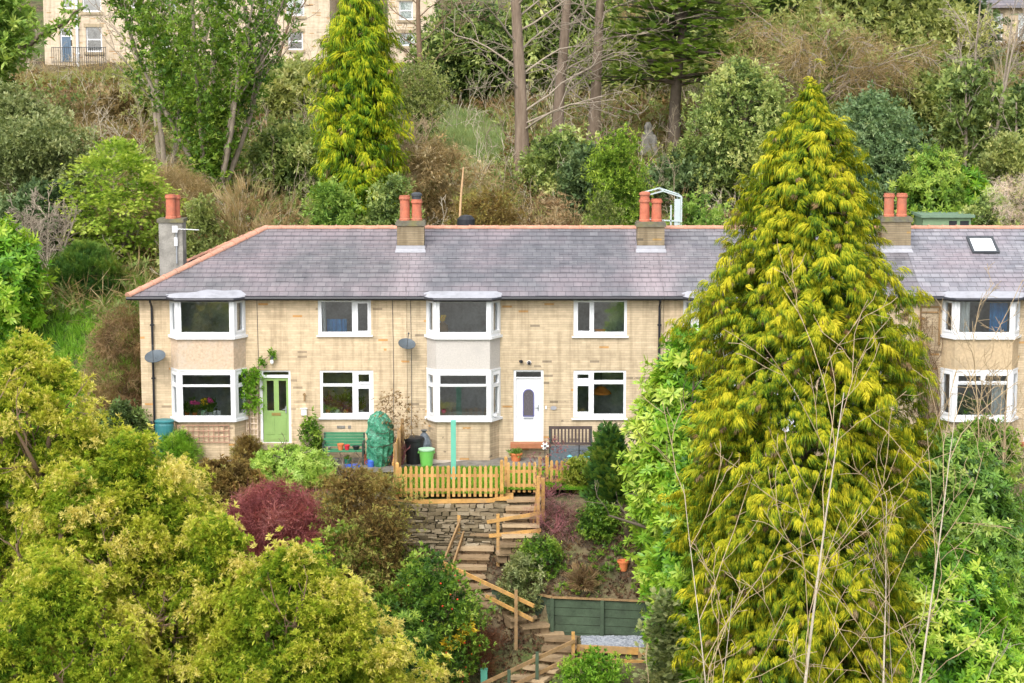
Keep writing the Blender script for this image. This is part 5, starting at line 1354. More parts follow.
# greenhouse frame, shed, stump and bits behind the roofs
def greenhouse():
    Y = 11.5; zb = G(W(667, 220, Y).x, Y)
    A = lambda px, py, dy_=0: W(px, py, Y) + Vector((0, dy_, 0))
    o = thing('greenhouse', W(667, 240, Y), 'white framed lean greenhouse behind the chimney on the bank', 'greenhouse')
    m = MB(); e0, r0, e1 = A(648, 195), A(663, 191), A(681.5, 197)
    for dy_ in (0, 1.8):
        d = Vector((0, dy_, 0))
        m.beam(e0 + d, r0 + d, .045, .045); m.beam(r0 + d, e1 + d, .045, .045)
        for q in (e0, e1): m.beam(q + d, Vector((q.x, Y + dy_, zb - .2)), .06, .06)
    for q in (e0, r0, e1): m.beam(q, q + Vector((0, 1.8, 0)), .05, .05)
    m.beam(Vector((e0.x, Y, e0.z - .9)), Vector((e1.x, Y, e1.z - .9)), .05, .05)
    m.beam(Vector((A(671, 205).x, Y, A(671, 205).z)), Vector((A(671, 205).x, Y, zb)), .05, .05)
    m.build('frame', M['lid_grey'], o)
    m = MB(); m.poly([e0, r0, r0 + Vector((0, 1.8, 0)), e0 + Vector((0, 1.8, 0))]); m.poly([r0, e1, e1 + Vector((0, 1.8, 0)), r0 + Vector((0, 1.8, 0))]); m.build('roof_pane', M['glass'], o)
    m = MB(); m.box(A(674.5, 200).x, A(680.5, 200).x, Y + .01, Y + .04, zb - .1, A(677, 199).z); m.build('door_panel', M['lid_grey'], o)
M['lid_grey'] = plain('pale_grey_panel', (.42, .48, .48), .5, .3, .1)
greenhouse()
def shed():
    Y = 10.5; a, b = W(923, 222, Y), W(971, 222, Y); zb = G((a.x + b.x) / 2, Y) - .1; zt = W(940, 217.5, Y).z
    o = thing('garden_shed', ((a.x + b.x) / 2, Y, zb), 'flat roofed green shed behind the right-hand roof ridge', 'shed')
    pl = Plane((0, Y), (1, 0)); m = MB(); r = [rect_px(949, 957, 220.8, 226, Y), rect_px(960, 969, 220.8, 226, Y)]
    holed_wall(m, pl, (a.x, b.x, zb, zt), r, .06); m.box(a.x, b.x, Y + .065, Y + 2, zb, zt - .002); m.build('wall', M['shed_green'], o)
    m = MB(); m.box(a.x - .1, b.x + .12, Y - .12, Y + 2.1, zt, zt + .10); m.build('roof', M['shed_roof'], o)
    for q in r: g = MB(); pane_in(g, pl, q, -.04); g.build('window', M['bin_black'], o)
M['shed_green'] = plain('sage_green_paint', (.17, .25, .14), .7, .2, .15); M['shed_roof'] = plain('green_felt_roof', (.15, .22, .15), .9, .1, .2)
shed()
def stump():
    b = ghit(648, 155); p = W(648, 148, b.y); m = MB(); zt = W(648, 122, b.y).z; n = 16
    h = zt - b.z; s = Vector(b)
    m.lathe(s, [(.42, 0), (.34, h * .3), (.36, h * .5), (.24, h * .68), (.17, h * .74), (.20, h * .86), (.10, h)], n, 1, .8); m.lathe(s + Vector((.28, -.1, 0)), [(.2, 0), (.16, h * .5), (.05, h * .62)], 10)
    tag(m.build('stone_figure', M['cement']), 'weathered grey stone figure in the shade below the cedar', 'statue')
    Y = 9.2; p = W(466, 219, Y); zb = G(p.x, Y); m = MB(); m.lathe((p.x, Y, zb), [(.26, 0), (.30, .6), (.32, p.z - zb), (.2, p.z - zb + .12), (.05, p.z - zb + .15)], 16); tag(m.build('compost_bin', M['bin_black']), 'black compost bin on the bank behind the ridge by the thin stake', 'compost bin')
    Y = 9.6; a = W(459.5, 224, Y); b = W(463.5, 167, Y); m = MB(); m.tube([(a.x, Y, G(a.x, Y) - .2), (a.x, Y, a.z), (a.x + (b.x - a.x) * .4, Y, a.z + (b.z - a.z) * .5), (b.x, Y, b.z)], [.05, .045, .04, .025], 7); tag(m.build('garden_stake', M['pale_wood']), 'tall pale bare stake rising behind the roof ridge', 'stake')
M['pale_wood'] = plain('pale_bare_wood', (.50, .32, .17), .85, .15, .2)
stump()
p = ghit(484, 696)
m = MB(); q = W(484, 673, -10.1); m.box(q.x - .09, q.x + .09, q.y - .09, q.y + .09, G(q.x, q.y) - .05, q.z + .09); m.box(q.x - .1, q.x + .1, q.y - .1, q.y + .1, q.z + .09, q.z + .115); tag(m.build('plastic_box', M['teal']), 'small turquoise plastic box beside the lowest steps', 'box')
# ------------------------------------------------------------------ leaf colours
LM = {}
LM['golden'] = leaf_mat('golden_weeping_foliage', [(.02, .05, .006), (.055, .13, .010), (.13, .22, .012), (.29, .33, .014), (.49, .46, .02), (.63, .56, .04)], .35, .6, .15, .15)
LM['golden_far'] = leaf_mat('golden_conifer_foliage', [(.02, .07, .008), (.07, .17, .010), (.19, .29, .012), (.40, .43, .014), (.58, .54, .03)], .35, .6, .15, .1)
LM['olive'] = leaf_mat('golden_olive_foliage', [(.025, .07, .010), (.085, .18, .014), (.21, .32, .024), (.35, .42, .035), (.53, .53, .07), (.66, .58, .18)], .4, .6, .15, .25)
LM['laurel'] = leaf_mat('glossy_laurel_leaf', [(.02, .08, .012), (.06, .19, .016), (.15, .35, .025), (.32, .50, .045), (.50, .60, .12)], .3, .4, .35)
LM['rhodo'] = leaf_mat('rhododendron_leaf', [(.025, .08, .015), (.07, .18, .024), (.155, .31, .042), (.28, .43, .075), (.42, .51, .15)], .28, .35, .4)
LM['ivy'] = leaf_mat('ivy_leaf', [(.02, .06, .010), (.065, .155, .020), (.155, .28, .03), (.29, .41, .06), (.44, .50, .12)], .3, .45, .3)
LM['dark'] = leaf_mat('dark_evergreen_leaf', [(.008, .028, .012), (.025, .070, .022), (.06, .14, .035), (.12, .22, .06)], .25, .5, .25)
LM['yew'] = leaf_mat('yew_foliage', [(.012, .045, .018), (.035, .105, .03), (.09, .19, .03), (.20, .28, .04)], .25, .5, .2)
LM['lime'] = leaf_mat('lime_foliage', [(.05, .13, .008), (.15, .33, .010), (.30, .52, .015), (.44, .62, .03)], .4, .6, .15)
LM['cedar'] = leaf_mat('cedar_foliage', [(.02, .05, .016), (.07, .14, .03), (.17, .28, .05), (.29, .41, .08), (.40, .48, .15)], .35, .55, .2)
LM['bluegreen'] = leaf_mat('blue_green_leaf', [(.015, .06, .022), (.05, .14, .045), (.11, .24, .075), (.20, .34, .13), (.32, .43, .22)], .28, .45, .3)
LM['greygreen'] = leaf_mat('grey_green_leaf', [(.06, .09, .03), (.15, .20, .07), (.27, .32, .14), (.40, .44, .24)], .3, .6, .2)
LM['bright'] = leaf_mat('bright_green_leaf', [(.03, .10, .012), (.10, .25, .018), (.22, .42, .04), (.38, .52, .09)], .38, .5, .25)
LM['yellowgreen'] = leaf_mat('yellow_green_leaf', [(.06, .11, .02), (.17, .25, .03), (.32, .38, .06), (.46, .47, .14)], .38, .55, .2)
LM['brown'] = leaf_mat('brown_leaf', [(.06, .04, .022), (.16, .105, .055), (.29, .205, .11), (.42, .33, .20)], .25, .8, .1)
LM['russet'] = leaf_mat('russet_fern', [(.07, .03, .018), (.18, .075, .04), (.30, .14, .075)], .25, .8, .1)
LM['litter'] = leaf_mat('leaf_litter', [(.04, .025, .018), (.09, .055, .036), (.17, .105, .065), (.30, .20, .12)], .15, .9, .1)
LM['rust'] = leaf_mat('rusty_leaf', [(.055, .038, .016), (.15, .10, .035), (.26, .20, .065), (.27, .30, .08)], .25, .8, .1)
LM['tan'] = leaf_mat('dry_grass_blade', [(.10, .075, .03), (.25, .19, .09), (.42, .33, .18), (.55, .46, .30)], .3, .8, .1)
LM['burgundy'] = leaf_mat('burgundy_leaf', [(.08, .022, .026), (.20, .055, .062), (.33, .105, .11), (.44, .19, .18)], .3, .6, .2)
LM['purple'] = leaf_mat('purple_leaf', [(.12, .05, .06), (.28, .12, .14), (.42, .22, .23)], .3, .6, .2)
LM['sage'] = leaf_mat('pale_green_mound_leaf', [(.07, .15, .02), (.21, .36, .05), (.36, .53, .10), (.48, .62, .20)], .35, .55, .2)
LM['pink'] = leaf_mat('pale_pink_bud', [(.50, .38, .34), (.72, .60, .55), (.84, .78, .74)], .3, .8, .1)
LM['yellow'] = leaf_mat('yellow_leaf', [(.45, .32, .02), (.70, .52, .03), (.80, .62, .08)], .4, .6, .15)
LM['berry'] = plain('orange_red_berry', (.65, .06, .02), .4, .4, .2, 20)
M['twig'] = tint_mat('grey_twig', [(.13, .10, .075), (.27, .22, .165), (.42, .36, .28)], scale=4, bump=.1)
M['twig_tan'] = tint_mat('tan_twig', [(.20, .135, .07), (.38, .28, .16), (.54, .43, .28)], scale=4, bump=.1)
M['pale_twig'] = tint_mat('pale_twig', [(.22, .17, .11), (.40, .33, .23), (.56, .49, .37)], scale=4, bump=.1)
M['twig_brown'] = tint_mat('brown_twig', [(.075, .045, .028), (.17, .11, .07), (.28, .20, .13)], scale=4, bump=.1)
M['twig_red'] = tint_mat('red_twig', [(.10, .03, .04), (.22, .08, .085), (.34, .16, .14)], scale=4, bump=.1)
M['bark_pine'] = tint_mat('pinkish_bark', [(.05, .037, .025), (.165, .12, .085), (.40, .31, .23)], scale=5.5, bump=1., stretch=.16)

def haze_mix(k, g=.35, l=1.12):  # greys and lightens leaf colours: haze of the distance put into them
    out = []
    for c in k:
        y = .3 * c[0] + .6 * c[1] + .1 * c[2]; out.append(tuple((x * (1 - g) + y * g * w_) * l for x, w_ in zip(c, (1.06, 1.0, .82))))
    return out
LM['ivy_far'] = leaf_mat('hazed_ivy_leaf', haze_mix([(.025, .055, .012), (.075, .145, .026), (.165, .27, .045), (.30, .40, .08), (.44, .50, .15)], .22), .3, .5, .25)
LM['yg_far'] = leaf_mat('hazed_yellow_green_leaf', haze_mix([(.06, .10, .02), (.17, .24, .04), (.31, .37, .08), (.46, .47, .17)], .25), .38, .55, .2)
LM['dark_far'] = leaf_mat('hazed_dark_leaf', haze_mix([(.012, .032, .014), (.035, .080, .028), (.085, .16, .05), (.16, .25, .09)], .2), .25, .5, .2)
LM['bright_far'] = leaf_mat('hazed_fresh_leaf', haze_mix([(.035, .10, .014), (.11, .24, .025), (.24, .40, .05), (.40, .52, .10)], .15), .38, .5, .25)
LM['lime_far'] = leaf_mat('hazed_lime_leaf', haze_mix([(.05, .12, .012), (.16, .29, .02), (.30, .44, .04), (.44, .54, .09)], .1), .4, .6, .15)
LM['blue_far'] = leaf_mat('hazed_blue_green_leaf', haze_mix([(.02, .06, .025), (.06, .135, .05), (.125, .235, .085), (.21, .33, .14), (.33, .43, .22)], .2), .28, .45, .3)

# leaf templates
TP = {}
TP['weep'] = rep(lambda: t_weep(), 6)
TP['weep_s'] = rep(lambda: t_weep(n=20, L=.40), 5)
TP['star'] = rep(lambda: t_clump(16, .105, .032, 1.7, t0=-.18, t1=.16), 6)
TP['leafy'] = rep(lambda: t_clump(7, .17, .075, 1.5), 5)
TP['leafy_s'] = rep(lambda: t_clump(7, .11, .05, 1.5), 5)
TP['leafy_l'] = rep(lambda: t_clump(8, .34, .14, 1.5), 5)
TP['whorl'] = rep(lambda: t_whorl(10, .20, .062), 5)
TP['whorl_l'] = rep(lambda: t_whorl(11, .26, .08), 5)
TP['fan'] = rep(lambda: t_fan(.34, 10, .05), 5)
TP['fan_l'] = rep(lambda: t_fan(.62, 14, .085, .12), 5)
TP['needle'] = rep(lambda: t_clump(12, .20, .022, .9), 5)
TP['twigs'] = rep(lambda: t_clump(7, .36, .011, 1.5), 6)
TP['twigs_l'] = rep(lambda: t_clump(8, .65, .018, 1.5), 6)
TP['grass'] = rep(lambda: t_grass(9, .55, .028), 5)
TP['grass_l'] = rep(lambda: t_grass(10, 1.3, .035, lean=.35), 5)

# ------------------------------------------------------------------ undergrowth that nobody could count
def cover(name, label, mat, tm, n, xr, yr, mask, scale=1., up=.8, rnd=.5, lift=0., t=.45):
    x = RS.uniform(*xr, n * 3); y = RS.uniform(*yr, n * 3); k = mask(x, y); x, y = x[k][:n], y[k][:n]
    m = len(x); z = Garr(x, y) + lift * RS.rand(m)
    nz = np.sin(x * 1.7 + y * .9) * np.sin(y * 1.3 - x * .6)
    c = Cloud(); c.put(tm, np.stack([x, y, z], 1), RS.normal(0, rnd, (m, 3)) + [0, 0, up], scale * RS.uniform(.6, 1.4, m), t + .12 * nz + RS.normal(0, .10, m), .6)
    tag(c.build(name, mat, org=(0, 0, 0)), label, name.replace('_', ' '), kind='stuff')
def fld(s, a, b=1.3): return lambda x, y: np.sin(x * s + a) * np.cos(y * s * b - a * 2) + .6 * np.sin(x * s * 2.3 - y * s * 1.9 + a * 3)
fa, fb, fc = fld(.23, .4), fld(.27, 2.1), fld(.21, 4.)
clear = lambda x, y: ((x - (W(432, 110, 38).x)) / 3.8) ** 2 + ((y - 36) / 11) ** 2 < 1
hill = lambda x, y: (np.abs(x) < (62.2 + y) * .29) & (y > 9) & ~clear(x, y) & ~((np.abs(x - CARX) < 2.6) & (y > CARY - 5) & (y < CARY + 3))
cover('ivy_ground_cover', 'dark green ivy and nettles covering the bank behind the terrace', LM['ivy_far'], TP['leafy_l'], 9000, (-34, 34), (9, 60), lambda x, y: hill(x, y) & (fa(x, y) > .1), .8, lift=.5)
cover('bramble_undergrowth', 'brown brambles and bracken covering the hillside', LM['brown'], TP['leafy_l'], 8000, (-34, 34), (10, 60), lambda x, y: hill(x, y) & (fb(x, y) > .0), .8, lift=.6)
cover('hillside_twigs', 'bare tangled twigs over the hillside', LM['tan'], TP['twigs_l'], 9000, (-34, 34), (9, 60), lambda x, y: hill(x, y) & (fc(x, y) > -.3), 1.1, .5, .7, lift=.8)
cover('hillside_grass', 'pale green and straw grass on the hillside', LM['yg_far'], TP['grass'], 13000, (-34, 34), (7, 61), lambda x, y: hill(x, y) & (fa(x, y) < .3), 1.0)
gx0, gx1 = W(350, 110, 45).x, W(470, 110, 45).x
LM['clearing'] = leaf_mat('clearing_grass_blade', [(.13, .19, .06), (.26, .35, .14), (.40, .48, .25)], .35, .7, .1)
cover('clearing_grass', 'soft grey green grass in the clearing beside the golden conifer', LM['clearing'], TP['grass'], 16000, (gx0 - 2, gx1 + 2), (27, 48), lambda x, y: clear(x, y), .8)
cover('verge_grass', 'fresh green grass on the slope left of the terrace', LM['bright'], TP['grass'], 7000, (-19, -12), (-2, 13), lambda x, y: x > -50, .75)
cover('bank_plants', 'low leafy plants scattered over the garden bank', LM['ivy'], TP['leafy_s'], 1900, (-6.5, 5), (-12, -5.7), lambda x, y: (fld(.9, 1.)(x, y) > .15) & ((x < -.6) | (x > 1.2)) & ~((x > 1.1) & (y < -8.05)) & ~((np.abs(x + 1.3) < 1.1) & (y > -9.3)), .9, lift=.2)
cover('leaf_litter', 'brown dead leaves and stems on the bare garden bank', LM['litter'], TP['leafy_s'], 6000, (-5, 5), (-12, -5.6), lambda x, y: ~((x > 1.1) & (y < -8.05)), .8, .5, .8)
cover('bank_straw', 'straw coloured dead stems on the garden bank', LM['tan'], TP['twigs'], 1500, (-5, 5), (-12, -5.6), lambda x, y: ~((x > 1.1) & (y < -8.05)) & ~((np.abs(x + 1.3) < 1.1) & (y > -9.3)), .7, .6, .6)


# low scrub: knee to head high tangle between the shrubs
def scrub(name, label, mat, tm, n, yr, fl, hmax, scale, t=.45):
    x = RS.uniform(-34, 34, n * 4); y = RS.uniform(*yr, n * 4); v = fl(x, y); k = hill(x, y) & (v > .05); x, y, v = x[k][:n], y[k][:n], v[k][:n]; m = len(x)
    hgt = np.clip(v, 0, 1.2) * hmax * (.6 + .4 * np.sin(x * 2.1 + 1) * np.cos(y * 1.9)); q = RS.rand(m) ** .6
    c = Cloud(); c.put(tm, np.stack([x, y, Garr(x, y) + hgt * q], 1), RS.normal(0, .6, (m, 3)) + [0, -.1, .6], scale * RS.uniform(.6, 1.3, m), t + .2 * (q - .6) + .1 * np.sin(x * 1.1) * np.cos(y * .8) + RS.normal(0, .1, m), .6)
    tag(c.build(name, mat, org=(0, 0, 0)), label, name.replace('_', ' '), kind='stuff')
scrub('hillside_scrub', 'olive and yellow green scrub growing over the hillside', LM['yg_far'], TP['leafy'], 12000, (9, 60), fld(.33, 5.), 1.3, 1.15, .32)
scrub('bramble_thicket', 'tangled brown bramble stems and leaves over the hillside', LM['rust'], TP['leafy_s'], 12000, (9, 60), fld(.37, 1.7), 1.2, 1.5, .5)
scrub('ivy_thicket', 'mid green ivy heaped over stumps on the hillside', LM['ivy_far'], TP['leafy'], 10000, (9, 60), fld(.31, 3.1), 1.1, 1.1, .42)
def wild_stems():
    T = Tubes(); n = 0
    while n < 850:
        y = RS.uniform(10, 58); x = RS.uniform(-1, 1) * (62 + y) * .27; z = G(x, y); L = RS.uniform(.8, 2.8)
        limb(T, (x, y, z), RS.normal(0, .35, 3) * [1, 1, 0] + [0, 0, 1], L, RS.uniform(.012, .03), 1, (0, 5, 3), .6, .12, 0, .5, minr=.007, tint=RS.rand()); n += 1
    tag(T.build('bare_stems', M['pale_twig'], org=(0, 0, 0)), 'countless thin bare stems standing in the hillside scrub', 'bare stems', kind='stuff')
wild_stems()

# ------------------------------------------------------------------ the tall golden conifer in front
def weeping_conifer(label, px, top, width, Y, prof, n, mat, tm, sc, low=None, drop=0., group=None, name='golden_conifer', dead=.12):
    b, H, Rr = place(px, top, width, Y, drop); o = thing(name, b, label, 'conifer', group)
    T = Tubes(); T.add(np.array([[b.x, b.y, b.z - .2 + H * .93 * q] for q in np.linspace(0, 1, 8)]), np.linspace(Rr * .09, .03, 8), 8, .4)
    P = np.array(prof); 
    ncl = n; t = RS.rand(ncl * 2); w = np.interp(t, P[:, 0], P[:, 1]) + .05; t = t[RS.rand(len(t)) < w][:ncl]
    m = len(t); th = RS.rand(m) * 6.283; ph = RS.rand(4) * 6.28
    lump = 1 + .12 * np.sin(3 * th + 14 * t + ph[0]) + .12 * np.sin(5 * th - 31 * t + ph[1]) + .10 * np.sin(8 * th + 47 * t + ph[2]) + .07 * np.sin(13 * th - 83 * t + ph[3])
    k = np.where(RS.rand(m) < .28, RS.uniform(.45, .85, m), RS.uniform(.84, 1.04, m))
    r = np.interp(t, P[:, 0], P[:, 1]) * Rr * lump * k
    pos = np.stack([np.cos(th) * r, np.sin(th) * r, t * H], 1) - np.stack([np.cos(th), np.sin(th), np.zeros(m)], 1) * .60 * sc
    pos += RS.normal(0, .05, pos.shape)
    for i in range(46):
        f = .12 + .84 * (i + RS.rand()) / 46; a = RS.rand() * 6.28; rr = np.interp(f, P[:, 0], P[:, 1]) * Rr * .8
        T.add(np.array(b) + np.stack([np.cos(a) * rr * np.linspace(0, 1, 5), np.sin(a) * rr * np.linspace(0, 1, 5), f * H - .6 + np.array([0, .3, .45, .5, .45])], 1), np.linspace(.05, .012, 5), 4, .4)
    T.build('trunk', M['bark'], o)
    d = np.stack([np.cos(th), np.sin(th), RS.uniform(-.12, .25, m)], 1) + RS.normal(0, .28, (m, 3))
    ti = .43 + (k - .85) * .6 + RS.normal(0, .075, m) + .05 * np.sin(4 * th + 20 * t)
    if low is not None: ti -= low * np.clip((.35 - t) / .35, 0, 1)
    hole = np.sin(6 * th + 25 * t + ph[1]) * np.sin(4 * th - 38 * t + ph[2]) > .55; keep = ~(hole & (k > .8) & (RS.rand(m) < .8)); pos, d, ti, m = pos[keep], d[keep], ti[keep], keep.sum()
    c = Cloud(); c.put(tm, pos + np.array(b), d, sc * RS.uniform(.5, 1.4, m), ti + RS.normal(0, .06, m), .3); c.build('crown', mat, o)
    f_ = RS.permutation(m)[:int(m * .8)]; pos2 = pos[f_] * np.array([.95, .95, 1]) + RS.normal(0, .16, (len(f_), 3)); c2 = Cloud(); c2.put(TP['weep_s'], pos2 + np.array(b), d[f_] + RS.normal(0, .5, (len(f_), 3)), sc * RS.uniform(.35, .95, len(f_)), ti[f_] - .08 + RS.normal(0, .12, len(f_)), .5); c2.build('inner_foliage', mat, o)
    q = RS.permutation(m)[:int(m * dead)]; c = Cloud(); c.put(tm, pos[q] * [.97, .97, 1] + np.array(b) - [0, 0, .12], d[q], sc * .75, ti[q] + .1, .3); c.build('dead_foliage', LM['brown'], o)
    return o
# half-widths read down the photograph's outline
def prof_px(Y, px, top, drop, widths):
    b, H, Rr = place(px, top, 100, Y, drop); k = PXM(Y, b.z + H / 2)
    out = [(0, widths[-1][1])]
    for y, w in reversed(widths): out.append(((W(px, y, Y).z - b.z) / H, w))
    return sorted(set((max(0, min(1, a)), w / max(x[1] for x in widths)) for a, w in out)), 2 * max(x[1] for x in widths)
wd = [(85, 3), (105, 15), (130, 36), (160, 50), (200, 65), (230, 69), (265, 86), (300, 100), (350, 104), (400, 109), (450, 112), (520, 112), (600, 104), (683, 92), (760, 85)]
pr, wpx = prof_px(-14, 806, 85, .3, wd)
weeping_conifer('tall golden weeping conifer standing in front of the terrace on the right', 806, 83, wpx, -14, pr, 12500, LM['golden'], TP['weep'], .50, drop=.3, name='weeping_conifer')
wd = [(-30, 4), (-15, 16), (5, 28), (30, 36), (60, 41), (100, 44), (140, 45), (180, 44), (215, 40), (235, 36)]
pr, wpx = prof_px(16, 361, -30, .3, wd)
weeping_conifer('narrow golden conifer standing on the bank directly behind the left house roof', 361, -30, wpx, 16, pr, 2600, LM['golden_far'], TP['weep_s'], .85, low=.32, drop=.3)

# ------------------------------------------------------------------ trees and shrubs of the hillside
def S(label, px, top, width, Y, prof, tm, lm, n, per, clr, name='shrub', cat='shrub', **kw):
    if Y > 9: kw['scale'] = kw.get('scale', 1.) * .76; per = per * 1.5
    random.seed(int(px * 7 + Y * 13)); return plant(name, label, cat, px, top, width, Y, prof, TP[tm], LM[lm], n, per, clr, **kw)
hs = 'shrubs on the bank behind the terrace'
S('lime yellow feathery bush above the left chimney', 120, 140, 104, 15, 'round', 'fan', 'lime_far', 560, 9, .20, scale=.72, t0=.14, up=.15, out=1.2, name='lime_bush', cat='bush', flat=.4, group=hs, rag=.34, lump=.32)
S('rounded dark green yew with an olive top left of the terrace', 85, 247, 64, 11.5, 'dome', 'needle', 'yew', 320, 14, .13, scale=1.0, up=.9, lump=.1, name='yew_bush', cat='bush', topbias=.12)
S('broad glossy evergreen shrub at the left edge above the lawn slope', 2, 226, 74, 8, 'round', 'whorl_l', 'laurel', 260, 8, .24, scale=1.1, t0=-.06, name='rhododendron')
S('grey green lichen covered shrub at the left edge below the hill house', 15, 92, 96, 27, 'round', 'leafy', 'greygreen', 260, 12, .35, scale=1.3, name='tall_shrub', rag=.34, lump=.32)
S('dark evergreen bush under the lime bush at the far left', 50, 190, 80, 16, 'round', 'leafy', 'dark_far', 160, 12, .3, scale=1.5, rag=.34, lump=.32)
S('pale olive shrub hanging over the bank at the left edge', 40, 125, 110, 21, 'vase', 'leafy_s', 'greygreen', 240, 12, .35, scale=2., t0=-.05, rag=.34, lump=.32)
S('drooping brown bramble mound against the left end wall of the terrace', 122, 305, 66, 1.6, 'dome', 'twigs', 'brown', 260, 16, .16, scale=.9, up=-.5, lump=.15, name='bramble_mound', cat='bush', rag=.34)
S('rusty shrub spilling down beside the left end of the terrace', 104, 385, 34, 0.2, 'dome', 'twigs', 'rust', 40, 8, .16, scale=.7, up=-.2, rag=.34, lump=.32)
S('dark leafy shrub in the corner left of the blue green water butt', 116, 404, 46, -.6, 'round', 'leafy', 'ivy_far', 110, 10, .16, scale=.8, t0=-.2, rag=.34, lump=.32)
S('olive shrub on the bank just right of the tall grey chimney', 205, 200, 60, 11, 'dome', 'leafy', 'yg_far', 150, 12, .25, scale=1.1, rag=.34, lump=.32)
S('straw coloured clump of tall dry grass behind the left roof hip', 245, 192, 44, 12, 'vase', 'grass_l', 'tan', 40, 6, .3, scale=.75, up=1.5, rnd=.2, name='dry_grass_clump', cat='grass clump', branches=0)
S('smaller straw coloured grass clump behind the left roof ridge', 283, 204, 50, 11, 'vase', 'grass_l', 'tan', 34, 6, .3, scale=.6, up=1.5, rnd=.2, t0=-.1, name='dry_grass_clump', cat='grass clump', branches=0)
S('round bright green shrub at the foot of the narrow golden conifer', 332, 185, 66, 12.5, 'round', 'leafy', 'bright_far', 180, 12, .22, scale=1.2, rag=.34, lump=.32)
S('green bush on the right foot of the narrow golden conifer', 392, 176, 44, 12.5, 'round', 'leafy', 'ivy_far', 120, 12, .22, scale=1.2, rag=.34, lump=.32)
S('tan twiggy bush left of the ivy clad tree foot', 178, 174, 60, 20, 'round', 'twigs_l', 'tan', 120, 14, .3, scale=.9, rag=.34, lump=.32)
S('big ivy covered bush left of the narrow golden conifer', 292, 128, 64, 25, 'round', 'leafy', 'ivy_far', 180, 12, .32, scale=1.7, rag=.34, lump=.32)
S('brown bramble thicket on the slope under the hill houses', 150, 96, 120, 42, 'dome', 'leafy', 'tan', 150, 9, .5, scale=1.6, t0=-.2, depth=.5, rag=.34, lump=.32)
S('yellow leaved thicket left of the ivy clad tree', 170, 62, 60, 40, 'vase', 'leafy', 'yg_far', 110, 7, .5, scale=1.6, t0=.1, rag=.34, lump=.32)
S('olive bush between the golden conifer and the ivy clad tree under the hill house', 300, 72, 56, 44, 'dome', 'leafy', 'yg_far', 130, 12, .45, scale=2.2, rag=.34, lump=.32)
S('pale yellow green feathery bush right of the narrow golden conifer', 416, 66, 56, 33, 'vase', 'leafy_s', 'yg_far', 160, 10, .4, scale=1.6, up=.6, t0=-.05, rag=.34, lump=.32)
S('tan bush of fine upright twigs in front of the clearing', 438, 142, 70, 17, 'round', 'twigs', 'tan', 150, 12, .3, scale=1.3, up=.8, rnd=.6, extra=lambda c, p, d, t: c.put(TP['leafy_s'], p[::3], d[::3], 1.3, t[::3], .5), rag=.34, lump=.32)
S('golden brown thicket in front of the tallest bare trunk', 490, 192, 84, 13.5, 'dome', 'leafy_s', 'rust', 130, 12, .26, scale=1.4, up=.6, t0=.05, extra=lambda c, p, d, t: c.put(TP['twigs'], p[::2], d[::2], 1.2, t[::2], .5), rag=.34, lump=.32)
S('brown bramble thicket on the bank right of the tallest bare trunk', 548, 194, 80, 12.5, 'dome', 'leafy_s', 'brown', 120, 12, .26, scale=1.4, up=.5, t0=.1, extra=lambda c, p, d, t: c.put(TP['twigs'], p[::2], d[::2], 1.2, t[::2] + .3, .5), rag=.34, lump=.32)
S('green shrub at the right foot of the first bare trunk', 560, 135, 62, 24, 'round', 'leafy', 'ivy_far', 160, 12, .3, scale=1.5, rag=.34, lump=.32)
S('dark shrub between the second and third bare trunks', 590, 152, 44, 21, 'round', 'leafy', 'dark_far', 120, 12, .3, scale=1.5, t0=.12, rag=.34, lump=.32)
S('lime green bush left of the greenhouse frame', 618, 132, 48, 17, 'tall', 'leafy_s', 'lime_far', 200, 12, .28, scale=1.4, up=.6, t0=-.12, lump=.35, name='lime_bush', cat='bush', group=hs, rag=.34)
S('olive bush behind the middle roof ridge beside the terracotta chimney pots', 605, 190, 54, 12, 'dome', 'leafy_s', 'yg_far', 120, 12, .22, scale=1.3, up=.6, t0=-.15, rag=.34, lump=.32)
S('low dark ivy bush under the grey stone figure', 688, 158, 84, 22, 'dome', 'leafy', 'dark_far', 220, 12, .3, scale=1.6, t0=.08, rag=.34, lump=.32)
S('bright green low growth right of the greenhouse frame', 700, 196, 70, 12, 'dome', 'leafy', 'bright_far', 160, 12, .22, scale=1.0, t0=-.05, rag=.34, lump=.32)
S('dark evergreen tree filling the gap behind the bare trunks', 470, 15, 100, 50, 'round', 'leafy', 'ivy_far', 240, 12, .6, scale=2.2, t0=-.22, name='evergreen_tree', cat='tree', stem=1, rag=.34, lump=.32)
S('tall dark evergreen behind the second bare trunk', 560, -20, 90, 52, 'round', 'leafy_l', 'ivy_far', 200, 12, .6, scale=1.7, t0=-.12, name='evergreen_tree', cat='tree', stem=1, rag=.34, lump=.32)
S('pale silvery green broadleaf tree left of the golden weeping conifer top', 738, 66, 104, 21, 'round', 'leafy', 'ivy_far', 440, 12, .30, scale=1.2, name='evergreen_tree', cat='tree', t0=.04, stem=1, rag=.34, lump=.32)
S('large domed blue green holly behind the top of the weeping conifer', 868, 98, 122, 16, 'dome', 'leafy', 'blue_far', 620, 14, .25, scale=1.15, lump=.07, inner=.15, name='holly_tree', cat='tree', t0=-.08)
S('bright green laurel behind the right-hand chimney', 930, 146, 66, 13, 'round', 'whorl', 'ivy', 240, 10, .25, scale=1.25, name='laurel_bush', cat='bush', rag=.34, lump=.32)
S('second laurel above the green shed, darker on its right side', 955, 170, 54, 14, 'round', 'whorl_l', 'laurel', 160, 10, .25, scale=1.25, t0=-.12, name='laurel_bush', cat='bush', rag=.34, lump=.32)
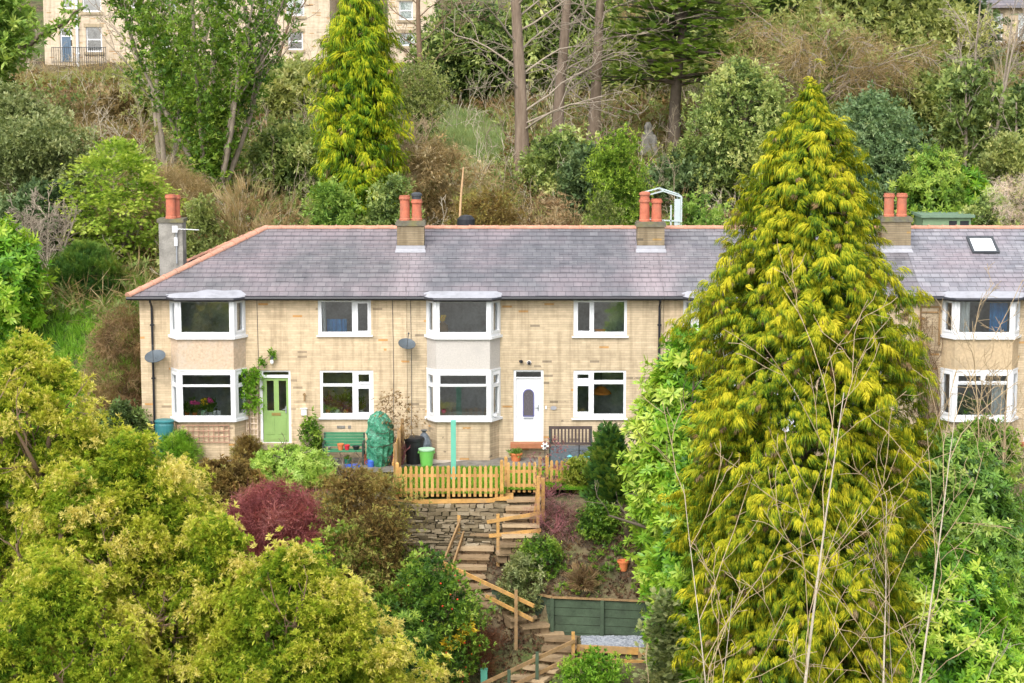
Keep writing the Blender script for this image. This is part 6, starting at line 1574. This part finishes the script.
S('tall yellow green evergreen tree at the top right of the hillside', 872, -50, 160, 34, 'round', 'leafy', 'yg_far', 520, 14, .5, scale=2.1, t0=-.08, name='evergreen_tree', cat='tree', stem=1, rag=.34, lump=.32)
S('mid green evergreen tree below the white windowed house', 905, 46, 100, 30, 'round', 'leafy', 'ivy_far', 340, 14, .42, scale=2., t0=.02, name='evergreen_tree', cat='tree', stem=1, rag=.34, lump=.32)
S('dark conifer against the top edge left of the white windowed house', 930, -70, 90, 48, 'cone', 'fan_l', 'dark_far', 220, 10, .45, scale=1.5, name='dark_conifer', cat='conifer', stem=1, rag=.34, lump=.32)
S('ivy covered bush below the white windowed house', 992, 98, 80, 27, 'round', 'leafy', 'ivy_far', 260, 12, .35, scale=1.7, t0=-.08, rag=.34, lump=.32)
S('brown green thicket in the right corner above the shed', 1005, 140, 70, 17, 'dome', 'leafy', 'yg_far', 220, 12, .3, scale=1.3, rag=.34, lump=.32)
S('pinkish white twiggy shrub at the right edge behind the roof', 1010, 176, 60, 11.5, 'vase', 'twigs', 'pink', 160, 10, .2, scale=.9, up=.6, name='flowering_shrub', rag=.34, lump=.32)
S('green bush behind the ridge at the right edge', 985, 200, 56, 11, 'dome', 'leafy', 'ivy_far', 120, 12, .2, scale=1., rag=.34, lump=.32)
S('rough olive thicket on the slope behind the cedar', 620, 30, 110, 50, 'dome', 'leafy', 'yg_far', 150, 12, .6, scale=2.3, rag=.34, lump=.32)
S('pale tan thicket at the top of the hillside between the bare trunks', 590, -15, 130, 60, 'dome', 'twigs_l', 'tan', 260, 14, .7, scale=1.4, rag=.34, lump=.32)
S('bright evergreen tree behind the cedar at the top of the picture', 760, -50, 140, 44, 'round', 'leafy', 'ivy_far', 360, 12, .6, scale=2.4, t0=.03, name='evergreen_tree', cat='tree', stem=1, rag=.34, lump=.32)

# layered cedar
def cedar():
    b, H, Rr = place(672, -70, 170, 34); o = thing('cedar_tree', b, 'spreading dark cedar with flat layers of foliage right of the bare trunks', 'tree')
    T = Tubes(); trunk(T, b, H * .95, .34, 8, .03); c = Cloud()
    for i in range(64):
        f = .30 + .66 * (i + RS.rand()) / 64; a = RS.rand() * 6.28; L = Rr * (1.2 - .55 * f) * RS.uniform(.7, 1.15)
        p = np.array(b) + [0, 0, f * H]; d = np.array([math.cos(a), math.sin(a), .12 + .1 * RS.rand()])
        pts = shoot(p, d, L, 6, .06, -.03); T.add(pts, np.linspace(.10, .02, 7), 5, .5)
        m = 60; q = RS.rand(m) ** .7; base = np.stack([np.interp(q, np.linspace(0, 1, 7), pts[:, k]) for k in range(3)], 1)
        sd = np.array([-d[1], d[0], 0]); off = RS.normal(0, 1, m)[:, None] * sd * (.22 + .28 * q[:, None]) * L * .7
        pos = base + off + RS.normal(0, .16, (m, 3)); dr = d + off * .6 + RS.normal(0, .4, (m, 3)) * [1, 1, .8] + [0, 0, .2]
        c.put(TP['fan_l'], pos, dr, RS.uniform(.5, 1.0, m), .50 + RS.normal(0, .10, m) + .2 * (q - .5) + RS.normal(0, .08), .12)
    T.build('trunk', M['bark'], o); c.build('crown', LM['cedar'], o)
cedar()

# ivy clad many stemmed tree on the left
def ivy_tree(label, px, Y, H, stems, spread, lm='ivy_far', lean=0., dens=60, sc=1.7, r=.13, wide=.26, bare=(5, 4)):
    x, zb = spot(px, Y); b = Vector((x, Y, zb)); o = thing('ivy_clad_tree', b, label, 'tree', 'ivy clad trees on the hillside'); T = Tubes(); c = Cloud()
    for i in range(stems):
        a = 6.28 * i / stems + RS.rand(); d = np.array([math.cos(a) * spread + lean, math.sin(a) * spread, 1.]); tips = []
        limb(T, np.array(b) + [math.cos(a) * .25, math.sin(a) * .25, -.1], d, H * RS.uniform(.75, 1.05), r, 0, bare, .55, .07, .05, .42, tips=tips, minr=.012)
        pts = [t_ for t_ in tips if t_[1] <= 1]
        for q_, lev in pts:
            if RS.rand() < .8:
                m = int(dens * .5); q = RS.rand(m) * .8; base = np.stack([np.interp(q, np.linspace(0, 1, len(q_)), q_[:, k]) for k in range(3)], 1)
                c.put(TP['leafy'], base + RS.normal(0, wide, (m, 3)), RS.normal(0, .7, (m, 3)) + [0, -.2, .3], sc * RS.uniform(.6, 1.2, m), .45 + RS.normal(0, .11) + RS.normal(0, .1, m), .5)
        main = shoot(np.array(b), d, H, 8, .05, .05); m = dens * 4; q = RS.rand(m) ** 1.1
        base = np.stack([np.interp(q, np.linspace(0, 1, len(main)), main[:, k]) for k in range(3)], 1)
        c.put(TP['leafy'], base + RS.normal(0, wide * 1.25, (m, 3)), RS.normal(0, .7, (m, 3)) + [0, -.2, .3], sc * RS.uniform(.6, 1.2, m), .47 + .1 * np.sin(q * 40 + i) + RS.normal(0, .11, m), .5)
    T.build('trunk', M['twig'], o); c.build('ivy', LM[lm], o)
ivy_tree('large many stemmed ivy clad tree left of the narrow golden conifer', 215, 23, 12.5, 9, .34, 'ivy', dens=150, wide=.27, sc=1.15)
ivy_tree('slender ivy clad tree in front of the pale hill house at the upper left', 168, 30, 12, 3, .2, 'yg_far', dens=22, sc=1.3)
ivy_tree('ivy clad tree at the right edge below the white windowed house', 958, 24, 5.2, 3, .12, dens=60, wide=.3)
ivy_tree('second ivy clad tree at the far right edge', 1014, 22, 4.6, 3, .12, dens=50, wide=.25)

# evergreen at the top left with a long branch
def top_left():
    b, H, Rr = place(-14, -50, 84, 38); o = thing('evergreen_tree', b, 'evergreen tree in the top left corner with a branch reaching across the hill house', 'tree', None); T = Tubes(); c = Cloud()
    trunk(T, b, H, .26)
    pos, dr, ti = crown((b.x, b.y, b.z + H * .25), H * .75, Rr, Rr, 'round', 240, 12, .45); c.put(TP['leafy'], pos, dr, 2.2 * RS.uniform(.7, 1.2, len(pos)), ti, .4)
    p0, p1 = np.array(W(20, 48, 37.)), np.array(W(84, 8, 37.)); pts = p0 + (p1 - p0) * np.linspace(0, 1, 7)[:, None] + RS.normal(0, .08, (7, 3)); T.add(pts, np.linspace(.14, .03, 7), 6, .4)
    q = RS.rand(70); base = p0 + (p1 - p0) * q[:, None]; c.put(TP['leafy'], base + RS.normal(0, .28, (70, 3)), RS.normal(0, 1, (70, 3)), 1.8, .5 + RS.normal(0, .1, 70), .5)
    T.build('trunk', M['bark'], o); c.build('crown', LM['bright_far'], o)
top_left()

# bare trees
def bare(label, px, pybase, Y, H, r, kids, lean=(0, 0), mat='bark_pine', ang=1.0, lo=.3, shrink=.35, grav=-.01, wob=.05, name='bare_tree', stems=1, group=None, spread=.25, tipr=.35, minr=.012, cat='tree'):
    x = W(px, pybase, Y).x; zb = G(x, Y) - .1; b = Vector((x, Y, zb)); o = thing(name, b, label, cat, group); T = Tubes(); Bt = Tubes()
    for i in range(stems):
        a = 6.28 * i / max(stems, 1) + RS.rand(); sp = spread if stems > 1 else 0
        d = np.array([lean[0] + math.cos(a) * sp, lean[1] + math.sin(a) * sp, 1.]); hh = H * (1 if stems == 1 else RS.uniform(.65, 1.05))
        p = np.array(b) + ([math.cos(a) * .15, math.sin(a) * .15, 0] if stems > 1 else [0, 0, 0])
        pts = shoot(p, d, hh, 10, wob * .45, .01); rr = np.linspace(r, r * tipr, 11) * np.r_[1.45, 1.12, np.ones(9)]; T.add(pts, rr, 9, .5)
        for k in range(kids[0]):
            f = lo + (1 - lo) * (k + RS.rand()) / kids[0]; q = pts[0] + 0; j = min(int(f * 10), 9); q = pts[j] + (pts[j + 1] - pts[j]) * (f * 10 - j)
            a2 = RS.rand() * 6.28; dd = np.array([math.cos(a2) * math.sin(ang), math.sin(a2) * math.sin(ang), math.cos(ang)])
            limb(Bt, q, dd, hh * shrink * RS.uniform(.6, 1.2) * (1.2 - .6 * f), max(minr * 1.5, r * .17), 1, kids, .65, .13, grav, .55, minr=minr)
    T.build('trunk', M[mat], o); Bt.build('branches', M[{'bark_pine': 'twig', 'pale_bark': 'twig_tan'}.get(mat, mat)], o)
    return o
gt = 'bare trunks on the hillside'
bare('tallest bare trunk, nearest to the clearing, with its foot in the open', 523, 185, 27.5, 15, .34, (26, 5, 4), (-.035, 0), group=gt, lo=.14, shrink=.28)
bare('middle bare trunk with its foot hidden by shrubs', 557, 172, 31, 15, .30, (22, 5, 4), (.02, 0), group=gt, lo=.14, shrink=.26)
bare('right-hand bare trunk leaning to the right with long dead side branches', 592, 165, 33, 15, .30, (26, 5, 4), (.07, 0), group=gt, ang=1.2, lo=.14, shrink=.28)
bare('bare spreading tree whose branches cross the hill house right of the golden conifer', 425, 120, 42, 9, .2, (14, 6, 5), (-.05, 0), 'twig_brown', .9, shrink=.5, lo=.2)
bare('bare thin tree in front of the hill houses left of the golden conifer', 262, 70, 50, 8, .13, (10, 5, 4), (.1, 0), 'twig_brown', .7, stems=2)
bare('bare thin tree in front of the pale terrace at the upper left', 150, 70, 48, 9, .13, (10, 5, 4), (-.05, 0), 'twig', .6, stems=2)
bare('thin bare saplings among the ivy at the upper right', 985, 120, 25, 8, .09, (8, 5, 4), (.04, 0), 'twig', .5, stems=4)
bare('grey tangled bare shrub over the bank at the left edge', 45, 215, 13, 3.2, .06, (8, 6, 5), (0, 0), 'twig', .8, stems=6, spread=.5, shrink=.5, minr=.01, name='bare_shrub', cat='shrub')
bare('bare twiggy bush in the middle of the clearing edge', 405, 170, 20, 4, .05, (9, 6, 5), (0, 0), 'twig_tan', .6, stems=6, spread=.3, shrink=.5, minr=.01, name='bare_shrub', cat='shrub')
# arching mass of fine brown twigs
def arching():
    b, H, Rr = place(815, 0, 190, 25.5); o = thing('arching_bare_tree', b, 'wide mass of bare arching brown twigs above the holly', 'tree'); T = Tubes(); Bt = Tubes(); c = Cloud()
    trunk(T, b, H * .55, .22)
    for i in range(14):
        a = 6.28 * i / 14 + RS.rand() * .3; d = np.array([math.cos(a), math.sin(a) * .8, 1.0 + .5 * RS.rand()]); tips = []
        limb(Bt, np.array(b) + [0, 0, H * RS.uniform(.35, .55)], d, Rr * RS.uniform(.9, 1.25), .06, 0, (8, 6), .6, .10, -.11, .45, tips=tips, minr=.012)
        for q_, lev in tips:
            m = 2; k = RS.randint(0, len(q_), m); c.put(TP['twigs_l'], q_[k] + RS.normal(0, .12, (m, 3)), RS.normal(0, .8, (m, 3)) + [0, 0, -.5], RS.uniform(.7, 1.3, m), .45 + RS.normal(0, .12, m), .5)
    T.build('trunk', M['bark'], o); q, w_, e = crown((b.x, b.y, b.z + H * .2), H * .75, Rr * .85, Rr * .7, 'dome', 120, 7, .4); c2 = Cloud(); c2.put(TP['leafy'], q, w_, 1.3 * RS.uniform(.6, 1.2, len(q)), e, .5); c2.build('leaves', LM['yg_far'], o)
    Bt.build('branches', M['twig'], o); c.build('twigs', LM['tan'], o)
arching()

# ------------------------------------------------------------------ front garden
S('brown faded shrub between the bay and the burgundy bush', 222, 462, 84, -4.6, 'dome', 'leafy_s', 'rust', 240, 16, .13, scale=1.0, up=.6)
S('soft pale green rounded mound below the green door', 289, 449, 84, -3.4, 'dome', 'whorl', 'sage', 360, 10, .10, scale=.62, lump=.10, inner=.1, depth=.8, name='hebe_mound', cat='bush')
S('large burgundy leaved shrub in the middle of the left garden', 275, 487, 124, -7.0, 'dome', 'twigs', 'burgundy', 460, 14, .17, scale=.9, up=.6, lump=.3, rag=.38, t0=.08, name='barberry_bush', cat='bush', extra=lambda c, p, d, t: c.put(TP['leafy_s'], p[::2] + RS.normal(0, .05, p[::2].shape), d[::2], .75, t[::2], .5), bark=M['twig_red'])
S('straggly olive and brown shrub at the left end of the stone wall', 360, 476, 72, -6.6, 'vase', 'leafy_s', 'rust', 170, 10, .18, scale=.95, up=.6, t0=.06, rag=.5, lump=.4, extra=lambda c, p, d, t: c.put(TP['twigs'], p[::3], d[::3], .8, t[::3], .5))
S('tall leafy bramble with pale green leaves between the burgundy shrub and the pyracantha', 372, 515, 92, -8.6, 'tall', 'leafy_s', 'rust', 170, 7, .2, scale=1.0, t0=.34, rag=.5, lump=.4, extra=lambda c, p, d, t: c.put(TP['twigs'], p, d, 1.0, t - .65, .5))
S('yellow green bramble leaves under the stone wall', 342, 530, 66, -8.2, 'round', 'leafy', 'ivy', 150, 10, .16, scale=.8, t0=.08)
S('dark green pyracantha with yellow leaves and red berries beside the steps', 425, 556, 104, -10.2, 'round', 'leafy', 'ivy', 420, 9, .18, scale=.62, t0=-.16, name='pyracantha', rootdrop=.2)
S('dark glossy holly in the bottom left of the steps', 398, 612, 80, -12.2, 'round', 'whorl', 'ivy', 280, 8, .18, scale=.7, t0=-.22, name='holly_bush')
S('sprig of fresh green shoots standing out of the golden trees', 311, 545, 22, -10.5, 'column', 'whorl', 'bright', 70, 8, .12, scale=.7, t0=-.02)
def scatter_fruit():
    b, H, Rr = place(425, 556, 104, -10.2, .2); o = bpy.data.objects['pyracantha']; m = MB()
    for i in range(38):
        a = RS.uniform(3.3, 6.1); f = RS.uniform(.15, .9); r = Rr * np.interp(f, [0, .2, .45, .7, .9], [.4, .8, 1, .9, .55]) * RS.uniform(.95, 1.1)
        p = (b.x + math.cos(a) * r, b.y + math.sin(a) * r, b.z + f * H); m.lathe((p[0], p[1], p[2]), [(.012, 0), (.026, .015), (.026, .03), (.01, .045)], 6)
    m.build('berries', LM['berry'], o)
    c = Cloud(); p = np.array(W(443, 640, -11.3)); N = 70; q = RS.rand(N, 1); pos = np.array(W(470, 622, -10.9)) * (1 - q) + np.array(W(428, 668, -11.3)) * q + RS.normal(0, .11, (N, 3)); c.put(TP['leafy'], pos, RS.normal(0, 1, (N, 3)), .75, RS.rand(N), .6); c.build('yellow_leaves', LM['yellow'], o)
scatter_fruit()
S('thin purple leaved sapling beside the picket gate', 546, 440, 40, -5.0, 'vase', 'leafy_s', 'purple', 34, 3, .12, scale=.6, name='purple_sapling', cat='small tree', bark=M['twig_red'], branches=7)
S('dusky purple bramble below the picket gate post', 556, 496, 44, -6.3, 'round', 'twigs', 'purple', 60, 6, .14, scale=.6, bark=M['twig_red'])
S('dark upright yew between the dark bench and the glossy laurel', 611, 430, 30, -5.2, [(0, .9), (.3, 1), (.55, .8), (.75, .5), (.9, .28), (1, .08)], 'fan', 'yew', 330, 9, .13, scale=.75, up=2.2, rnd=.3, t0=-.06, lump=.38, rag=.4, name='yew_tree', cat='tree')
S('dark leafy shrub at the head of the planted bank under the yew', 598, 505, 34, -6.4, 'round', 'leafy', 'ivy', 80, 8, .12, scale=.6, t0=-.15)
S('glossy green shrub in the middle of the planted bank right of the rails', 542, 538, 40, -7.3, 'dome', 'leafy', 'ivy', 90, 8, .11, scale=.5, t0=-.12)
S('variegated low shrub at the right of the middle steps', 521, 557, 40, -7.9, 'dome', 'leafy', 'greygreen', 90, 9, .12, scale=.55, t0=.02)
S('yellow green shrub in front of the bird feeder', 583, 462, 36, -4.2, 'round', 'leafy_s', 'yellowgreen', 90, 10, .12, scale=.9)
S('small rusty fern clump beside the lower stone steps', 482, 628, 30, -9.6, 'vase', 'twigs', 'russet', 60, 7, .1, scale=.7, up=-.2)
S('dry brown grass clump on the bare bank above the green boards', 585, 572, 24, -7.8, 'vase', 'grass', 'brown', 26, 6, .08, scale=.55, up=1, branches=0, name='dry_grass_clump', cat='grass clump')
S('fresh green ferny shrub at the bottom edge in front of the gravel', 594, 658, 54, -10.9, 'vase', 'leafy_s', 'bright', 110, 8, .16, scale=1.0, up=.5, t0=.05, name='green_shrub')
S('small olive shrub at the foot of the left bay', 243, 438, 24, -.75, 'round', 'needle', 'rust', 70, 8, .08, scale=.6, t0=.1)
S('leafy green plant against the wall at the left end of the green bench', 311, 416, 18, -.45, 'tall', 'leafy', 'ivy', 40, 6, .09, scale=.75)
S('rosemary like green shrub below the blue green water butt', 172, 433, 40, -1.0, 'dome', 'needle', 'bright', 110, 9, .1, scale=.7)
S('bare reddish shrub with dead leaves right of the wrapped plant', 398, 396, 44, -1.2, 'vase', 'leafy_s', 'brown', 60, 5, .14, scale=.6, bark=M['twig_red'], branches=8, t0=.1)
S('weedy dry plants in front of the green bench', 345, 474, 60, -3.4, 'dome', 'leafy_s', 'rust', 110, 10, .1, scale=.8, t0=.15)

def climber():
    o = thing('climbing_rose', W(250, 440, -.05), 'green climber on the cream trellis arching over the green door', 'climber'); T = Tubes(); c = Cloud()
    path = [(250, 440), (249, 410), (251, 385), (254, 371), (262, 362), (270, 355), (275, 352)]; P = np.array([W(x, y, -.12) for x, y in path]); T.add(P, np.linspace(.02, .008, 7), 5)
    P2 = np.array([W(x, y, -.13 - .4 * (i > 2) * 0) for i, (x, y) in enumerate([(251, 400), (245, 388), (238, 376), (230, 371)])]); T.add(P2, np.linspace(.012, .006, 4), 4)
    for (x, y, n, s) in ((250, 385, 60, .16), (247, 376, 45, .16), (255, 376, 30, .12), (249, 397, 40, .15), (256, 404, 26, .12), (262, 363, 14, .08), (272, 354, 12, .07), (247, 407, 18, .1), (238, 385, 10, .1)):
        c.put(TP['leafy_s'], np.array(W(x, y, -.16)) + RS.normal(0, s, (n, 3)) * [1, .5, 1], RS.normal(0, 1, (n, 3)) + [0, -.8, .2], RS.uniform(.7, 1.3, n), .5 + RS.normal(0, .12, n), .5)
    T.build('stems', M['twig_brown'], o); c.build('leaves', LM['bright'], o)
climber()
def vine():
    o = thing('bare_vine', W(928, 420, -.1), 'brown bare climber on the wall left of the right-hand bay', 'climber'); T = Tubes(); c = Cloud()
    for i in range(16):
        x = RS.uniform(918, 940); pts = np.array([W(x + RS.normal(0, 2.5), y, -.12) for y in np.linspace(440, RS.uniform(300, 350), 9)]); T.add(pts, np.linspace(.022, .006, 9), 4, RS.rand())
    m = 220; pos = np.array([W(RS.uniform(916, 939), RS.uniform(312, 420), -.12 - .25 * RS.rand()) for _ in range(m)]); c.put(TP['twigs'], pos, RS.normal(0, 1, (m, 3)) + [0, -.3, -.3], .8, RS.rand(m) * .6, .5)
    T.build('stems', M['twig_brown'], o); c.build('twigs', LM['brown'], o)
vine()
def timber_frame():
    r = rect_px(919.5, 940, 306, 345, 0); m = MB()
    for c_ in cells(r, [(r[0] + .05, r[1] - .05, r[2], r[3] - .22), (r[0] + .05, r[1] - .05, r[3] - .17, r[3] - .05)]): FRONT.slab(m, c_[0], c_[1], .003, .04, c_[2], c_[3])
    tag(m.build('plant_support', M['old_timber']), 'brown timber plant support on the wall left of the right-hand bay', 'plant support')
timber_frame()

# ------------------------------------------------------------------ golden feathery trees on the left
gg = 'golden feathery trees in the left foreground'
def gold(label, px, top, width, Y, prof, n, per=34, clr=.20, sc=1.05, t0=.07, depth=.9, **kw):
    S(label, px, top, width, Y, prof, 'star', 'olive', n, per, clr, scale=sc, up=.45, out=1.1, t0=t0, name='golden_tree', cat='tree', group=gg, stem=1., branches=14, depth=depth, topbias=.10, rnd=.45, lump=.36, rag=.42, trunk_r=.13, bark=M['twig_brown'], **kw)
gold('tallest golden feathery tree at the left edge beside the lawn slope', 28, 345, 215, -12.5, [(0, .9), (.4, 1), (.65, .95), (.8, .75), (.92, .42), (1, .08)], 1000)
gold('golden feathery tree in the middle of the left foreground, below the water butt', 128, 440, 205, -14.5, [(0, .95), (.4, 1), (.65, .92), (.82, .66), (.94, .34), (1, .08)], 1000)
gold('golden feathery tree nearest the burgundy shrub at the bottom of the picture', 285, 548, 200, -16.5, [(0, 1), (.5, 1), (.75, .85), (.9, .55), (1, .1)], 900)
gold('low golden feathery tree in the bottom left corner', 40, 560, 230, -18., [(0, 1), (.5, 1), (.75, .85), (.9, .55), (1, .1)], 800, t0=.02)
gold('golden feathery tree filling the gap left of the burgundy shrub', 208, 520, 140, -15.6, [(0, .9), (.5, 1), (.8, .75), (1, .15)], 420)
gold('golden feathery tree behind the low tree in the bottom left corner', 72, 468, 170, -15.4, [(0, .9), (.5, 1), (.8, .75), (1, .15)], 520)
gold('small golden feathery tree poking up right of the water butt', 180, 466, 76, -10., [(0, .9), (.5, 1), (.8, .7), (1, .1)], 240)

# ------------------------------------------------------------------ right foreground
S('bright glossy laurel tree left of the golden weeping conifer', 686, 336, 92, -8.2, [(0, .45), (.25, .8), (.5, 1), (.72, .85), (.88, .50), (1, .1)], 'whorl_l', 'laurel', 620, 9, .22, scale=1.0, name='laurel_tree', cat='tree', t0=.02, stem=1, rootdrop=.3, trunk_r=.09)
S('lower laurel shoots spreading at the foot of the laurel tree', 702, 460, 84, -10.5, 'tall', 'whorl_l', 'laurel', 420, 9, .2, scale=.95, name='laurel_bush', cat='bush', t0=-.06, rootdrop=.3)
S('grey green feathery cypress at the lower left of the weeping conifer', 666, 590, 26, -12., 'column', 'fan', 'greygreen', 200, 9, .12, scale=.55, up=.8, name='grey_cypress', cat='conifer', t0=.02, rootdrop=.3)
S('large rhododendron with pale undersides at the right edge', 962, 438, 165, -9.5, [(0, .8), (.3, 1), (.6, .95), (.8, .7), (1, .12)], 'whorl', 'rhodo', 720, 11, .26, scale=.95, rag=.4, lump=.34, t0=-.06, name='rhododendron', rootdrop=.3)
S('lower rhododendron at the bottom right corner', 955, 550, 180, -12.5, 'dome', 'whorl', 'laurel', 560, 11, .26, scale=1.0, t0=-.02, rag=.4, lump=.34, name='rhododendron', rootdrop=.3)
S('dark green bush below the lower window of the right-hand house', 990, 420, 60, -3.0, 'round', 'leafy', 'ivy', 160, 12, .16, scale=.8, t0=-.1)
S('green hedge bush in front of the hidden house at the right', 900, 430, 90, -5.0, 'round', 'leafy', 'ivy', 220, 12, .2, scale=1., t0=-.05)
def birch(label, px, py, Y, top, r, kids, lean=0., stems=1, spread=.12, mat='pale_bark', ang=.42, lo=.2, wob=.05, shrink=.36):
    x = W(px, py, Y).x; zt = W(px, top, Y).z; H = zt - G(x, Y)
    bare(label, px, py, Y, H, r, kids, (lean, 0), mat, ang, lo, shrink, .02, wob, 'bare_sapling', stems, 'bare saplings in the right foreground', spread, .16, .007, 'sapling')
birch('tall pale bare sapling in front of the middle of the weeping conifer', 796, 680, -18.0, 385, .065, (10, 3, 2), .01, lo=.4)
birch('pale bare sapling in front of the right side of the weeping conifer', 893, 680, -17.5, 430, .05, (8, 3, 2), .03, 2, .05, lo=.4)
birch('curved bare sapling in front of the left side of the weeping conifer', 765, 680, -18.4, 480, .035, (7, 3, 2), -.16, lo=.4)
birch('thin bare shoots at the bottom left of the weeping conifer', 700, 690, -17.0, 560, .026, (5, 3, 2), -.10, 2, .10)
birch('thin grey bare shoots at the far bottom right', 905, 690, -16.5, 560, .026, (5, 3, 2), .15, 2, .12, 'twig')
birch('yellowish bare young tree in front of the right-hand bay window', 995, 440, -7.0, 285, .04, (9, 4, 3), .0, 2, .10, 'twig_tan')
birch('slender yellow bare stems at the right edge of the right-hand house', 1018, 440, -7.6, 320, .03, (7, 4, 3), .02, 2, .08, 'twig_tan')
# ------------------------------------------------------------------ light and camera
SUN_EL, SUN_AZ = R(48), R(200)     # azimuth from +Y clockwise: behind the camera, a little to the left
w = bpy.data.worlds.new("World"); SC.world = w; w.use_nodes = True
nt = w.node_tree; nt.nodes.clear()
sky = nt.nodes.new('ShaderNodeTexSky'); sky.sky_type = 'NISHITA'; sky.sun_disc = False; sky.sun_elevation = SUN_EL; sky.sun_rotation = SUN_AZ
sky.air_density = 1.0; sky.dust_density = 3.0; sky.ozone_density = 1.0
hs_ = nt.nodes.new('ShaderNodeHueSaturation'); hs_.inputs['Saturation'].default_value = .30; hs_.inputs['Value'].default_value = 2.75
bg = nt.nodes.new('ShaderNodeBackground'); bg.inputs[1].default_value = .15
out = nt.nodes.new('ShaderNodeOutputWorld')
nt.links.new(sky.outputs[0], hs_.inputs['Color']); nt.links.new(hs_.outputs[0], bg.inputs[0]); nt.links.new(bg.outputs[0], out.inputs[0])
sl = bpy.data.lights.new('sun', 'SUN'); sl.energy = 1.25; sl.angle = R(22); sl.color = (1, .965, .90)
so = bpy.data.objects.new('sun', sl); COL.objects.link(so)
sd = Vector((math.sin(SUN_AZ) * math.cos(SUN_EL), math.cos(SUN_AZ) * math.cos(SUN_EL), math.sin(SUN_EL)))
so.rotation_euler = sd.to_track_quat('Z', 'Y').to_euler()
cam = bpy.data.cameras.new('camera'); co = bpy.data.objects.new('camera', cam); COL.objects.link(co); SC.camera = co
cam.sensor_width = 36; cam.lens = F * 36 / 1024; cam.clip_start = .5; cam.clip_end = 2000
co.location = (0, -D, HC); co.rotation_euler = (math.pi / 2 - PITCH, 0, 0)
SC.view_settings.view_transform = 'Standard'; SC.view_settings.look = 'None'; SC.view_settings.exposure = 0; SC.view_settings.gamma = 1
SC.render.resolution_x, SC.render.resolution_y = 1024, 683
SC.cycles.use_denoising = True
SC.cycles.max_bounces = 8; SC.cycles.diffuse_bounces = 4; SC.cycles.transmission_bounces = 6; SC.cycles.transparent_max_bounces = 10
